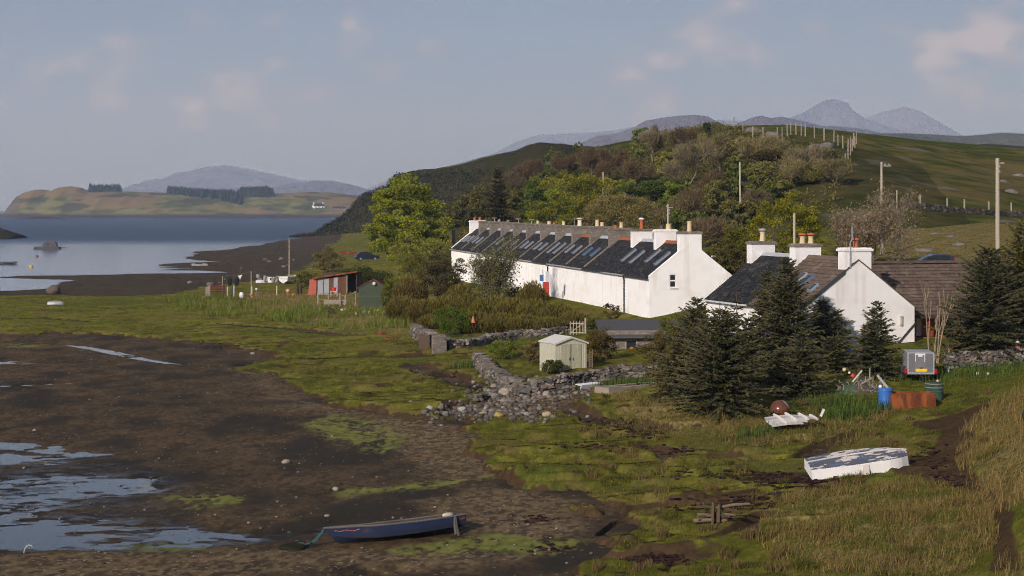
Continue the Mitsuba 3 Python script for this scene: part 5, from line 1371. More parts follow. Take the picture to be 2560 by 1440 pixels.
k = thing('field_wall', 'dark stone wall across the foot of the hill field, with posts along it', 'wall')
rs = np.random.default_rng(6)
ms, cs = [], []
ln = LineString(w6)
for s in np.arange(0, ln.length, .38):
    p = np.array(ln.interpolate(s).coords[0])
    for z in (.15, .45):
        m = stone_mesh(rs, .55, .42, .6)
        m.apply_transform(trimesh.transformations.euler_matrix(0, 0, rs.normal(0, .3)))
        m.apply_translation([p[0], p[1], land(*p) + z + rs.normal(0, .05)])
        ms.append(m); cs.append(np.tile(STONES[rs.integers(len(STONES))] * .25, (len(m.vertices), 1)))
part(k, 'stones', ms, 'matt', np.vstack(cs), kind='stuff')
for px in (2298, 2368, 2415, 2475, 2535):
    p = np.array(ln.interpolate(np.interp(px, [2255, 2680], [0, ln.length])).coords[0])
    z = land(*p)
    part(k, 'post', bar([p[0], p[1], z], [p[0], p[1], z + 1.6], .14), 'matt', (.33, .28, .22))
# loose stones
rs = np.random.default_rng(9)
LOOSE = [(1262, 985, .36, (.42, .37, .29)), (1236, 992, .26, (.30, .27, .23)), (1365, 990, .30, (.40, .36, .29)), (1368, 1040, .27, (.44, .36, .22)), (1247, 1042, .26, (.42, .31, .10)), (1210, 1040, .26, (.36, .30, .14)), (1155, 1028, .28, (.44, .42, .37)), (1075, 1026, .26, (.42, .40, .36)), (1285, 948, .30, (.42, .38, .28)), (1212, 1026, .15, (.42, .4, .36))]
SAYS = ['pale upright boulder at the end of the broken wall', 'grey boulder left of the pale upright one', 'pale flat boulder below the white plank', 'round boulder with an ochre lichen cap', 'ochre lichen covered boulder in the rubble', 'dull ochre boulder beside the brighter one', 'flat pale stone, middle of three on the rubble edge', 'flat pale stone nearest the mud on the rubble edge', 'cream stone on top of the ruined wall end', 'small flat pale stone on the rubble edge']
for (px, py, r, c), lab in zip(LOOSE, SAYS):
    p = spot(px, py)
    tag(put(numbered('boulder'), rock(r * .8, int(px), p + [0, 0, r * .2], .75, 2), 'matt', np.array(c) * .8, var=.3, ns=6), lab, 'boulder')
ms, cs = [], []
for i in range(900):
    if i < 500:
        px, py = rs.normal(1275, 55), rs.normal(985, 22)
    elif i < 780:
        px, py = rs.normal(1240, 85), rs.normal(1034, 12)
    else:
        px, py = rs.normal(1390, 45), rs.normal(985, 10)
    p = spot(px, py)
    r = .05 + .13 * rs.random() ** 2
    c = STONES[rs.integers(len(STONES))] * (.35 + .42 * rs.random())
    if i % 13 == 0 and r > .09 and 1150 < px < 1420:
        tag(put(numbered('rubble_stone'), rock(r * 1.25, i, p + [0, 0, r * .3], .7), 'matt', c, var=.2, ns=7), 'loose grey or buff stone in the rubble spilled from the broken wall', 'stone', 'stones spilled from the broken wall')
    else:
        m = rock(r, i, p + [0, 0, r * .3], .7)
        ms.append(m); cs.append(np.tile(c, (len(m.vertices), 1)))
labels['rubble'] = {'kind': 'stuff', 'label': 'small stones strewn over the shore below the broken wall'}
put('rubble', ms, 'matt', np.vstack(cs))
ms, cs = [], []
for i in range(900):
    px, py = rs.uniform(-20, 1500), 870 + 580 * rs.random() ** 1.3
    p = spot(px, py)
    if p[2] > .75:
        continue
    r = .015 + .05 * rs.random() ** 3
    m = trimesh.creation.icosphere(0, r)
    m.vertices *= [1, 1, .7]
    m.apply_translation(p + [0, 0, r * .4])
    ms.append(m); cs.append(np.tile(STONES[rs.integers(len(STONES))] * (.3 + .7 * rs.random()), (len(m.vertices), 1)))
labels['pebbles'] = {'kind': 'stuff', 'label': 'scattered pale pebbles and shells on the mud'}
put('pebbles', ms, 'matt', np.vstack(cs))
for px, py, r, lab in ((817, 1292, .09, 'small pale stone on the mud above the blue boat'), (632, 886, .18, 'pale stone on the dark mud at the channel head'), (86, 1078, .10, 'pale stone on the mud near the upper pool'), (840, 1226, .14, 'dark grey stone at the start of the green weed line'), (715, 1160, .18, 'grey stone lying out on the open mud')):
    p = spot(px, py)
    tag(put(numbered('beach_stone'), rock(r, int(px) + 3, p + [0, 0, r * .3], .6), 'matt', (.30, .26, .21), ns=6), lab, 'stone')
p = spot(135, 735)
tag(put(numbered('boulder'), rock(.85, 5, p + [0, 0, .35], .8, 2), 'matt', (.13, .10, .08), var=.3), 'big brown boulder on the far shore by the water', 'boulder')
for i in range(18):
    px, py = rs.uniform(430, 780), rs.uniform(648, 722)
    p = spot(px, py)
    tag(put(numbered('shore_rock'), rock(.18 + .4 * rs.random() ** 2, 40 + i, p + [0, 0, .1], .6), 'matt', np.array((.16, .13, .10)) * (.6 + .9 * rs.random()), var=.3), 'brown rock on the dark weedy shore of the inlet', 'rock', 'rocks on the weedy shore')
# grey outcrops on the hill
OUT = [(2310, 628, .75, 'pale outcrop just above the parked car'), (2395, 612, .65, 'broken outcrop right of the car'), (2375, 592, .6, 'pale outcrop in the rough field'), (2340, 585, .6, 'small outcrop in the rough field'), (1945, 383, 1.3, 'white rock on the wooded slope'), (1925, 342, 1.6, 'rock knob on the hill crest by the fence'), (1882, 330, 1.5, 'rock knob on the hill crest above the bare tree'), (1850, 360, 1.3, 'grey rock under the crest'),
       (2055, 375, 1.9, 'grey rock face below the fence'), (2030, 395, 1.6, 'lower grey rock face below the fence'), (2525, 480, .9, 'grey scar behind the tall pole'), (2545, 440, .9, 'grey scar at the picture edge'), (2510, 455, .7, 'small grey scar left of the tall pole top')]
for i, (px, py, r, lab) in enumerate(OUT):
    p = hspot(px, py)
    tag(put(numbered('rock_outcrop'), rock(r, 70 + i, p + [0, 0, -.2], .6, 2), 'matt', (.175, .155, .138), var=.55, ns=2.5), lab, 'rock')

# ------------------------------------------------------------------ fences, poles, wires
rs = np.random.default_rng(21)


def fence(label, pts, h=1.25, w=.09, rails=0, col=(.40, .345, .27), hill=True, wires=3):
    k = thing('fence', label, 'fence')
    tops = []
    for px, py in pts:
        p = (hspot if hill else spot)(px, py)
        q = p + [rs.normal(0, .04), rs.normal(0, .04), h * (.9 + .2 * rs.random())]
        part(k, 'post', bar(p - [0, 0, .2], q, w), 'matt', np.array(col) * (.6 + .4 * rs.random()))
        tops.append((p, q))
    for r in range(wires):
        z = .35 + .6 * r / max(1, wires - 1)
        part(k, 'wire', tube([a * (1 - z) + b * z for a, b in tops], .012, 3), 'matt', (.2, .19, .18))
    for r in range(rails):
        z = .45 + .42 * r
        for (a, b), (c, d) in zip(tops[:-1], tops[1:]):
            part(k, 'rail', bar(a * (1 - z) + b * z, c * (1 - z) + d * z, .03, .1), 'wood')
    return k


fence('post and wire fence over the hill crest and down its right side', [(1835, 322), (1857, 333), (1882, 345), (1908, 350), (1942, 352), (1955, 349), (1968, 343), (1977, 338), (1990, 338), (2003, 340), (2013, 342), (2036, 346), (2060, 352), (2084, 357), (2095, 366), (2107, 372), (2120, 380), (2126, 372), (2134, 366), (2141, 362)], 1.8, .13)
fence('straight fence line down the edge of the field', [(2137, 370), (2130, 380), (2126, 390), (2120, 402), (2114, 416)], 1.7, .11)
for lab, px, pt, pb, Y, w, arm in (('tall utility pole by the big spruce, insulators near its top', 2494, 395, 660, 120, .30, True), ('utility pole with a short arm above the blossom tree', 2204, 405, 640, 158, .24, True), ('plain pole standing on the wooded slope', 1850, 405, 520, 205, .24, False), ('short pole behind the second chimney', 1670, 510, 600, 170, .20, True),
                              ('weathered pole behind the middle chimney of the pair', 1986, 533, 660, 132, .22, False), ('leaning pole above the yellow green tree', 1508, 430, 480, 232, .24, False), ('slim pole right of the blossom tree', 2242, 475, 640, 150, .13, False), ('old post by the far end of the terrace', 1134, 575, 640, 222, .5, False)):
    k = thing('utility_pole', lab, 'pole')
    x = (px - CX) / F * Y
    top = at(px, pt, Y)
    zb = land(x, Y) - .3
    part(k, 'shaft', tube([[x + (.15 if 'leaning' in lab else .05), Y, zb], [x, Y, (zb + top[2]) / 2], top], [w * .58, w * .5, w * .42], 10), 'matt', (.42, .37, .29) if 'old' not in lab else (.2, .17, .15), var=.25, smooth=40)
    if arm:
        part(k, 'arm', bar(top + [-.1, 0, -.35], top + [.85 if px == 2204 else .45, 0, -.35], .1), 'matt', (.3, .26, .2))
        for q in range(3):
            part(k, 'insulator', cyl(top + [(-.05 + .35 * q) if px == 2204 else (.12 if q else -.12), -.05, -.3 - (.0 if px == 2204 else .35 * q)], .05, .16, 8), 'gloss', (.35, .35, .33))
for a, b, sag, lab in (((2494, 402, 120), (2204, 412, 158), 1.0, 'thin wire from the tall pole to the armed pole'), ((2494, 402, 120), (2700, 330, 90), .6, 'thin wire leaving the picture from the tall pole'), ((2204, 412, 158), (1986, 540, 132), .7, 'thin wire from the armed pole down to the weathered pole'), ((2204, 412, 158), (1850, 408, 205), 1.2, 'thin wire from the armed pole to the slope pole')):
    pa, pb = at(*a), at(*b)
    t = np.linspace(0, 1, 14)[:, None]
    w = pa * (1 - t) + pb * t - np.array([0, 0, 1]) * sag * 4 * t * (1 - t)
    tag(put(numbered('overhead_wire'), tube(w, .012, 3), 'matt', (.08, .08, .08)), lab, 'wire')

# ------------------------------------------------------------------ boats
def hull(L, stations, n_i=None):
    """stations: rows (x, half beam at rail, rail height, half beam at chine, chine height, keel height) -> arrays of curves"""
    st = np.array(stations, float)
    x = np.linspace(0, L, 25)
    c = [gaussian_filter(np.interp(x, st[:, 0], st[:, j]), .8, mode='nearest') for j in range(1, 6)]
    br, zr, bc, zc, zk = c
    curve = lambda b, z: np.column_stack([x, b, z])
    return x, curve(br, zr), curve(bc, zc), curve(bc * 0, zk), curve(-bc, zc), curve(-br, zr)


def strip(a, b, n=6):
    t = np.linspace(0, 1, n)[None, :, None]
    V = a[:, None] * (1 - t) + b[:, None] * t
    v, f = grid_mesh(V)
    return v, f


def uv_of(nr, nc):
    u, w = np.meshgrid(np.linspace(0, 1, nr), np.linspace(0, 1, nc), indexing='ij')
    return np.column_stack([u.ravel(), w.ravel()])


def place(v, o, heading, roll=0.0, pitch=0.0, flip=False, lift=0.0):
    v = np.asarray(v, float).copy()
    if flip:
        v[:, 2] *= -1
        v[:, 1] *= -1
    M = trimesh.transformations.euler_matrix(roll, pitch, heading)[:3, :3]
    return v @ M.T + np.asarray(o) + [0, 0, lift]


# white dinghy upside down on the grass
P0, P1 = spot(2032, 1203), spot(2282, 1168)
dv = P1[:2] - P0[:2]
L, hd = float(np.linalg.norm(dv)), math.atan2(dv[1], dv[0])
pit = -math.atan2(P1[2] - P0[2], L)
k = thing('rowing_boat', 'white rowing boat lying upside down on the grass, grey bottom paint flaking', 'boat')
x, r1, c1, kl, c2_, r2 = hull(L, [(0, .60, 0, .54, -.40, -.45), (.4 * L, .76, .02, .68, -.43, -.51), (.8 * L, .70, .02, .60, -.41, -.51), (.93 * L, .50, .03, .42, -.36, -.48), (L, .18, .06, .12, -.26, -.40)])
dn = dv / L
O = np.array([P0[0], P0[1], P0[2] + .10]) + np.array([-dn[1], dn[0], 0]) * .66
pl = lambda v: place(v, O, hd, roll=.24, pitch=pit, flip=True, lift=.0)
for a, b in ((r1, c1), (c2_, r2)):
    pts = [strip(a * (1 - t) + b * t, a * (1 - u) + b * u + np.array([0, 0, 0]), 3) for t, u in ((0, .333), (.333, .667), (.667, 1))]
    off = [np.array([0, s, 0]) * (.012 * i) for i, s in ((0, 0), (1, 0), (2, 0))]
    vv = [pl(v + o_) for (v, f), o_ in zip(pts, off)]
    m = trimesh.util.concatenate([trimesh.Trimesh(v, p[1], process=False) for v, p in zip(vv, pts)])
    part(k, 'side', m, 'paint', (.74, .73, .70), var=.07, ns=5)
v1, fa = strip(c1, kl, 8); v2, fb = strip(kl, c2_, 8)
part(k, 'bottom', (np.vstack([pl(v1), pl(v2)]), np.vstack([fa, fb + len(v1)])), 'flake', uv=np.vstack([uv_of(25, 8), uv_of(25, 8) + [0, 1.0]]), label='blue grey bottom flaking to white')
for j, nm in ((0, 'transom'), (-1, 'bow_board')):
    q = np.array([r1[j], c1[j], kl[j], c2_[j], r2[j]])
    part(k, nm, (pl(q), np.array([[0, 1, 2], [0, 2, 4], [2, 3, 4]])), 'paint', (.74, .73, .70), var=.06)
part(k, 'keel', tube(pl(kl + [0, 0, -.03]), .03, 6), 'paint', (.55, .52, .48), var=.3)
part(k, 'rail', [tube(pl(r1 + [0, .0, .0]), .028, 6), tube(pl(r2), .028, 6)], 'paint', (.68, .66, .61), var=.15)
part(k, 'split', (pl(np.array([[L * .56, -.765, -.01], [L * .575, -.765, -.01], [L * .567, -.735, -.30]]) * [1, 1, 1]), np.array([[0, 1, 2]])), 'matt', (.05, .045, .04)) if False else None
part(k, 'patch', (pl(np.array([[L * .50, .775, -.03], [L * .56, .775, -.03], [L * .565, .70, -.40], [L * .50, .70, -.40]]) + [0, .012, 0]), np.array([[0, 1, 2], [0, 2, 3]])), 'paint', (.62, .58, .52), var=.1)
part(k, 'crack', (pl(np.array([[L * .562, .782, .0], [L * .578, .782, .0], [L * .566, .725, -.28]]) + [0, .016, 0]), np.array([[0, 1, 2]])), 'matt', (.03, .028, .025))
# blue boat on the mud
P0, P1 = spot(838, 1368), spot(1143, 1333)
dv = P1[:2] - P0[:2]
L, hd = float(np.linalg.norm(dv)) + .12, math.atan2(dv[1], dv[0])
k = thing('rowing_boat', 'faded blue rowing boat aground on the mud, orange smear at its bow', 'boat')
x, r1, c1, kl, c2_, r2 = hull(L, [(0, .02, .58, .01, .36, .12), (.10 * L, .26, .54, .20, .20, .03), (.3 * L, .55, .49, .50, .13, 0), (.6 * L, .64, .47, .60, .12, 0), (.9 * L, .56, .48, .52, .16, .05), (L, .50, .51, .46, .22, .10)])
r1[:, 0] -= .34 * (1 - np.clip(r1[:, 0] / (.16 * L), 0, 1)); r2[:, 0] = r1[:, 0]
c1[:, 0] -= .14 * (1 - np.clip(c1[:, 0] / (.16 * L), 0, 1)); c2_[:, 0] = c1[:, 0]
O = np.array([P0[0], P0[1] + .3, P0[2] - .03])
pit = -math.atan2(P1[2] - P0[2], L) - .015
pl = lambda v: place(v, O, hd, roll=-.13, pitch=pit)


def blue_cols(v, z):
    n = meshkit.fbm(v * np.array([3, 3, 5]), 4, 3)[:, None]
    c = np.array((.018, .030, .076)) * (.65 + .7 * n)
    low = sst(.36, .20, z)[:, None] * (.5 + .5 * n)
    c = c * (1 - low) + np.array((.018, .022, .028)) * low
    rst = sst(.66, .76, meshkit.fbm(v * np.array([9, 9, 2.5]), 3, 8))[:, None] * .45
    c = c * (1 - rst) + np.array((.12, .055, .03)) * rst
    red = sst(.07, .03, z)[:, None]
    return c * (1 - red) + np.array((.10, .035, .02)) * red


for a, b in ((r1, c1), (c2_, r2)):
    V_, f_ = strip(a, b, 9)
    part(k, 'side', (pl(V_), f_), 'paint', blue_cols(V_, V_[:, 2]), smooth=True)
v1, fa = strip(c1, kl, 6); v2, fb = strip(kl, c2_, 6)
vb = np.vstack([v1, v2])
part(k, 'bottom', (pl(vb), np.vstack([fa, fb + len(v1)])), 'paint', blue_cols(vb, vb[:, 2]), smooth=True)
inn = lambda c: c * [1, .93, 1] + [0, 0, .012]
vi, fi = strip(inn(r1), inn(c1) + [0, 0, .03], 4); vj, fj = strip(inn(c1) + [0, 0, .03], inn(c2_) + [0, 0, .03], 4); vk, fk = strip(inn(c2_) + [0, 0, .03], inn(r2), 4)
part(k, 'inside', [trimesh.Trimesh(pl(v), f, process=False) for v, f in ((vi, fi), (vj, fj), (vk, fk))], 'matt', (.08, .075, .07), var=.3)
part(k, 'rail', [tube(pl(r1 + [0, 0, .01]), .03, 6), tube(pl(r2 + [0, 0, .01]), .03, 6)], 'paint', (.14, .12, .10), var=.3)
part(k, 'transom', (pl(np.array([r1[-1], c1[-1], kl[-1], c2_[-1], r2[-1]])), np.array([[0, 1, 2], [0, 2, 4], [2, 3, 4]])), 'paint', (.022, .036, .09), var=.2)
dk = np.array([r1[j] for j in range(7)] + [r2[j] for j in range(7)]) + [0, 0, .02]
part(k, 'foredeck', (pl(dk), np.array([[j, j + 1, j + 8] for j in range(6)] + [[j, j + 8, j + 7] for j in range(6)])), 'paint', (.055, .085, .15), var=.2)
for xx in (.45, .72):
    j = int(xx * 24)
    part(k, 'thwart', trimesh.Trimesh(pl(box((x[j], 0, .38), (.24, .94, .03)).vertices), box((0, 0, 0), (1, 1, 1)).faces, process=False), 'wood')
rs = np.random.default_rng(3)
for q in range(7):           # the orange smear: brushed blobs a hair proud of the planks
    t, s = .035 + .018 * q, .32 + .05 * math.sin(q * 1.7) - .012 * q
    j = t * 24
    a_ = r2[int(j)] + (r2[int(j) + 1] - r2[int(j)]) * (j % 1); b_ = c2_[int(j)] + (c2_[int(j) + 1] - c2_[int(j)]) * (j % 1)
    c = a_ * (1 - s) + b_ * s + [.06, -.016, 0]
    ang = np.arange(8) * np.pi / 4
    rx, rz = .055 + .02 * rs.random(), .030 + .015 * rs.random()
    tg_ = (r2[3] - r2[2]) / np.linalg.norm(r2[3] - r2[2])
    V_ = np.vstack([c, c + np.outer(np.cos(ang) * rx, tg_) + np.outer(np.sin(ang) * rz, [0, .25, .97])])
    part(k, 'paint_smear', (pl(V_), np.array([[0, 1 + i, 1 + (i + 1) % 8] for i in range(8)])), 'paint', (.42, .10, .03), var=.2)
part(k, 'paint_smear', (pl(np.array([r2[-2] * .7 + c2_[-2] * .3, r2[-1] * .75 + c2_[-1] * .25, r2[-1] * .55 + c2_[-1] * .45, r2[-2] * .5 + c2_[-2] * .5]) + [-.05, -.02, 0]), np.array([[0, 1, 2], [0, 2, 3]])), 'paint', (.17, .05, .03))
bowp = pl((r1[:1] + r2[:1]) / 2)[0]
sternp = pl(np.array([[L * .86, -.40, .49]]))[0]
m = trimesh.creation.icosphere(2, 1.0); m.vertices *= [.19, .10, .08]
tag(put(numbered('fender'), moved(m, sternp + [0, 0, .05], hd), 'paint', (.50, .45, .33), smooth=True), 'cream fender lying on the stern of the blue boat', 'fender')
gl = spot(752, 1368)
t = np.linspace(0, 1, 12)[:, None]
w = (bowp + [0, 0, -.05]) * (1 - t) + (gl + [0, 0, .06]) * t - np.array([0, 0, .14]) * 4 * t * (1 - t)
rp = np.vstack([w, gl + [-.12, .1, .05], gl + [-.3, .0, .04], gl + [-.2, -.15, .05]])
tag(put(numbered('mooring_rope'), [tube(rp, .035, 6), tube(rp + rs.normal(0, .035, rp.shape), .03, 6)], 'matt', (.045, .10, .105), var=.4), 'blue green mooring rope from the bow of the blue boat', 'rope')
m = rock(.42, 3, spot(735, 1372) + [0, 0, .02], .25, 2)
tag(put(numbered('weed_clump'), m, 'matt', (.028, .028, .018), var=.5), 'dark weed clump under the mooring rope', 'weed')
p = pl(np.array([[L * .90, -.58, .5]]))[0]
tag(put(numbered('net_scrap'), [tube([p, p + [0, -.05, -.25], p + [.05, -.1, -.55]], [.03, .05, .07], 6), tube([p + [.03, 0, 0], p + [.06, -.06, -.3], p + [.12, -.12, -.6]], [.02, .03, .05], 6)], 'matt', (.10, .095, .085)), 'grey net hanging over the stern quarter of the blue boat', 'net')
# small boats of the shore
def little_boat(label, px, py, L, b, d, hd, col, flip=False, bottom=None, lift=0, Y=None, roll=0):
    k = thing('rowing_boat', label, 'boat')
    x, r1, c1, kl, c2_, r2 = hull(L, [(0, .85 * b / 2, d, .7 * b / 2, d * .4, .1 * d), (.5 * L, b / 2, .92 * d, .8 * b / 2, d * .3, 0), (.85 * L, .6 * b / 2, 1.0 * d, .4 * b / 2, d * .4, .08 * d), (L, .02, 1.1 * d, .01, d * .7, .3 * d)])
    o = spot(px, py) if Y is None else np.array([(px - CX) / F * Y, Y, 0.0])
    pl = lambda v: place(v, o, hd, roll=roll, flip=flip, lift=lift + (d if flip else -.03))
    sd = [strip(r1, c1, 3), strip(c2_, r2, 3)]
    for v, f in sd:
        part(k, 'side', (pl(v), f), 'paint', col, var=.1)
    bt = [strip(c1, kl, 3), strip(kl, c2_, 3)]
    part(k, 'bottom', [trimesh.Trimesh(pl(v), f, process=False) for v, f in bt], 'paint', bottom or col, var=.1)
    part(k, 'transom', (pl(np.array([r1[0], c1[0], kl[0], c2_[0], r2[0]])), np.array([[0, 1, 2], [0, 2, 4], [2, 3, 4]])), 'paint', col)
    if not flip:
        part(k, 'rail', [tube(pl(r1), .03, 5), tube(pl(r2), .03, 5)], 'paint', np.asarray(col) * .8)
        j = len(x) // 2
        part(k, 'thwart', trimesh.Trimesh(pl(box((L * .45, 0, d * .75), (.25, b * .9, .03)).vertices), box((0, 0, 0), (1, 1, 1)).faces, process=False), 'wood')
    return k


little_boat('small grey white dinghy upside down on the far grass bank', 120, 762, 1.6, .9, .4, .05, (.42, .42, .42), flip=True, bottom=(.25, .26, .28))
little_boat('red canoe propped up among the scrub far along the shore', 850, 642, 3.6, .6, .3, .5, (.30, .045, .035), roll=1.0, lift=.7)
k = little_boat('white hulled motor boat with a red bottom parked by the flagpole', 708, 712, 3.4, 1.7, 1.0, 1.15, (.62, .62, .60), bottom=(.48, .085, .05), lift=.1)
little_boat('low grey boat afloat at the picture edge', -22, 657, 5.0, 1.4, .45, .03, (.12, .125, .14), Y=340, lift=0)
# grey dinghy among the grass, its flooded well blue with sky
k = thing('rowing_boat', 'weathered grey punt in the grass, its long well half full of water', 'boat')
P0, P1 = spot(1520, 992), spot(1640, 966)
dv = P1[:2] - P0[:2]; L = float(np.linalg.norm(dv)) + .5; hd = math.atan2(dv[1], dv[0])
mm = cut(box((L / 2, .45, .16), (L, 1.0, .34)), box((L / 2 + .42, .45, .3), (L - 1.1, .66, .36)))
part(k, 'hull', moved(mm, P0 + [0, 0, .02], hd), 'wood')
part(k, 'deck', moved(box((.35, .45, .345), (.7, 1.02, .02)), P0 + [0, 0, .02], hd), 'matt', (.25, .225, .185), var=.2)
part(k, 'well_water', moved(box((L / 2 + .42, .45, .285), (L - 1.12, .64, .02)), P0 + [0, 0, .02], hd), 'pool_water')
part(k, 'fitting', moved(box((.45, .98, .42), (.14, .10, .10)), P0 + [0, 0, .02], hd), 'matt', (.05, .05, .05))
k = thing('float_raft', 'dark raft with a small cabin afloat in the bay', 'raft')
o = np.array([(126 - CX) / F * 470, 470, 0.0])
part(k, 'hull', [box(o + [0, 0, .2], (5.2, 2.4, .7)), box(o + [-3.4, 0, .3], (2.0, .7, .6))], 'paint', (.035, .035, .04))
part(k, 'cabin', prism([(-2, .5), (1.9, .5), (1.6, 1.6), (1.2, 2.0), (-1.2, 2.0), (-1.8, 1.3)], -.9, .9).apply_translation(o), 'paint', (.05, .045, .055))
part(k, 'door', box(o + [.7, -.93, 1.1], (.6, .04, 1.0)), 'paint', (.09, .03, .035))
part(k, 'window', box(o + [-.5, -.93, 1.3], (.6, .04, .4)), 'glass_dark')
part(k, 'boom', tube([o + [2.4, 0, .35], o + [4.6, 0, .3]], .07, 6), 'matt', (.1, .09, .08))
for px, py, c, lab in ((78, 668, (.62, .42, .03), 'yellow mooring buoy in the bay'), (92, 642, (.22, .09, .04), 'dark orange mooring buoy beyond the yellow one')):
    Y = F * HC / (py - HZ)
    k = thing('mooring_buoy', lab, 'buoy')
    o = np.array([(px - CX) / F * Y, Y, .1])
    part(k, 'ball', moved(trimesh.creation.icosphere(2, .34), o), 'gloss', c, smooth=True)
    part(k, 'ring', moved(trimesh.creation.torus(.1, .03, 10, 6), o + [0, 0, .38]), 'metal_grey')
p = spot(500, 664)
tag(put(numbered('pontoon'), [box(p + [0, 0, .1], (3.0, .8, .22)), box(p + [-1.2, 0, .3], (.7, .7, .12)), box(p + [.9, 0, .3], (.8, .7, .12))], 'paint', (.30, .28, .26), var=.4), 'pale pontoon lying at the edge of the weedy shore', 'pontoon')

# ------------------------------------------------------------------ things lying about near the spruces
def float_(label, p, r, col, name='net_float', zs=1.0):
    m = trimesh.creation.icosphere(2, r); m.vertices *= [1, 1, zs]
    return tag(put(numbered(name), moved(m, np.asarray(p) + [0, 0, r * zs * .8]), 'gloss' if name == 'mooring_buoy' else 'paint', col, var=.08, smooth=True), label, 'float')


k = thing('steel_float', 'big round brown float with a pale cap, in the grass', 'float')
p = spot(1949, 1047)
part(k, 'ball', moved(trimesh.creation.icosphere(3, .42), p + [0, 0, .36]), 'gloss', (.125, .045, .026), var=.15, smooth=True)
a = np.linspace(0, .85, 8)
cap = lathe(np.column_stack([.428 * np.sin(a), .428 * np.cos(a)]), 20)
cap.apply_transform(trimesh.transformations.euler_matrix(-.25, .95, 0))
part(k, 'cap', cap.apply_translation(p + [0, 0, .36]), 'paint', (.34, .29, .215), var=.2)
# broken white hull: shell planks with their ribs
k = thing('broken_hull', 'broken white boat shell lying in the grass, ribs showing', 'boat')
p = spot(1905, 1086)
e1 = np.array([1.0, .10, .02]); e2 = np.array([.14, -1.0, -.16]); e1 /= np.linalg.norm(e1); e2 /= np.linalg.norm(e2)
nn = np.cross(e2, e1) * -1
if nn[2] < 0:
    nn = -nn
O = p + np.array([.12, .9, .52])
rs = np.random.default_rng(31)
for j in range(5):
    a0, a1 = (0 + .10 * rs.random(), 2.2 - .22 * j + .1 * rs.random())
    y = .02 + .26 * j
    V_ = np.array([O + e1 * x + e2 * (y + w_) + nn * (.10 * math.sin(x * 1.5) - .09 * ((y + w_ - .6) ** 2) + h_) for h_ in (0, .025) for w_ in (0, .25) for x in np.linspace(a0, a1, 7)])
    f = []
    for h_ in (0, 14):
        for i in range(6):
            f += [[h_ + i, h_ + i + 1, h_ + 8 + i], [h_ + i, h_ + 8 + i, h_ + 7 + i]]
    for i in range(6):
        f += [[7 + i, 8 + i, 22 + i], [7 + i, 22 + i, 21 + i], [i, i + 1, 15 + i], [i, 15 + i, 14 + i]]
    f += [[0, 7, 21], [0, 21, 14], [6, 13, 27], [6, 27, 20]]
    part(k, 'plank', trimesh.Trimesh(V_, f, process=False), 'paint', np.array((.46, .43, .39)) * (.75 + .4 * rs.random()), var=.3, ns=6)
for j, x in enumerate((.52, 1.0, 1.55, 2.02)):
    pts = [O + e1 * (x + .1 * y) + e2 * y + nn * (.12 * math.sin(x * 1.5) - .09 * ((y - .6) ** 2) + .05) for y in np.linspace(-.05, 1.30 - .2 * j, 6)]
    part(k, 'rib', tube(pts, .055, 5), 'paint', (.62, .58, .52), var=.15)
part(k, 'stem_piece', bar(O + e1 * 2.42 + e2 * .1, O + e1 * 2.52 + e2 * .2 + [0, 0, .32], .1, .06), 'paint', (.62, .60, .55))
# blue barrel
k = thing('barrel', 'blue plastic barrel beside the rusty trough', 'barrel')
p = spot(2213, 1027)
part(k, 'body', lathe([(0, 0), (.27, 0), (.29, .05), (.29, .42), (.305, .45), (.29, .48), (.29, .80), (.315, .83), (.315, .88), (.28, .95), (.24, .97), (0, .97)], 24, p), 'paint', (.035, .135, .40), var=.12, smooth=40)
part(k, 'rim', moved(trimesh.creation.torus(.29, .022, 24, 8), p + [0, 0, .90]), 'paint', (.03, .115, .36))
tag(put(numbered('plank'), bar(p + [.12, .05, .95], p + [-.32, .15, 1.5], .10, .03), 'matt', (.34, .33, .32)), 'grey plank leaning out of the blue barrel top', 'plank')
float_('small white float on the edge of the blue barrel', p + [-.22, -.05, .96], .075, (.75, .75, .73))
# rusty trough
k = thing('rusty_trough', 'rusty steel trough standing beside the blue barrel', 'trough')
p0, p1 = spot(2228, 1028), spot(2350, 1022)
Lr = float(p1[0] - p0[0])
m = cut(box((Lr / 2, .4, .34), (Lr, .8, .72)), box((Lr / 2, .4, .42), (Lr - .06, .74, .72)))
part(k, 'body', moved(m, p0 + [0, 0, .0], .03), 'rust')
part(k, 'end_plate', moved(prism([(-.02, -.04), (.42, -.04), (.36, .30), (.05, .52), (-.02, .52)], -.05, -.02), p0, .03), 'rust')
part(k, 'end_plate', moved(prism([(Lr - .22, -.04), (Lr + .02, -.04), (Lr + .02, .50), (Lr - .12, .68), (Lr - .22, .66)], -.045, -.02), p0, .03), 'rust')
part(k, 'rim', moved([bar((0, 0, .70), (Lr, 0, .70), .05), bar((0, .8, .70), (Lr, .8, .70), .05)], p0, .03), 'rust')
part(k, 'rib', moved(bar((Lr * .8, -.02, 0), (Lr * .8, -.02, .7), .04), p0, .03), 'rust')
# netting drum behind the trough
k = thing('netting_roll', 'drum wrapped in green netting behind the rusty trough', 'netting')
p = spot(2336, 1004)
part(k, 'drum', lathe([(0, 0), (.36, 0), (.38, .1), (.38, .75), (.34, .85), (0, .88)], 18, p), 'matt', (.045, .075, .055), var=.5, ns=6)
for z in (.25, .45, .62, .78):
    part(k, 'rope_turn', moved(trimesh.creation.torus(.385, .02, 18, 6), p + [0, 0, z]), 'matt', (.24, .26, .20) if z > .5 else (.06, .11, .08))
float_('buff float on the netting drum', p + [.12, -.1, .84], .07, (.45, .33, .2))
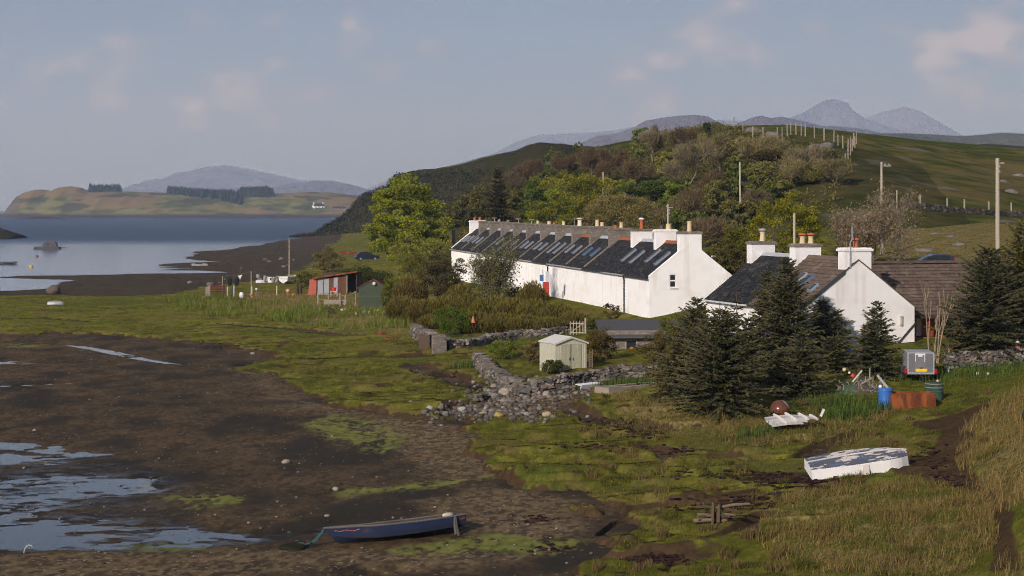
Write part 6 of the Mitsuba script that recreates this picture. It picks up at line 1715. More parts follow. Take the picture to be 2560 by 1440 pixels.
# trailer
k = thing('box_trailer', 'grey box trailer with a yellow number plate, parked on the lawn', 'trailer')
p = spot(2302, 960)
tf = lambda m: moved(m, p, -.10)
part(k, 'body', tf([box((0, 1.0, .98), (1.24, 2.0, .98))]), 'metal_grey')
part(k, 'tailgate', tf([box((-.02, -.015, .98), (1.18, .03, .94))]), 'paint', (.13, .133, .14), var=.1)
part(k, 'frame_strip', tf([box((-.60, -.03, .98), (.05, .03, .98)), box((.60, -.03, .98), (.05, .03, .98)), box((0, -.03, 1.46), (1.24, .03, .04)), box((0, -.03, .50), (1.24, .03, .05))]), 'paint', (.36, .36, .36))
part(k, 'scuffed_panel', tf([box((-.04, -.035, 1.10), (.50, .012, .62))]), 'paint', (.16, .16, .17), var=.2)
part(k, 'paint_scrape', tf([box((-.04, -.044, 1.40), (.48, .006, .06)), box((-.03, -.044, 1.33), (.20, .006, .10)), box((-.25, -.044, 1.22), (.03, .006, .34)), box((.18, -.044, 1.22), (.03, .006, .34))]), 'paint', (.60, .60, .62))
pt = part(k, 'number_plate', tf(box((.02, -.05, .64), (.54, .02, .14))), 'paint', (.72, .50, .02))
part(k, 'plate_holder', tf(box((.02, -.046, .735), (.16, .02, .05))), 'paint', (.03, .03, .03))
for s in (-1, 1):
    lt = part(k, 'tail_light', tf(box((s * .70, -.03, .60), (.12, .06, .22))), 'gloss', (.35, .01, .015))
    part(k, 'mudguard', tf([box((s * .74, .95, .72), (.26, .8, .05)), box((s * .74, .57, .6), (.26, .05, .26))]), 'paint', (.02, .02, .02))
    w_ = part(k, 'wheel', tf(trimesh.Trimesh(*(lambda c: (c.vertices[:, [2, 0, 1]] * [1, 1, 1] + [s * .72 - .09, .95, .30], c.faces))(lathe([(0, 0), (.22, 0), (.30, .03), (.30, .15), (.22, .18), (0, .18)], 20)), process=False)), 'matt', (.018, .018, .018), smooth=40)
    part(w_, 'rim', tf(trimesh.Trimesh(*(lambda c: (c.vertices[:, [2, 0, 1]] * [1.03, 1, 1] + [s * .72 - .093, .95, .30], c.faces))(lathe([(0, 0), (.15, 0), (.15, .18), (0, .18)], 14)), process=False)), 'metal_grey')
part(k, 'drawbar', tf([bar((-.3, 2.0, .5), (0, 3.1, .5), .07), bar((.3, 2.0, .5), (0, 3.1, .5), .07), bar((0, 3.0, -.05), (0, 3.0, .55), .06)]), 'metal_grey')
part(k, 'bumper', tf(box((0, .02, .46), (1.3, .06, .07))), 'paint', (.09, .09, .095))
part(k, 'prop_stand', tf(bar((.1, .25, -.05), (.1, .25, .5), .07)), 'paint', (.02, .02, .02))
# creels, nets and boards between the spruces
rs = np.random.default_rng(41)


def creel(label, p, rz, col):
    k = thing('lobster_creel', label, 'creel')
    part(k, 'base', moved(box((0, 0, .03), (.75, .45, .06)), p, rz), 'wood')
    for x in (-.34, 0, .34):
        t = np.linspace(0, np.pi, 9)
        part(k, 'hoop', moved(tube(np.column_stack([np.full(9, x), .21 * np.cos(t), .04 + .36 * np.sin(t)]), .018, 5), p, rz), 'matt', (.3, .26, .2))
    t = np.linspace(0, np.pi, 11)
    xs = np.linspace(-.34, .34, 9)
    net = [tube(np.column_stack([np.full(11, x), .205 * np.cos(t), .04 + .35 * np.sin(t)]), .008, 3) for x in xs] + [tube([[-.34, .205 * math.cos(q), .04 + .35 * math.sin(q)], [.34, .205 * math.cos(q), .04 + .35 * math.sin(q)]], .008, 3) for q in t]
    part(k, 'netting', moved(net, p, rz), 'matt', col)


p = spot(2150, 985)
for i, (dx, dy, dz, rz, c, lab) in enumerate(((-.55, .25, .10, .5, (.05, .10, .07), 'lobster creel in green net at the low end of the gear heap'), (.35, .45, .34, -.3, (.16, .15, .13), 'grey lobster creel on top of the gear heap'), (.05, .1, .18, .9, (.07, .10, .08), 'lobster creel half buried in the middle of the gear heap'), (.75, .2, .05, .2, (.22, .19, .15), 'tan lobster creel at the barrel side of the gear heap'))):
    creel(lab, p + [dx, dy, dz], rz, c)
m = trimesh.creation.icosphere(4, 1.0)
m.vertices *= (.8 + .45 * meshkit.fbm(m.vertices * 2.5 + 3, 4, 5)[:, None]) * np.array([1.15, .7, .42])
cc = np.array((.10, .085, .065))[None] * (.4 + 1.3 * meshkit.fbm(m.vertices * 7, 3, 6)[:, None])
cc[m.vertices[:, 0] < -.3] *= [.7, 1.15, .9]
k = thing('net_heap', 'heap of old fishing net and rope among the spruces', 'net')
part(k, 'bundle', moved(m, p + [.05, .25, .0]), 'matt', cc)
cr = []
for i in range(60):
    a = rs.normal(size=3); a[2] = abs(a[2]); a /= np.linalg.norm(a)
    q = a * np.array([1.15, .7, .46]) * .95
    d = rs.normal(0, .22, 3)
    cr.append(tube([p + [.05, .25, 0] + q - d, p + [.05, .25, .05] + q, p + [.05, .25, 0] + q + d * .8 + [0, 0, -.05]], .014, 4))
part(k, 'rope_ends', cr, 'matt', (.30, .265, .215), var=.5, kind='stuff')
for a, b, w, c, lab in (((-.35, -.05, .55), (.12, .15, 1.05), .07, (.58, .54, .46), 'pale board sticking out of the gear heap'), ((-.1, -.2, .40), (.55, .1, .70), .08, (.34, .30, .24), 'grey board lying across the gear heap'), ((.45, .1, .3), (.48, .15, 1.15), .05, (.30, .26, .20), 'thin upright stake behind the gear heap'), ((.55, -.1, .35), (.85, -.05, .12), .09, (.36, .33, .28), 'grey board at the barrel end of the gear heap')):
    tag(put(numbered('plank'), bar(p + np.array(a), p + np.array(b), w, .03), 'matt', c, var=.15), lab, 'plank')
float_('red float on the gear heap', p + [-.30, .15, .72], .10, (.55, .05, .05)); float_('yellowish float behind the gear heap', p + [-.62, .5, .98], .09, (.6, .5, .25)); float_('white float behind the gear heap', p + [-.40, .45, .86], .06, (.7, .68, .62))
m = trimesh.creation.icosphere(3, 1.0); m.vertices *= (.8 + .4 * meshkit.fbm(m.vertices * 2 + 9, 3, 3)[:, None]) * np.array([.95, .5, .5])
q = spot(2135, 915)
tag(put(numbered('tarpaulin'), moved(m, q + [0, .3, .35]), 'paint', (.03, .10, .33), var=.2), 'blue tarpaulin over something at the foot of the gable', 'tarpaulin')
# odds and ends by the stone wall
k = thing('board_trough', 'white boarded trough lying askew below the stone wall', 'trough')
p0, p1 = spot(1452, 978), spot(1505, 965)
d = (p1 - p0)[:2]; hd = math.atan2(d[1], d[0]); Lb = float(np.linalg.norm(d)) 
part(k, 'board', moved(box((Lb / 2, 0, .17), (Lb, .04, .30), rx=.3), p0, hd), 'paint', (.76, .76, .75), var=.05)
part(k, 'board', moved(box((Lb / 2, .22, .30), (Lb, .36, .03), rx=.15), p0, hd), 'paint', (.72, .72, .71), var=.05)
part(k, 'end', moved(box((Lb - .02, .18, .16), (.04, .36, .26)), p0, hd), 'paint', (.70, .70, .68))
k = thing('oil_drum', 'rusty drum standing against the stone wall', 'drum')
p = spot(1562, 946)
part(k, 'body', lathe([(0, 0), (.24, 0), (.24, .25), (.255, .27), (.24, .29), (.24, .5), (.255, .52), (.2, .66), (0, .68)], 18, p), 'rust', smooth=40)
m = rock(.2, 8, spot(1582, 942) + [0, 0, .25], 1.2, 2)
tag(put(numbered('feed_bag'), m, 'paint', (.66, .64, .60), var=.2), 'crumpled white bag leaning on the wall by the rusty drum', 'bag')
k = thing('garden_gate', 'bare wooden gate in the upper stone wall', 'gate')
p0 = spot(1424, 838)
for j in range(5):
    part(k, 'picket', box(p0 + [.05 + .22 * j, 0, .50], (.06, .03, .95 + .08 * (j % 2))), 'matt', (.40, .345, .25))
for z in (.18, .82):
    part(k, 'rail', box(p0 + [.5, .03, z], (1.0, .03, .08)), 'matt', (.38, .325, .24))
part(k, 'brace', bar(p0 + [.1, .055, .2], p0 + [.9, .055, .8], .07, .03), 'matt', (.36, .31, .23))
part(k, 'post', box(p0 + [1.1, 0, .55], (.12, .12, 1.3)), 'matt', (.36, .30, .22))
k = thing('trellis', 'narrow wooden trellis at the right side of the cream shed', 'trellis')
p0 = fs(trimesh.Trimesh([[SW + .22, .1, SZ0]], [[0, 0, 0]], process=False)).vertices[0]
part(k, 'stile', [bar(p0 + [0, 0, 0], p0 + [0, 0, 1.35], .03)], 'matt', (.2, .14, .09)); part(k, 'stile', [bar(p0 + [.2, 0, 0], p0 + [.2, 0, 1.35], .03)], 'matt', (.2, .14, .09))
part(k, 'lattice', [bar(p0 + [0, .02, .1 + .13 * j], p0 + [.2, .02, .23 + .13 * j], .02) for j in range(9)] + [bar(p0 + [.2, .035, .1 + .13 * j], p0 + [0, .035, .23 + .13 * j], .02) for j in range(9)], 'matt', (.22, .16, .10), kind='stuff')
k = thing('traffic_cone', 'faded orange cone stuck in the willow scrub', 'cone')
p = np.array([(1183 - CX) / F * 128.5, 128.5, 0]); p[2] = HC - (806 - HZ) / F * 128.5
part(k, 'body', lathe([(0, .45), (.05, .45), (.13, .05), (.13, 0), (0, 0)], 14, p), 'paint', (.50, .16, .08)); part(k, 'base', box(p + [0, 0, 0], (.3, .3, .05)), 'paint', (.42, .13, .07))
p = at(2544, 878, 87.5)
k = thing('hanging_floats', 'orange float with a white one above it, hung in the yellow green spruce', 'float')
m = trimesh.creation.icosphere(2, .13); m.vertices *= [1, 1, 1.7]
part(k, 'orange_float', moved(m, p + [0, 0, .14]), 'paint', (.50, .10, .045), smooth=True); part(k, 'white_float', moved(trimesh.creation.icosphere(2, .09), p + [0, 0, .43]), 'paint', (.72, .70, .66), smooth=True)
part(k, 'cord', bar(p + [0, 0, .5], p + [0, 0, .9], .02), 'matt', (.3, .28, .25))
for px, py, r, c, lab in ((2424, 898, .14, (.72, .68, .58), 'cream float on the tumbled wall behind the lawn'), (2370, 932, .09, (.55, .58, .62), 'pale float at the foot of the bare stems'), (2444, 938, .08, (.62, .58, .48), 'small pale float on the lawn edge'), (2470, 938, .07, (.40, .38, .38), 'small grey float on the lawn edge')):
    float_(lab, spot(px, py) + [0, 0, .5 if py < 900 else 0], r, c)
k = thing('tyre', 'dark tyre at the picture edge in the tall grass', 'tyre')
m = trimesh.creation.torus(.25, .10, 20, 8); m.apply_transform(trimesh.transformations.euler_matrix(1.35, 0, .3))
part(k, 'rubber', moved(m, spot(2578, 1056) + [0, 0, .22]), 'matt', (.03, .034, .04))
# driftwood
rs = np.random.default_rng(51)
p = spot(1815, 1305)
for i in range(15):
    a = rs.normal(0, .6) + (1.2 if i in (3, 9) else 0)
    o = p + [rs.uniform(-.65, .7), rs.uniform(-.1, .5), .05 + .34 * rs.random() * (i % 3) / 2]
    o[2] = max(gz(o[0], o[1]), p[2]) + .06 + .32 * rs.random() * (i % 3) / 2
    l = .22 + .34 * rs.random()
    dvec = np.array([math.cos(a), math.sin(a), rs.normal(.05, .12)]) * l
    tag(put(numbered('driftwood'), tube([o - dvec, o + rs.normal(0, .02, 3), o + dvec], np.array([.042, .05, .03]) * (.6 + .7 * rs.random()), 6), 'matt', np.array((.15, .105, .07)) * (.5 + .8 * rs.random()), var=.35), 'brown driftwood branch in the heap on the marsh', 'driftwood', 'driftwood heap on the marsh')
for dx, h, lab in ((-.42, .62, 'left one of two upright stakes in the driftwood heap'), (-.24, .55, 'right one of two upright stakes in the driftwood heap')):
    tag(put(numbered('stake'), tube([p + [dx, -.1, -.15], p + [dx + .02, -.1, h]], [.055, .05], 7), 'matt', (.12, .085, .055)), lab, 'stake')
tag(put(numbered('driftwood'), tube([p + [-1.0, -.12, .05], p + [-.45, -.12, .08]], [.065, .055], 8), 'matt', (.19, .145, .10), var=.25), 'thick pale log lying left of the upright stakes', 'driftwood')
tag(put(numbered('driftwood'), tube([p + [-.3, .0, .42], p + [.25, .1, .50], p + [.75, .15, .52]], [.045, .05, .035], 8), 'matt', (.18, .135, .09), var=.25), 'pale log lying across the top of the driftwood heap', 'driftwood')
p = spot(60, 1384)
t = np.linspace(0, 2.2, 9)
tag(put(numbered('pipe'), tube(np.column_stack([p[0] + .0 + .16 * (1 - np.cos(t)), np.full(9, p[1]), p[2] + .0 + .22 * np.sin(t) * 1.1]), .018, 6), 'matt', (.42, .39, .33)), 'pale bent pipe sticking out of the mud by the lower pool', 'pipe')
# ------------------------------------------------------------------ the net ground on the point: lines, posts, floats
rs = np.random.default_rng(61)
k = thing('flagpole', 'bare pale flagpole standing by the white and red boat', 'pole')
p = spot(723, 700)
part(k, 'mast', tube([p - [0, 0, .2], p + [0, 0, HC - (597 - HZ) / F * p[1] - p[2]]], [.085, .05], 8), 'matt', (.44, .36, .29)); part(k, 'cap', moved(trimesh.creation.icosphere(1, .07), at(723, 597, p[1])), 'matt', (.4, .34, .28))
k = thing('washing_line', 'washing line with a tall prop and four pale cloths', 'washing line')
A, B, C_ = spot(556, 732), spot(628, 738), spot(752, 728)
tops = [A + [0, 0, 2.0], B + [0, 0, 2.75], C_ + [0, 0, 1.2]]
part(k, 'post', bar(A - [0, 0, .2], tops[0], .09), 'wood'); part(k, 'post', bar(B - [0, 0, .2], tops[1], .1), 'wood')
part(k, 'line', tube([tops[0], (tops[0] + tops[1]) / 2 - [0, 0, .2], tops[1], (tops[1] + tops[2]) / 2 - [0, 0, .15], tops[2]], .015, 3), 'matt', (.2, .19, .17))
for (t0, t1, h, c) in ((.10, .16, .55, (.62, .55, .50)), (.24, .33, .80, (.60, .53, .50)), (.40, .52, .72, (.50, .47, .42))):
    q0, q1 = tops[1] * (1 - t0) + tops[2] * t0 - [0, 0, .18], tops[1] * (1 - t1) + tops[2] * t1 - [0, 0, .2]
    V_ = []
    for s in np.linspace(0, 1, 5):
        for u in np.linspace(0, 1, 6):
            V_.append(q0 * (1 - u) + q1 * u + [0, .05 * math.sin(u * 9 + s * 3), -h * s * (.8 + .2 * math.sin(u * 5)) if h > .6 else -h * s * (1 - abs(u - .4))])
    v_, f_ = grid_mesh(np.array(V_).reshape(5, 6, 3))
    part(k, 'cloth', (v_, f_), 'matt', c, var=.15)
q0, q1 = tops[0] * .45 + tops[1] * .55 - [0, 0, .28], tops[0] * .30 + tops[1] * .70 - [0, 0, .22]
part(k, 'cloth', (np.array([q0, q1, (q0 + q1) / 2 - [0, .03, .5]]), np.array([[0, 1, 2]])), 'matt', (.60, .57, .52))
for px, py, r, c, lab in ((604, 745, .22, (.72, .73, .74), None), (628, 750, .15, (.58, .16, .10), 'small red float on the grass by the line post'), (720, 742, .24, (.60, .30, .20), 'faded orange ball float on a stick'), (733, 740, .15, (.58, .15, .07), 'small orange float beside the faded one'), (772, 700, .17, (.55, .16, .09), 'orange float hung on a post by the red shack'), (640, 746, .1, (.5, .06, .05), 'tiny red float on a stake'), (641, 735, .14, (.66, .66, .66), 'white bucket lid on a stake')):
    if lab:
        p = spot(px, py)
        if 'stick' in lab or 'post' in lab or 'stake' in lab:
            k = thing('staked_float', lab, 'float')
            part(k, 'stake', bar(p - [0, 0, .2], p + [0, 0, .45], .06), 'wood'); part(k, 'float', moved(trimesh.creation.icosphere(2, r), p + [0, 0, .45 + r * .8]), 'paint', c, smooth=True)
        else:
            float_(lab, p, r, c)
k = thing('barrel', 'white plastic barrel in the grass below the washing line', 'barrel')
p = spot(604, 745)
part(k, 'body', lathe([(0, 0), (.24, 0), (.25, .05), (.25, .28), (.265, .3), (.25, .32), (.25, .52), (.2, .6), (0, .6)], 16, p), 'paint', (.72, .73, .74), smooth=40); part(k, 'lid', cyl(p + [0, 0, .6], .12, .05, 10), 'paint', (.6, .6, .6))
k = thing('boat_cabin', 'white boat cabin with two dark windows standing on the grass', 'cabin')
p = spot(680, 706)
part(k, 'shell', cut(box(p + [0, 0, .35], (1.05, .9, .75)), box(p + [-.1, -.45, .45], (.24, .2, .3)), box(p + [.25, -.45, .45], (.24, .2, .3))), 'paint', (.70, .69, .66)); part(k, 'window', box(p + [-.1, -.38, .45], (.26, .02, .32)), 'glass_dark'); part(k, 'window', box(p + [.25, -.38, .45], (.26, .02, .32)), 'glass_dark')
little_boat('small white dinghy stored beside the cabin under the line', 640, 712, 1.3, .7, .4, .25, (.68, .69, .70), flip=True, lift=.25)
k = thing('pallet_crate', 'dark red open crate at the seaward end of the net ground', 'crate')
p = spot(545, 735)
for z in (.25, .55, .85):
    part(k, 'slat', [box(p + [0, -.5, z], (1.6, .05, .16))], 'matt', (.10, .035, .028)); part(k, 'slat', box(p + [0, .5, z], (1.6, .05, .16)), 'matt', (.10, .035, .028))
for x in (-.78, 0, .78):
    part(k, 'upright', box(p + [x, -.46, .5], (.09, .07, 1.1)), 'matt', (.09, .032, .026))
tag(put(numbered('board_screen'), moved([box((j * .14, 0, .55 + .04 * j), (.12, .04, 1.1 + .06 * j)) for j in range(4)], spot(515, 742), .1), 'wood'), 'weathered pale boards leaning at the end of the net ground', 'screen')
for px, h, lab in ((569, 1.15, 'pale short post left of the dark post'), (582, 1.2, 'dark blue grey post of the net ground'), (630, 1.2, 'pale post below the tall line prop'), (692, 1.05, 'pale post below the white cabin'), (585, 1.3, 'pale twin of the dark blue post')):
    p = spot(px, 742 if px != 692 else 738)
    tag(put(numbered('post'), tube([p - [0, 0, .2], p + [0, 0, h]], [.09, .08], 8), 'matt', (.05, .07, .10) if px == 582 else (.46, .41, .33), var=.2), lab, 'post')
for px, h, lab in ((744, 1.3, 'brown net hung on posts, left bundle'), (752, 1.2, 'brown net hung on posts, right bundle')):
    p = spot(px, 736)
    tag(put(numbered('hung_net'), tube([p, p + [.02, 0, .5], p + [0, 0, h]], [.16, .12, .10], 7), 'matt', (.055, .036, .028), var=.4), lab, 'net')
for px, lab in ((592, 'black oilskins hung on the far half of the line'), (575, 'black net hung by the first line post')):
    p = spot(px, 735)
    m = trimesh.creation.icosphere(2, 1.0); m.vertices *= np.array([.28, .1, .5]) * (.8 + .4 * meshkit.noise(m.vertices * 3, 4)[:, None])
    tag(put(numbered('hung_net'), moved(m, p + [0, 0, 1.45]), 'matt', (.02, .02, .02)), lab, 'net')
fence('low weathered fence in front of the red shack', [(795, 762), (822, 764), (850, 766), (862, 768), (888, 764)], 1.3, .1, rails=2, hill=False, wires=0, col=(.36, .31, .25))
tag(put(numbered('board_screen'), box(spot(838, 766) + [0, -.1, .42], (2.2, .05, .45)), 'wood'), 'broad grey board fixed low on the weathered fence', 'board')
k = thing('side_table', 'small pale table with a red tub in front of the shack', 'table')
p = spot(835, 742)
part(k, 'top', box(p + [0, 0, .6], (.8, .5, .06)), 'matt', (.50, .43, .28)); [part(k, 'leg', box(p + [sx, sy, .28], (.06, .06, .58)), 'matt', (.44, .38, .26)) for sx in (-.34, .34) for sy in (-.2, .2)]
tag(put(numbered('tub'), lathe([(0, 0), (.2, 0), (.26, .38), (.23, .38), (.18, .05), (0, .05)], 14, p + [0, 0, .63]), 'paint', (.55, .04, .03)), 'bright red tub on the small table', 'tub')
for px, py, r, c, lab in ((911, 785, .16, (.10, .20, .50), 'blue float in the litter below the green hut'), (922, 784, .14, (.55, .48, .40), 'buff float in the litter beside the blue one'), (935, 782, .18, (.60, .28, .24), 'pinkish float in the litter below the green hut'), (945, 780, .13, (.66, .64, .62), 'white float in the middle of the litter'), (958, 784, .15, (.40, .14, .07), 'rusty orange float in the litter'), (964, 781, .16, (.05, .05, .055), 'black float in the litter'), (978, 778, .17, (.72, .72, .70), 'white float at the right end of the litter'), (890, 788, .13, (.5, .47, .43), 'grey float at the left end of the litter'), (855, 778, .13, (.62, .62, .60), 'white can by the weathered fence'), (863, 777, .12, (.6, .36, .03), 'yellow can by the weathered fence'), (952, 768, .0, (0, 0, 0), '')):
    if r:
        float_(lab, spot(px, py), r, c)
m = rock(.7, 17, spot(820, 785) + [0, 0, .15], .55, 2)
tag(put(numbered('brush_heap'), m, 'matt', (.065, .045, .032), var=.5), 'dark brush heap below the weathered fence', 'heap')
for px, py, lab in ((955, 838, 'upper rusty sheet in the grass before the wall head'), (972, 850, 'lower rusty sheet in the grass before the wall head')):
    tag(put(numbered('rusty_sheet'), moved(box((0, 0, .08), (.6, .4, .04), rx=.5), spot(px, py), .2), 'rust'), lab, 'sheet')
# junk heap with the person-high rusty pile at the terrace
p = np.array([(1325 - CX) / F * 150, 150, 0]); p[2] = land(p[0], 150)
m = rock(1.2, 23, p + [0, 0, .8], .7, 3)
tag(put(numbered('compost_heap'), m, 'matt', (.075, .042, .026), var=.6, ns=4), 'rusty brown heap on the bank below the terrace', 'heap')
k = thing('clothes_dryer', 'blue and pale washing hung by the red door', 'washing')
p = np.array([(1357 - CX) / F * 152, 152, 0]); p[2] = HC - (728 - HZ) / F * 152
part(k, 'post', bar(p, p + [0, 0, 1.9], .05), 'matt', (.3, .3, .3)); part(k, 'cloth', box(p + [-.1, 0, 1.15], (.34, .1, .55)), 'matt', (.08, .15, .32), var=.2); part(k, 'cloth', box(p + [.42, .05, 1.25], (.35, .1, .9)), 'matt', (.50, .52, .55), var=.2)
# cars
def car(label, o, rz, col):
    k = thing('parked_car', label, 'car')
    cf = lambda m: moved(m, o, rz)
    body = prism([(-2.0, .25), (2.0, .25), (2.05, .55), (1.95, .82), (1.0, .92), (-1.5, .95), (-1.98, .85), (-2.05, .5)], -.82, .82)
    part(k, 'body', cf(body), 'gloss', col, var=.02)
    cab = prism([(-1.75, .93), (1.15, .90), (.35, 1.36), (.0, 1.45), (-1.05, 1.45), (-1.5, 1.33)], -.70, .70)
    part(k, 'cabin', cf(cab), 'gloss', col, var=.02)
    for s in (-1, 1):
        part(k, 'side_window', cf([prism([(-1.35, .97), (-.45, .97), (-.45, 1.37), (-1.05, 1.37), (-1.3, 1.28)], s * .705 - .004, s * .705 + .004)]), 'glass_dark'); part(k, 'side_window', cf([prism([(-.38, .97), (.85, .95), (.28, 1.31), (.02, 1.37), (-.38, 1.37)], s * .705 - .004, s * .705 + .004)]), 'glass_dark')
        part(k, 'tail_light', cf(box((-1.72, s * .62, 1.08), (.14, .16, .26))), 'gloss', (.35, .02, .02))
        part(k, 'headlight', cf(box((1.98, s * .6, .68), (.12, .3, .16))), 'gloss', (.6, .6, .6))
        for x in (-1.25, 1.25):
            w_ = part(k, 'wheel', cf(trimesh.Trimesh(*(lambda c: (c.vertices[:, [0, 2, 1]] + [x, s * .74 - .1, .31], c.faces[:, ::-1]))(lathe([(0, 0), (.22, 0), (.31, .03), (.31, .17), (.22, .2), (0, .2)], 18)), process=False)), 'matt', (.02, .02, .02))
            part(w_, 'rim', cf(trimesh.Trimesh(*(lambda c: (c.vertices[:, [0, 2, 1]] + [x, s * .74 - .105, .31], c.faces[:, ::-1]))(lathe([(0, 0), (.19, 0), (.19, .21), (0, .21)], 14)), process=False)), 'metal_grey')
    part(k, 'windscreen', cf(trimesh.Trimesh(np.array([(1.1, -.6, .945), (1.1, .6, .945), (.37, .55, 1.365), (.37, -.55, 1.365)]) + [.012, 0, .012], [[0, 1, 2], [0, 2, 3]], process=False)), 'glass_dark')
    return k


x = (2330 - CX) / F * 147
car('dark blue hatchback parked on the road behind the tiled roof', np.array([x, 147, HC - (636 - HZ) / F * 147 - 1.45]), math.pi + .06, (.018, .035, .075))
car('small dark car parked beyond the bright green tree', np.array([(917 - CX) / F * 300, 300, land((917 - CX) / F * 300, 300)]), .3, (.015, .022, .04))
# ------------------------------------------------------------------ grass, straw, flags, weed: nobody could count the blades
rs = np.random.default_rng(71)


def blades(name, lab, x, y, h, w, cols, lean=.35, wind=(.25, .1), base=None):
    n = len(x)
    z = ground(x, y) - .02 if base is None else base
    a = rs.random(n) * 6.28
    dx, dy = np.cos(a) * lean * rs.random(n) + wind[0] * rs.random(n), np.sin(a) * lean * rs.random(n) + wind[1] * rs.random(n)
    b = rs.random(n) * 3.14
    ux, uy = np.cos(b) * w / 2, np.sin(b) * w / 2
    m = np.column_stack([x + dx * h * .35, y + dy * h * .35, z + h * .6])
    t = np.column_stack([x + dx * h, y + dy * h, z + h * (1 - .25 * np.hypot(dx, dy))])
    P = np.stack([np.column_stack([x - ux, y - uy, z]), np.column_stack([x + ux, y + uy, z]), m + np.column_stack([ux * .7, uy * .7, 0 * ux]), m - np.column_stack([ux * .7, uy * .7, 0 * ux]), t], 1)
    k = np.arange(n)[:, None] * 5
    f = np.vstack([k + [0, 1, 2], k + [0, 2, 3], k + [3, 2, 4]])
    key = numbered(name)
    labels[key] = {'kind': 'stuff', 'label': lab}
    put(key, (P.reshape(-1, 3), f), 'leaf', np.repeat(cols, 5, 0))


def sow(n, region, dens=None):
    """n random ground points of a region given as a world polygon."""
    a, b, c, d = region.bounds
    x, y = rs.uniform(a, c, n), rs.uniform(b, d, n)
    ok = shapely.contains_xy(region, x, y)
    if dens is not None:
        ok &= rs.random(n) < dens(x, y)
    return x[ok], y[ok]


def cl(n, a, b, jit=.12):
    t = rs.random(n)[:, None]
    return np.clip((np.asarray(a) * (1 - t) + np.asarray(b) * t) * np.array([1.03, .97, .72]) * (1 + rs.normal(0, jit, (n, 1))), .004, .9)


STRAW = ((.15, .105, .048), (.38, .285, .15))
for g, n, hh, lab, wd in ((DRY[0], 62000, .27, 'tall tan grass on the mound right of the driftwood', .016), (DRY[1], 70000, .40, 'tall pale grass on the bank at the picture edge', .016), (DRY[2], 5000, .45, 'tan grass at the lower corner by the path', .016), (DRY[3], 32000, .22, 'tan tussocky grass before the spruces', .016), (DRY[5], 12000, .35, 'tan grass below the broken white shell', .016), (DRY[4], 26000, .40, 'tan grass on the point', .03)):
    x, y = sow(n, g.buffer(.6), lambda x, y: sst(.30, .62, nz(x, y, .7, 3, 41)) * .95 + .05)
    patch = nz(x, y, .9, 3, 43)
    c = cl(len(x), *STRAW)
    gr = rs.random(len(x)) < (sst(.40, .70, 1 - patch) * .8 + .25) * (.3 if lab.endswith('picture edge') else 1)
    c[gr] = cl(gr.sum(), (.07, .085, .02), (.18, .19, .055))
    blades('tall_grass', lab, x, y, hh * (.25 + 1.0 * rs.random(len(x)) ** 1.3) * (.25 + 1.5 * patch), wd, c, lean=.9)
near = poly((1180, 1100), (1250, 1000), (1500, 985), (1700, 1000), (2100, 1040), (2300, 1010), (2600, 1000), (2600, 1460), (1450, 1460), (1560, 1330), (1430, 1260), (1240, 1200))
x, y = sow(150000, near, lambda x, y: sst(.25, .7, nz(x, y, .8, 3, 45)) * .8 + .15)
mm_, _, _, _, dd_, bb_, _ = masks(x, y)
ok = (mm_ > .35) & (bb_ < .4)
x, y = x[ok], y[ok]
pt = nz(x, y, .5, 3, 46)
c = cl(len(x), (.070, .080, .016), (.185, .180, .045))
br = rs.random(len(x)) < .15 + .5 * sst(.5, .7, pt)
c[br] = cl(br.sum(), (.095, .075, .036), (.21, .165, .085))
blades('turf_grass', 'short olive turf grass of the marsh', x, y, .05 + .10 * rs.random(len(x)) * (.5 + pt), .02, c, lean=.6)
mid = poly((700, 930), (760, 860), (1000, 845), (1200, 900), (1240, 985), (1060, 1020), (900, 1020), (760, 985))
x, y = sow(60000, mid.union(poly((-100, 840), (-100, 752), (600, 750), (1000, 800), (1100, 880), (700, 880), (560, 862), (300, 842))), lambda x, y: sst(.3, .7, nz(x, y, .5, 3, 47)))
mm_, *_ = masks(x, y)
x, y = x[mm_ > .5], y[mm_ > .5]
blades('turf_grass', 'short green turf grass of the outer marsh', x, y, .08 + .12 * rs.random(len(x)), .035, cl(len(x), (.08, .092, .020), (.20, .20, .055)), lean=.6)
FLAG = ((.06, .095, .018), (.21, .265, .055))
flags = poly((400, 752), (560, 748), (800, 775), (1010, 790), (1025, 826), (900, 835), (720, 812), (500, 792))
x, y = sow(26000, flags, lambda x, y: sst(.38, .6, nz(x, y, .25, 3, 48)))
blades('flag_leaves', 'upright green flag leaves on the point', x, y, .45 + .45 * rs.random(len(x)), .05, cl(len(x), *FLAG), lean=.2)
for lab, pts, n in (('green flag leaves by the broken white shell', (1890, 1095, .5), 130), ('green flag leaves left of the blue barrel', (2120, 1045, .9), 300), ('green flag leaves under the three leader spruce', (2090, 1012, 1.0), 320), ('green flag leaves behind the lawn', (2420, 935, 2.2), 600), ('green shoots below the stone wall', (1600, 962, 1.2), 420), ('green leaves at the foot of the shore wall', (1180, 920, .7), 240), ('green leaves by the rubble', (1255, 952, .5), 120), ('green flag leaves right of the trough', (2200, 1030, .5), 160)):
    p = spot(*pts[:2])
    x, y = p[0] + rs.normal(0, pts[2], n), p[1] + rs.normal(0, pts[2] * .7, n)
    blades('flag_leaves', lab, x, y, .30 + .35 * rs.random(n), .035, cl(n, (.035, .075, .022), (.11, .18, .05)), lean=.25)
lawn = poly((2200, 1000), (2360, 940), (2600, 915), (2600, 1000), (2480, 1010), (2360, 1040))
x, y = sow(40000, lawn)
blades('turf_grass', 'short bright lawn grass by the trailer', x, y, .04 + .06 * rs.random(len(x)), .025, cl(len(x), (.062, .088, .014), (.125, .15, .03)), lean=.6)
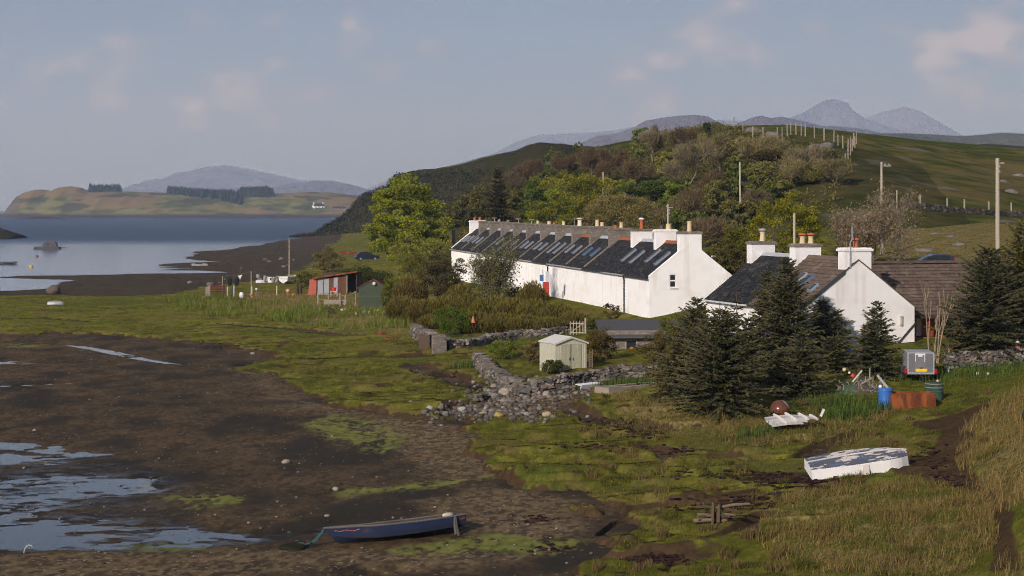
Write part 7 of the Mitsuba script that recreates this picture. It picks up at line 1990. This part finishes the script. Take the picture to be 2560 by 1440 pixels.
# tussocks on the rough ground
TS = []
for i in range(150):
    px, py = rs.uniform(1450, 2480), rs.uniform(985, 1430)
    p = spot(px, py)
    mm_, _, _, _, _, bb_, _ = masks(p[:1], p[1:2])
    if mm_[0] > .5 and bb_[0] < .3:
        TS.append(p)
TS = np.array(TS)
i = np.repeat(np.arange(len(TS)), 150)
n = len(i)
tone = rs.random(len(TS))[i]
a, r = rs.random(n) * 6.28, .28 * np.sqrt(rs.random(n)) * (.6 + .8 * rs.random(len(TS))[i])
c = cl(n, (.10, .078, .034), (.27, .215, .115))
c[tone < .4] = cl((tone < .4).sum(), (.06, .068, .018), (.15, .145, .045))
blades('tussocks', 'scattered grass tussocks on the rough shore', TS[i, 0] + r * np.cos(a), TS[i, 1] + r * np.sin(a), (.12 + .22 * rs.random(n)) * (.6 + .6 * tone), .018, c, lean=.9, wind=(.15, .05))
# sea wrack left in dark lines and heaps
ms, cs = [], []
for px, py, sx, sy, n in ((1960, 1205, 50, 9, 210), (1900, 1195, 25, 6, 60), (2040, 1213, 30, 6, 80), (1540, 1062, 38, 7, 120), (1610, 1085, 30, 7, 90), (1800, 1268, 60, 7, 110), (1880, 1255, 35, 7, 90), (1640, 1402, 40, 7, 90), (1100, 942, 30, 5, 40), (1200, 972, 25, 5, 40), (1700, 1128, 30, 6, 40), (1500, 1120, 60, 4, 50), (1780, 1190, 60, 5, 60), (560, 868, 60, 6, 50), (1350, 1300, 25, 5, 25), (1380, 1375, 25, 8, 30), (2380, 1200, 25, 10, 60), (2330, 1150, 30, 14, 50)):
    for _ in range(n):
        p = spot(px + rs.normal(0, sx), py + rs.normal(0, sy))
        s = .05 + .10 * rs.random()
        m = trimesh.creation.icosphere(0, 1.0)
        m.vertices = m.vertices * (.6 + .8 * rs.random((12, 1))) * np.array([s, s * .8, s * .30]) + p + [0, 0, .01]
        ms.append(m); cs.append(np.tile(np.array((.034, .020, .016)) * (.4 + 1.1 * rs.random()), (12, 1)))
labels['seaweed'] = {'kind': 'stuff', 'label': 'dark brown sea wrack washed up in lines and heaps'}
put('seaweed', ms, 'matt', np.vstack(cs))

# ------------------------------------------------------------------ the air
scene['haze'] = {'type': 'cube', 'to_world': T().translate([0, 5500, 349]).scale([19000, 7500, 351]), 'bsdf': {'type': 'null'}, 'interior': {'type': 'ref', 'id': 'air'}}
labels['haze'] = {'kind': 'stuff', 'label': 'thin blue haze of the far air'}
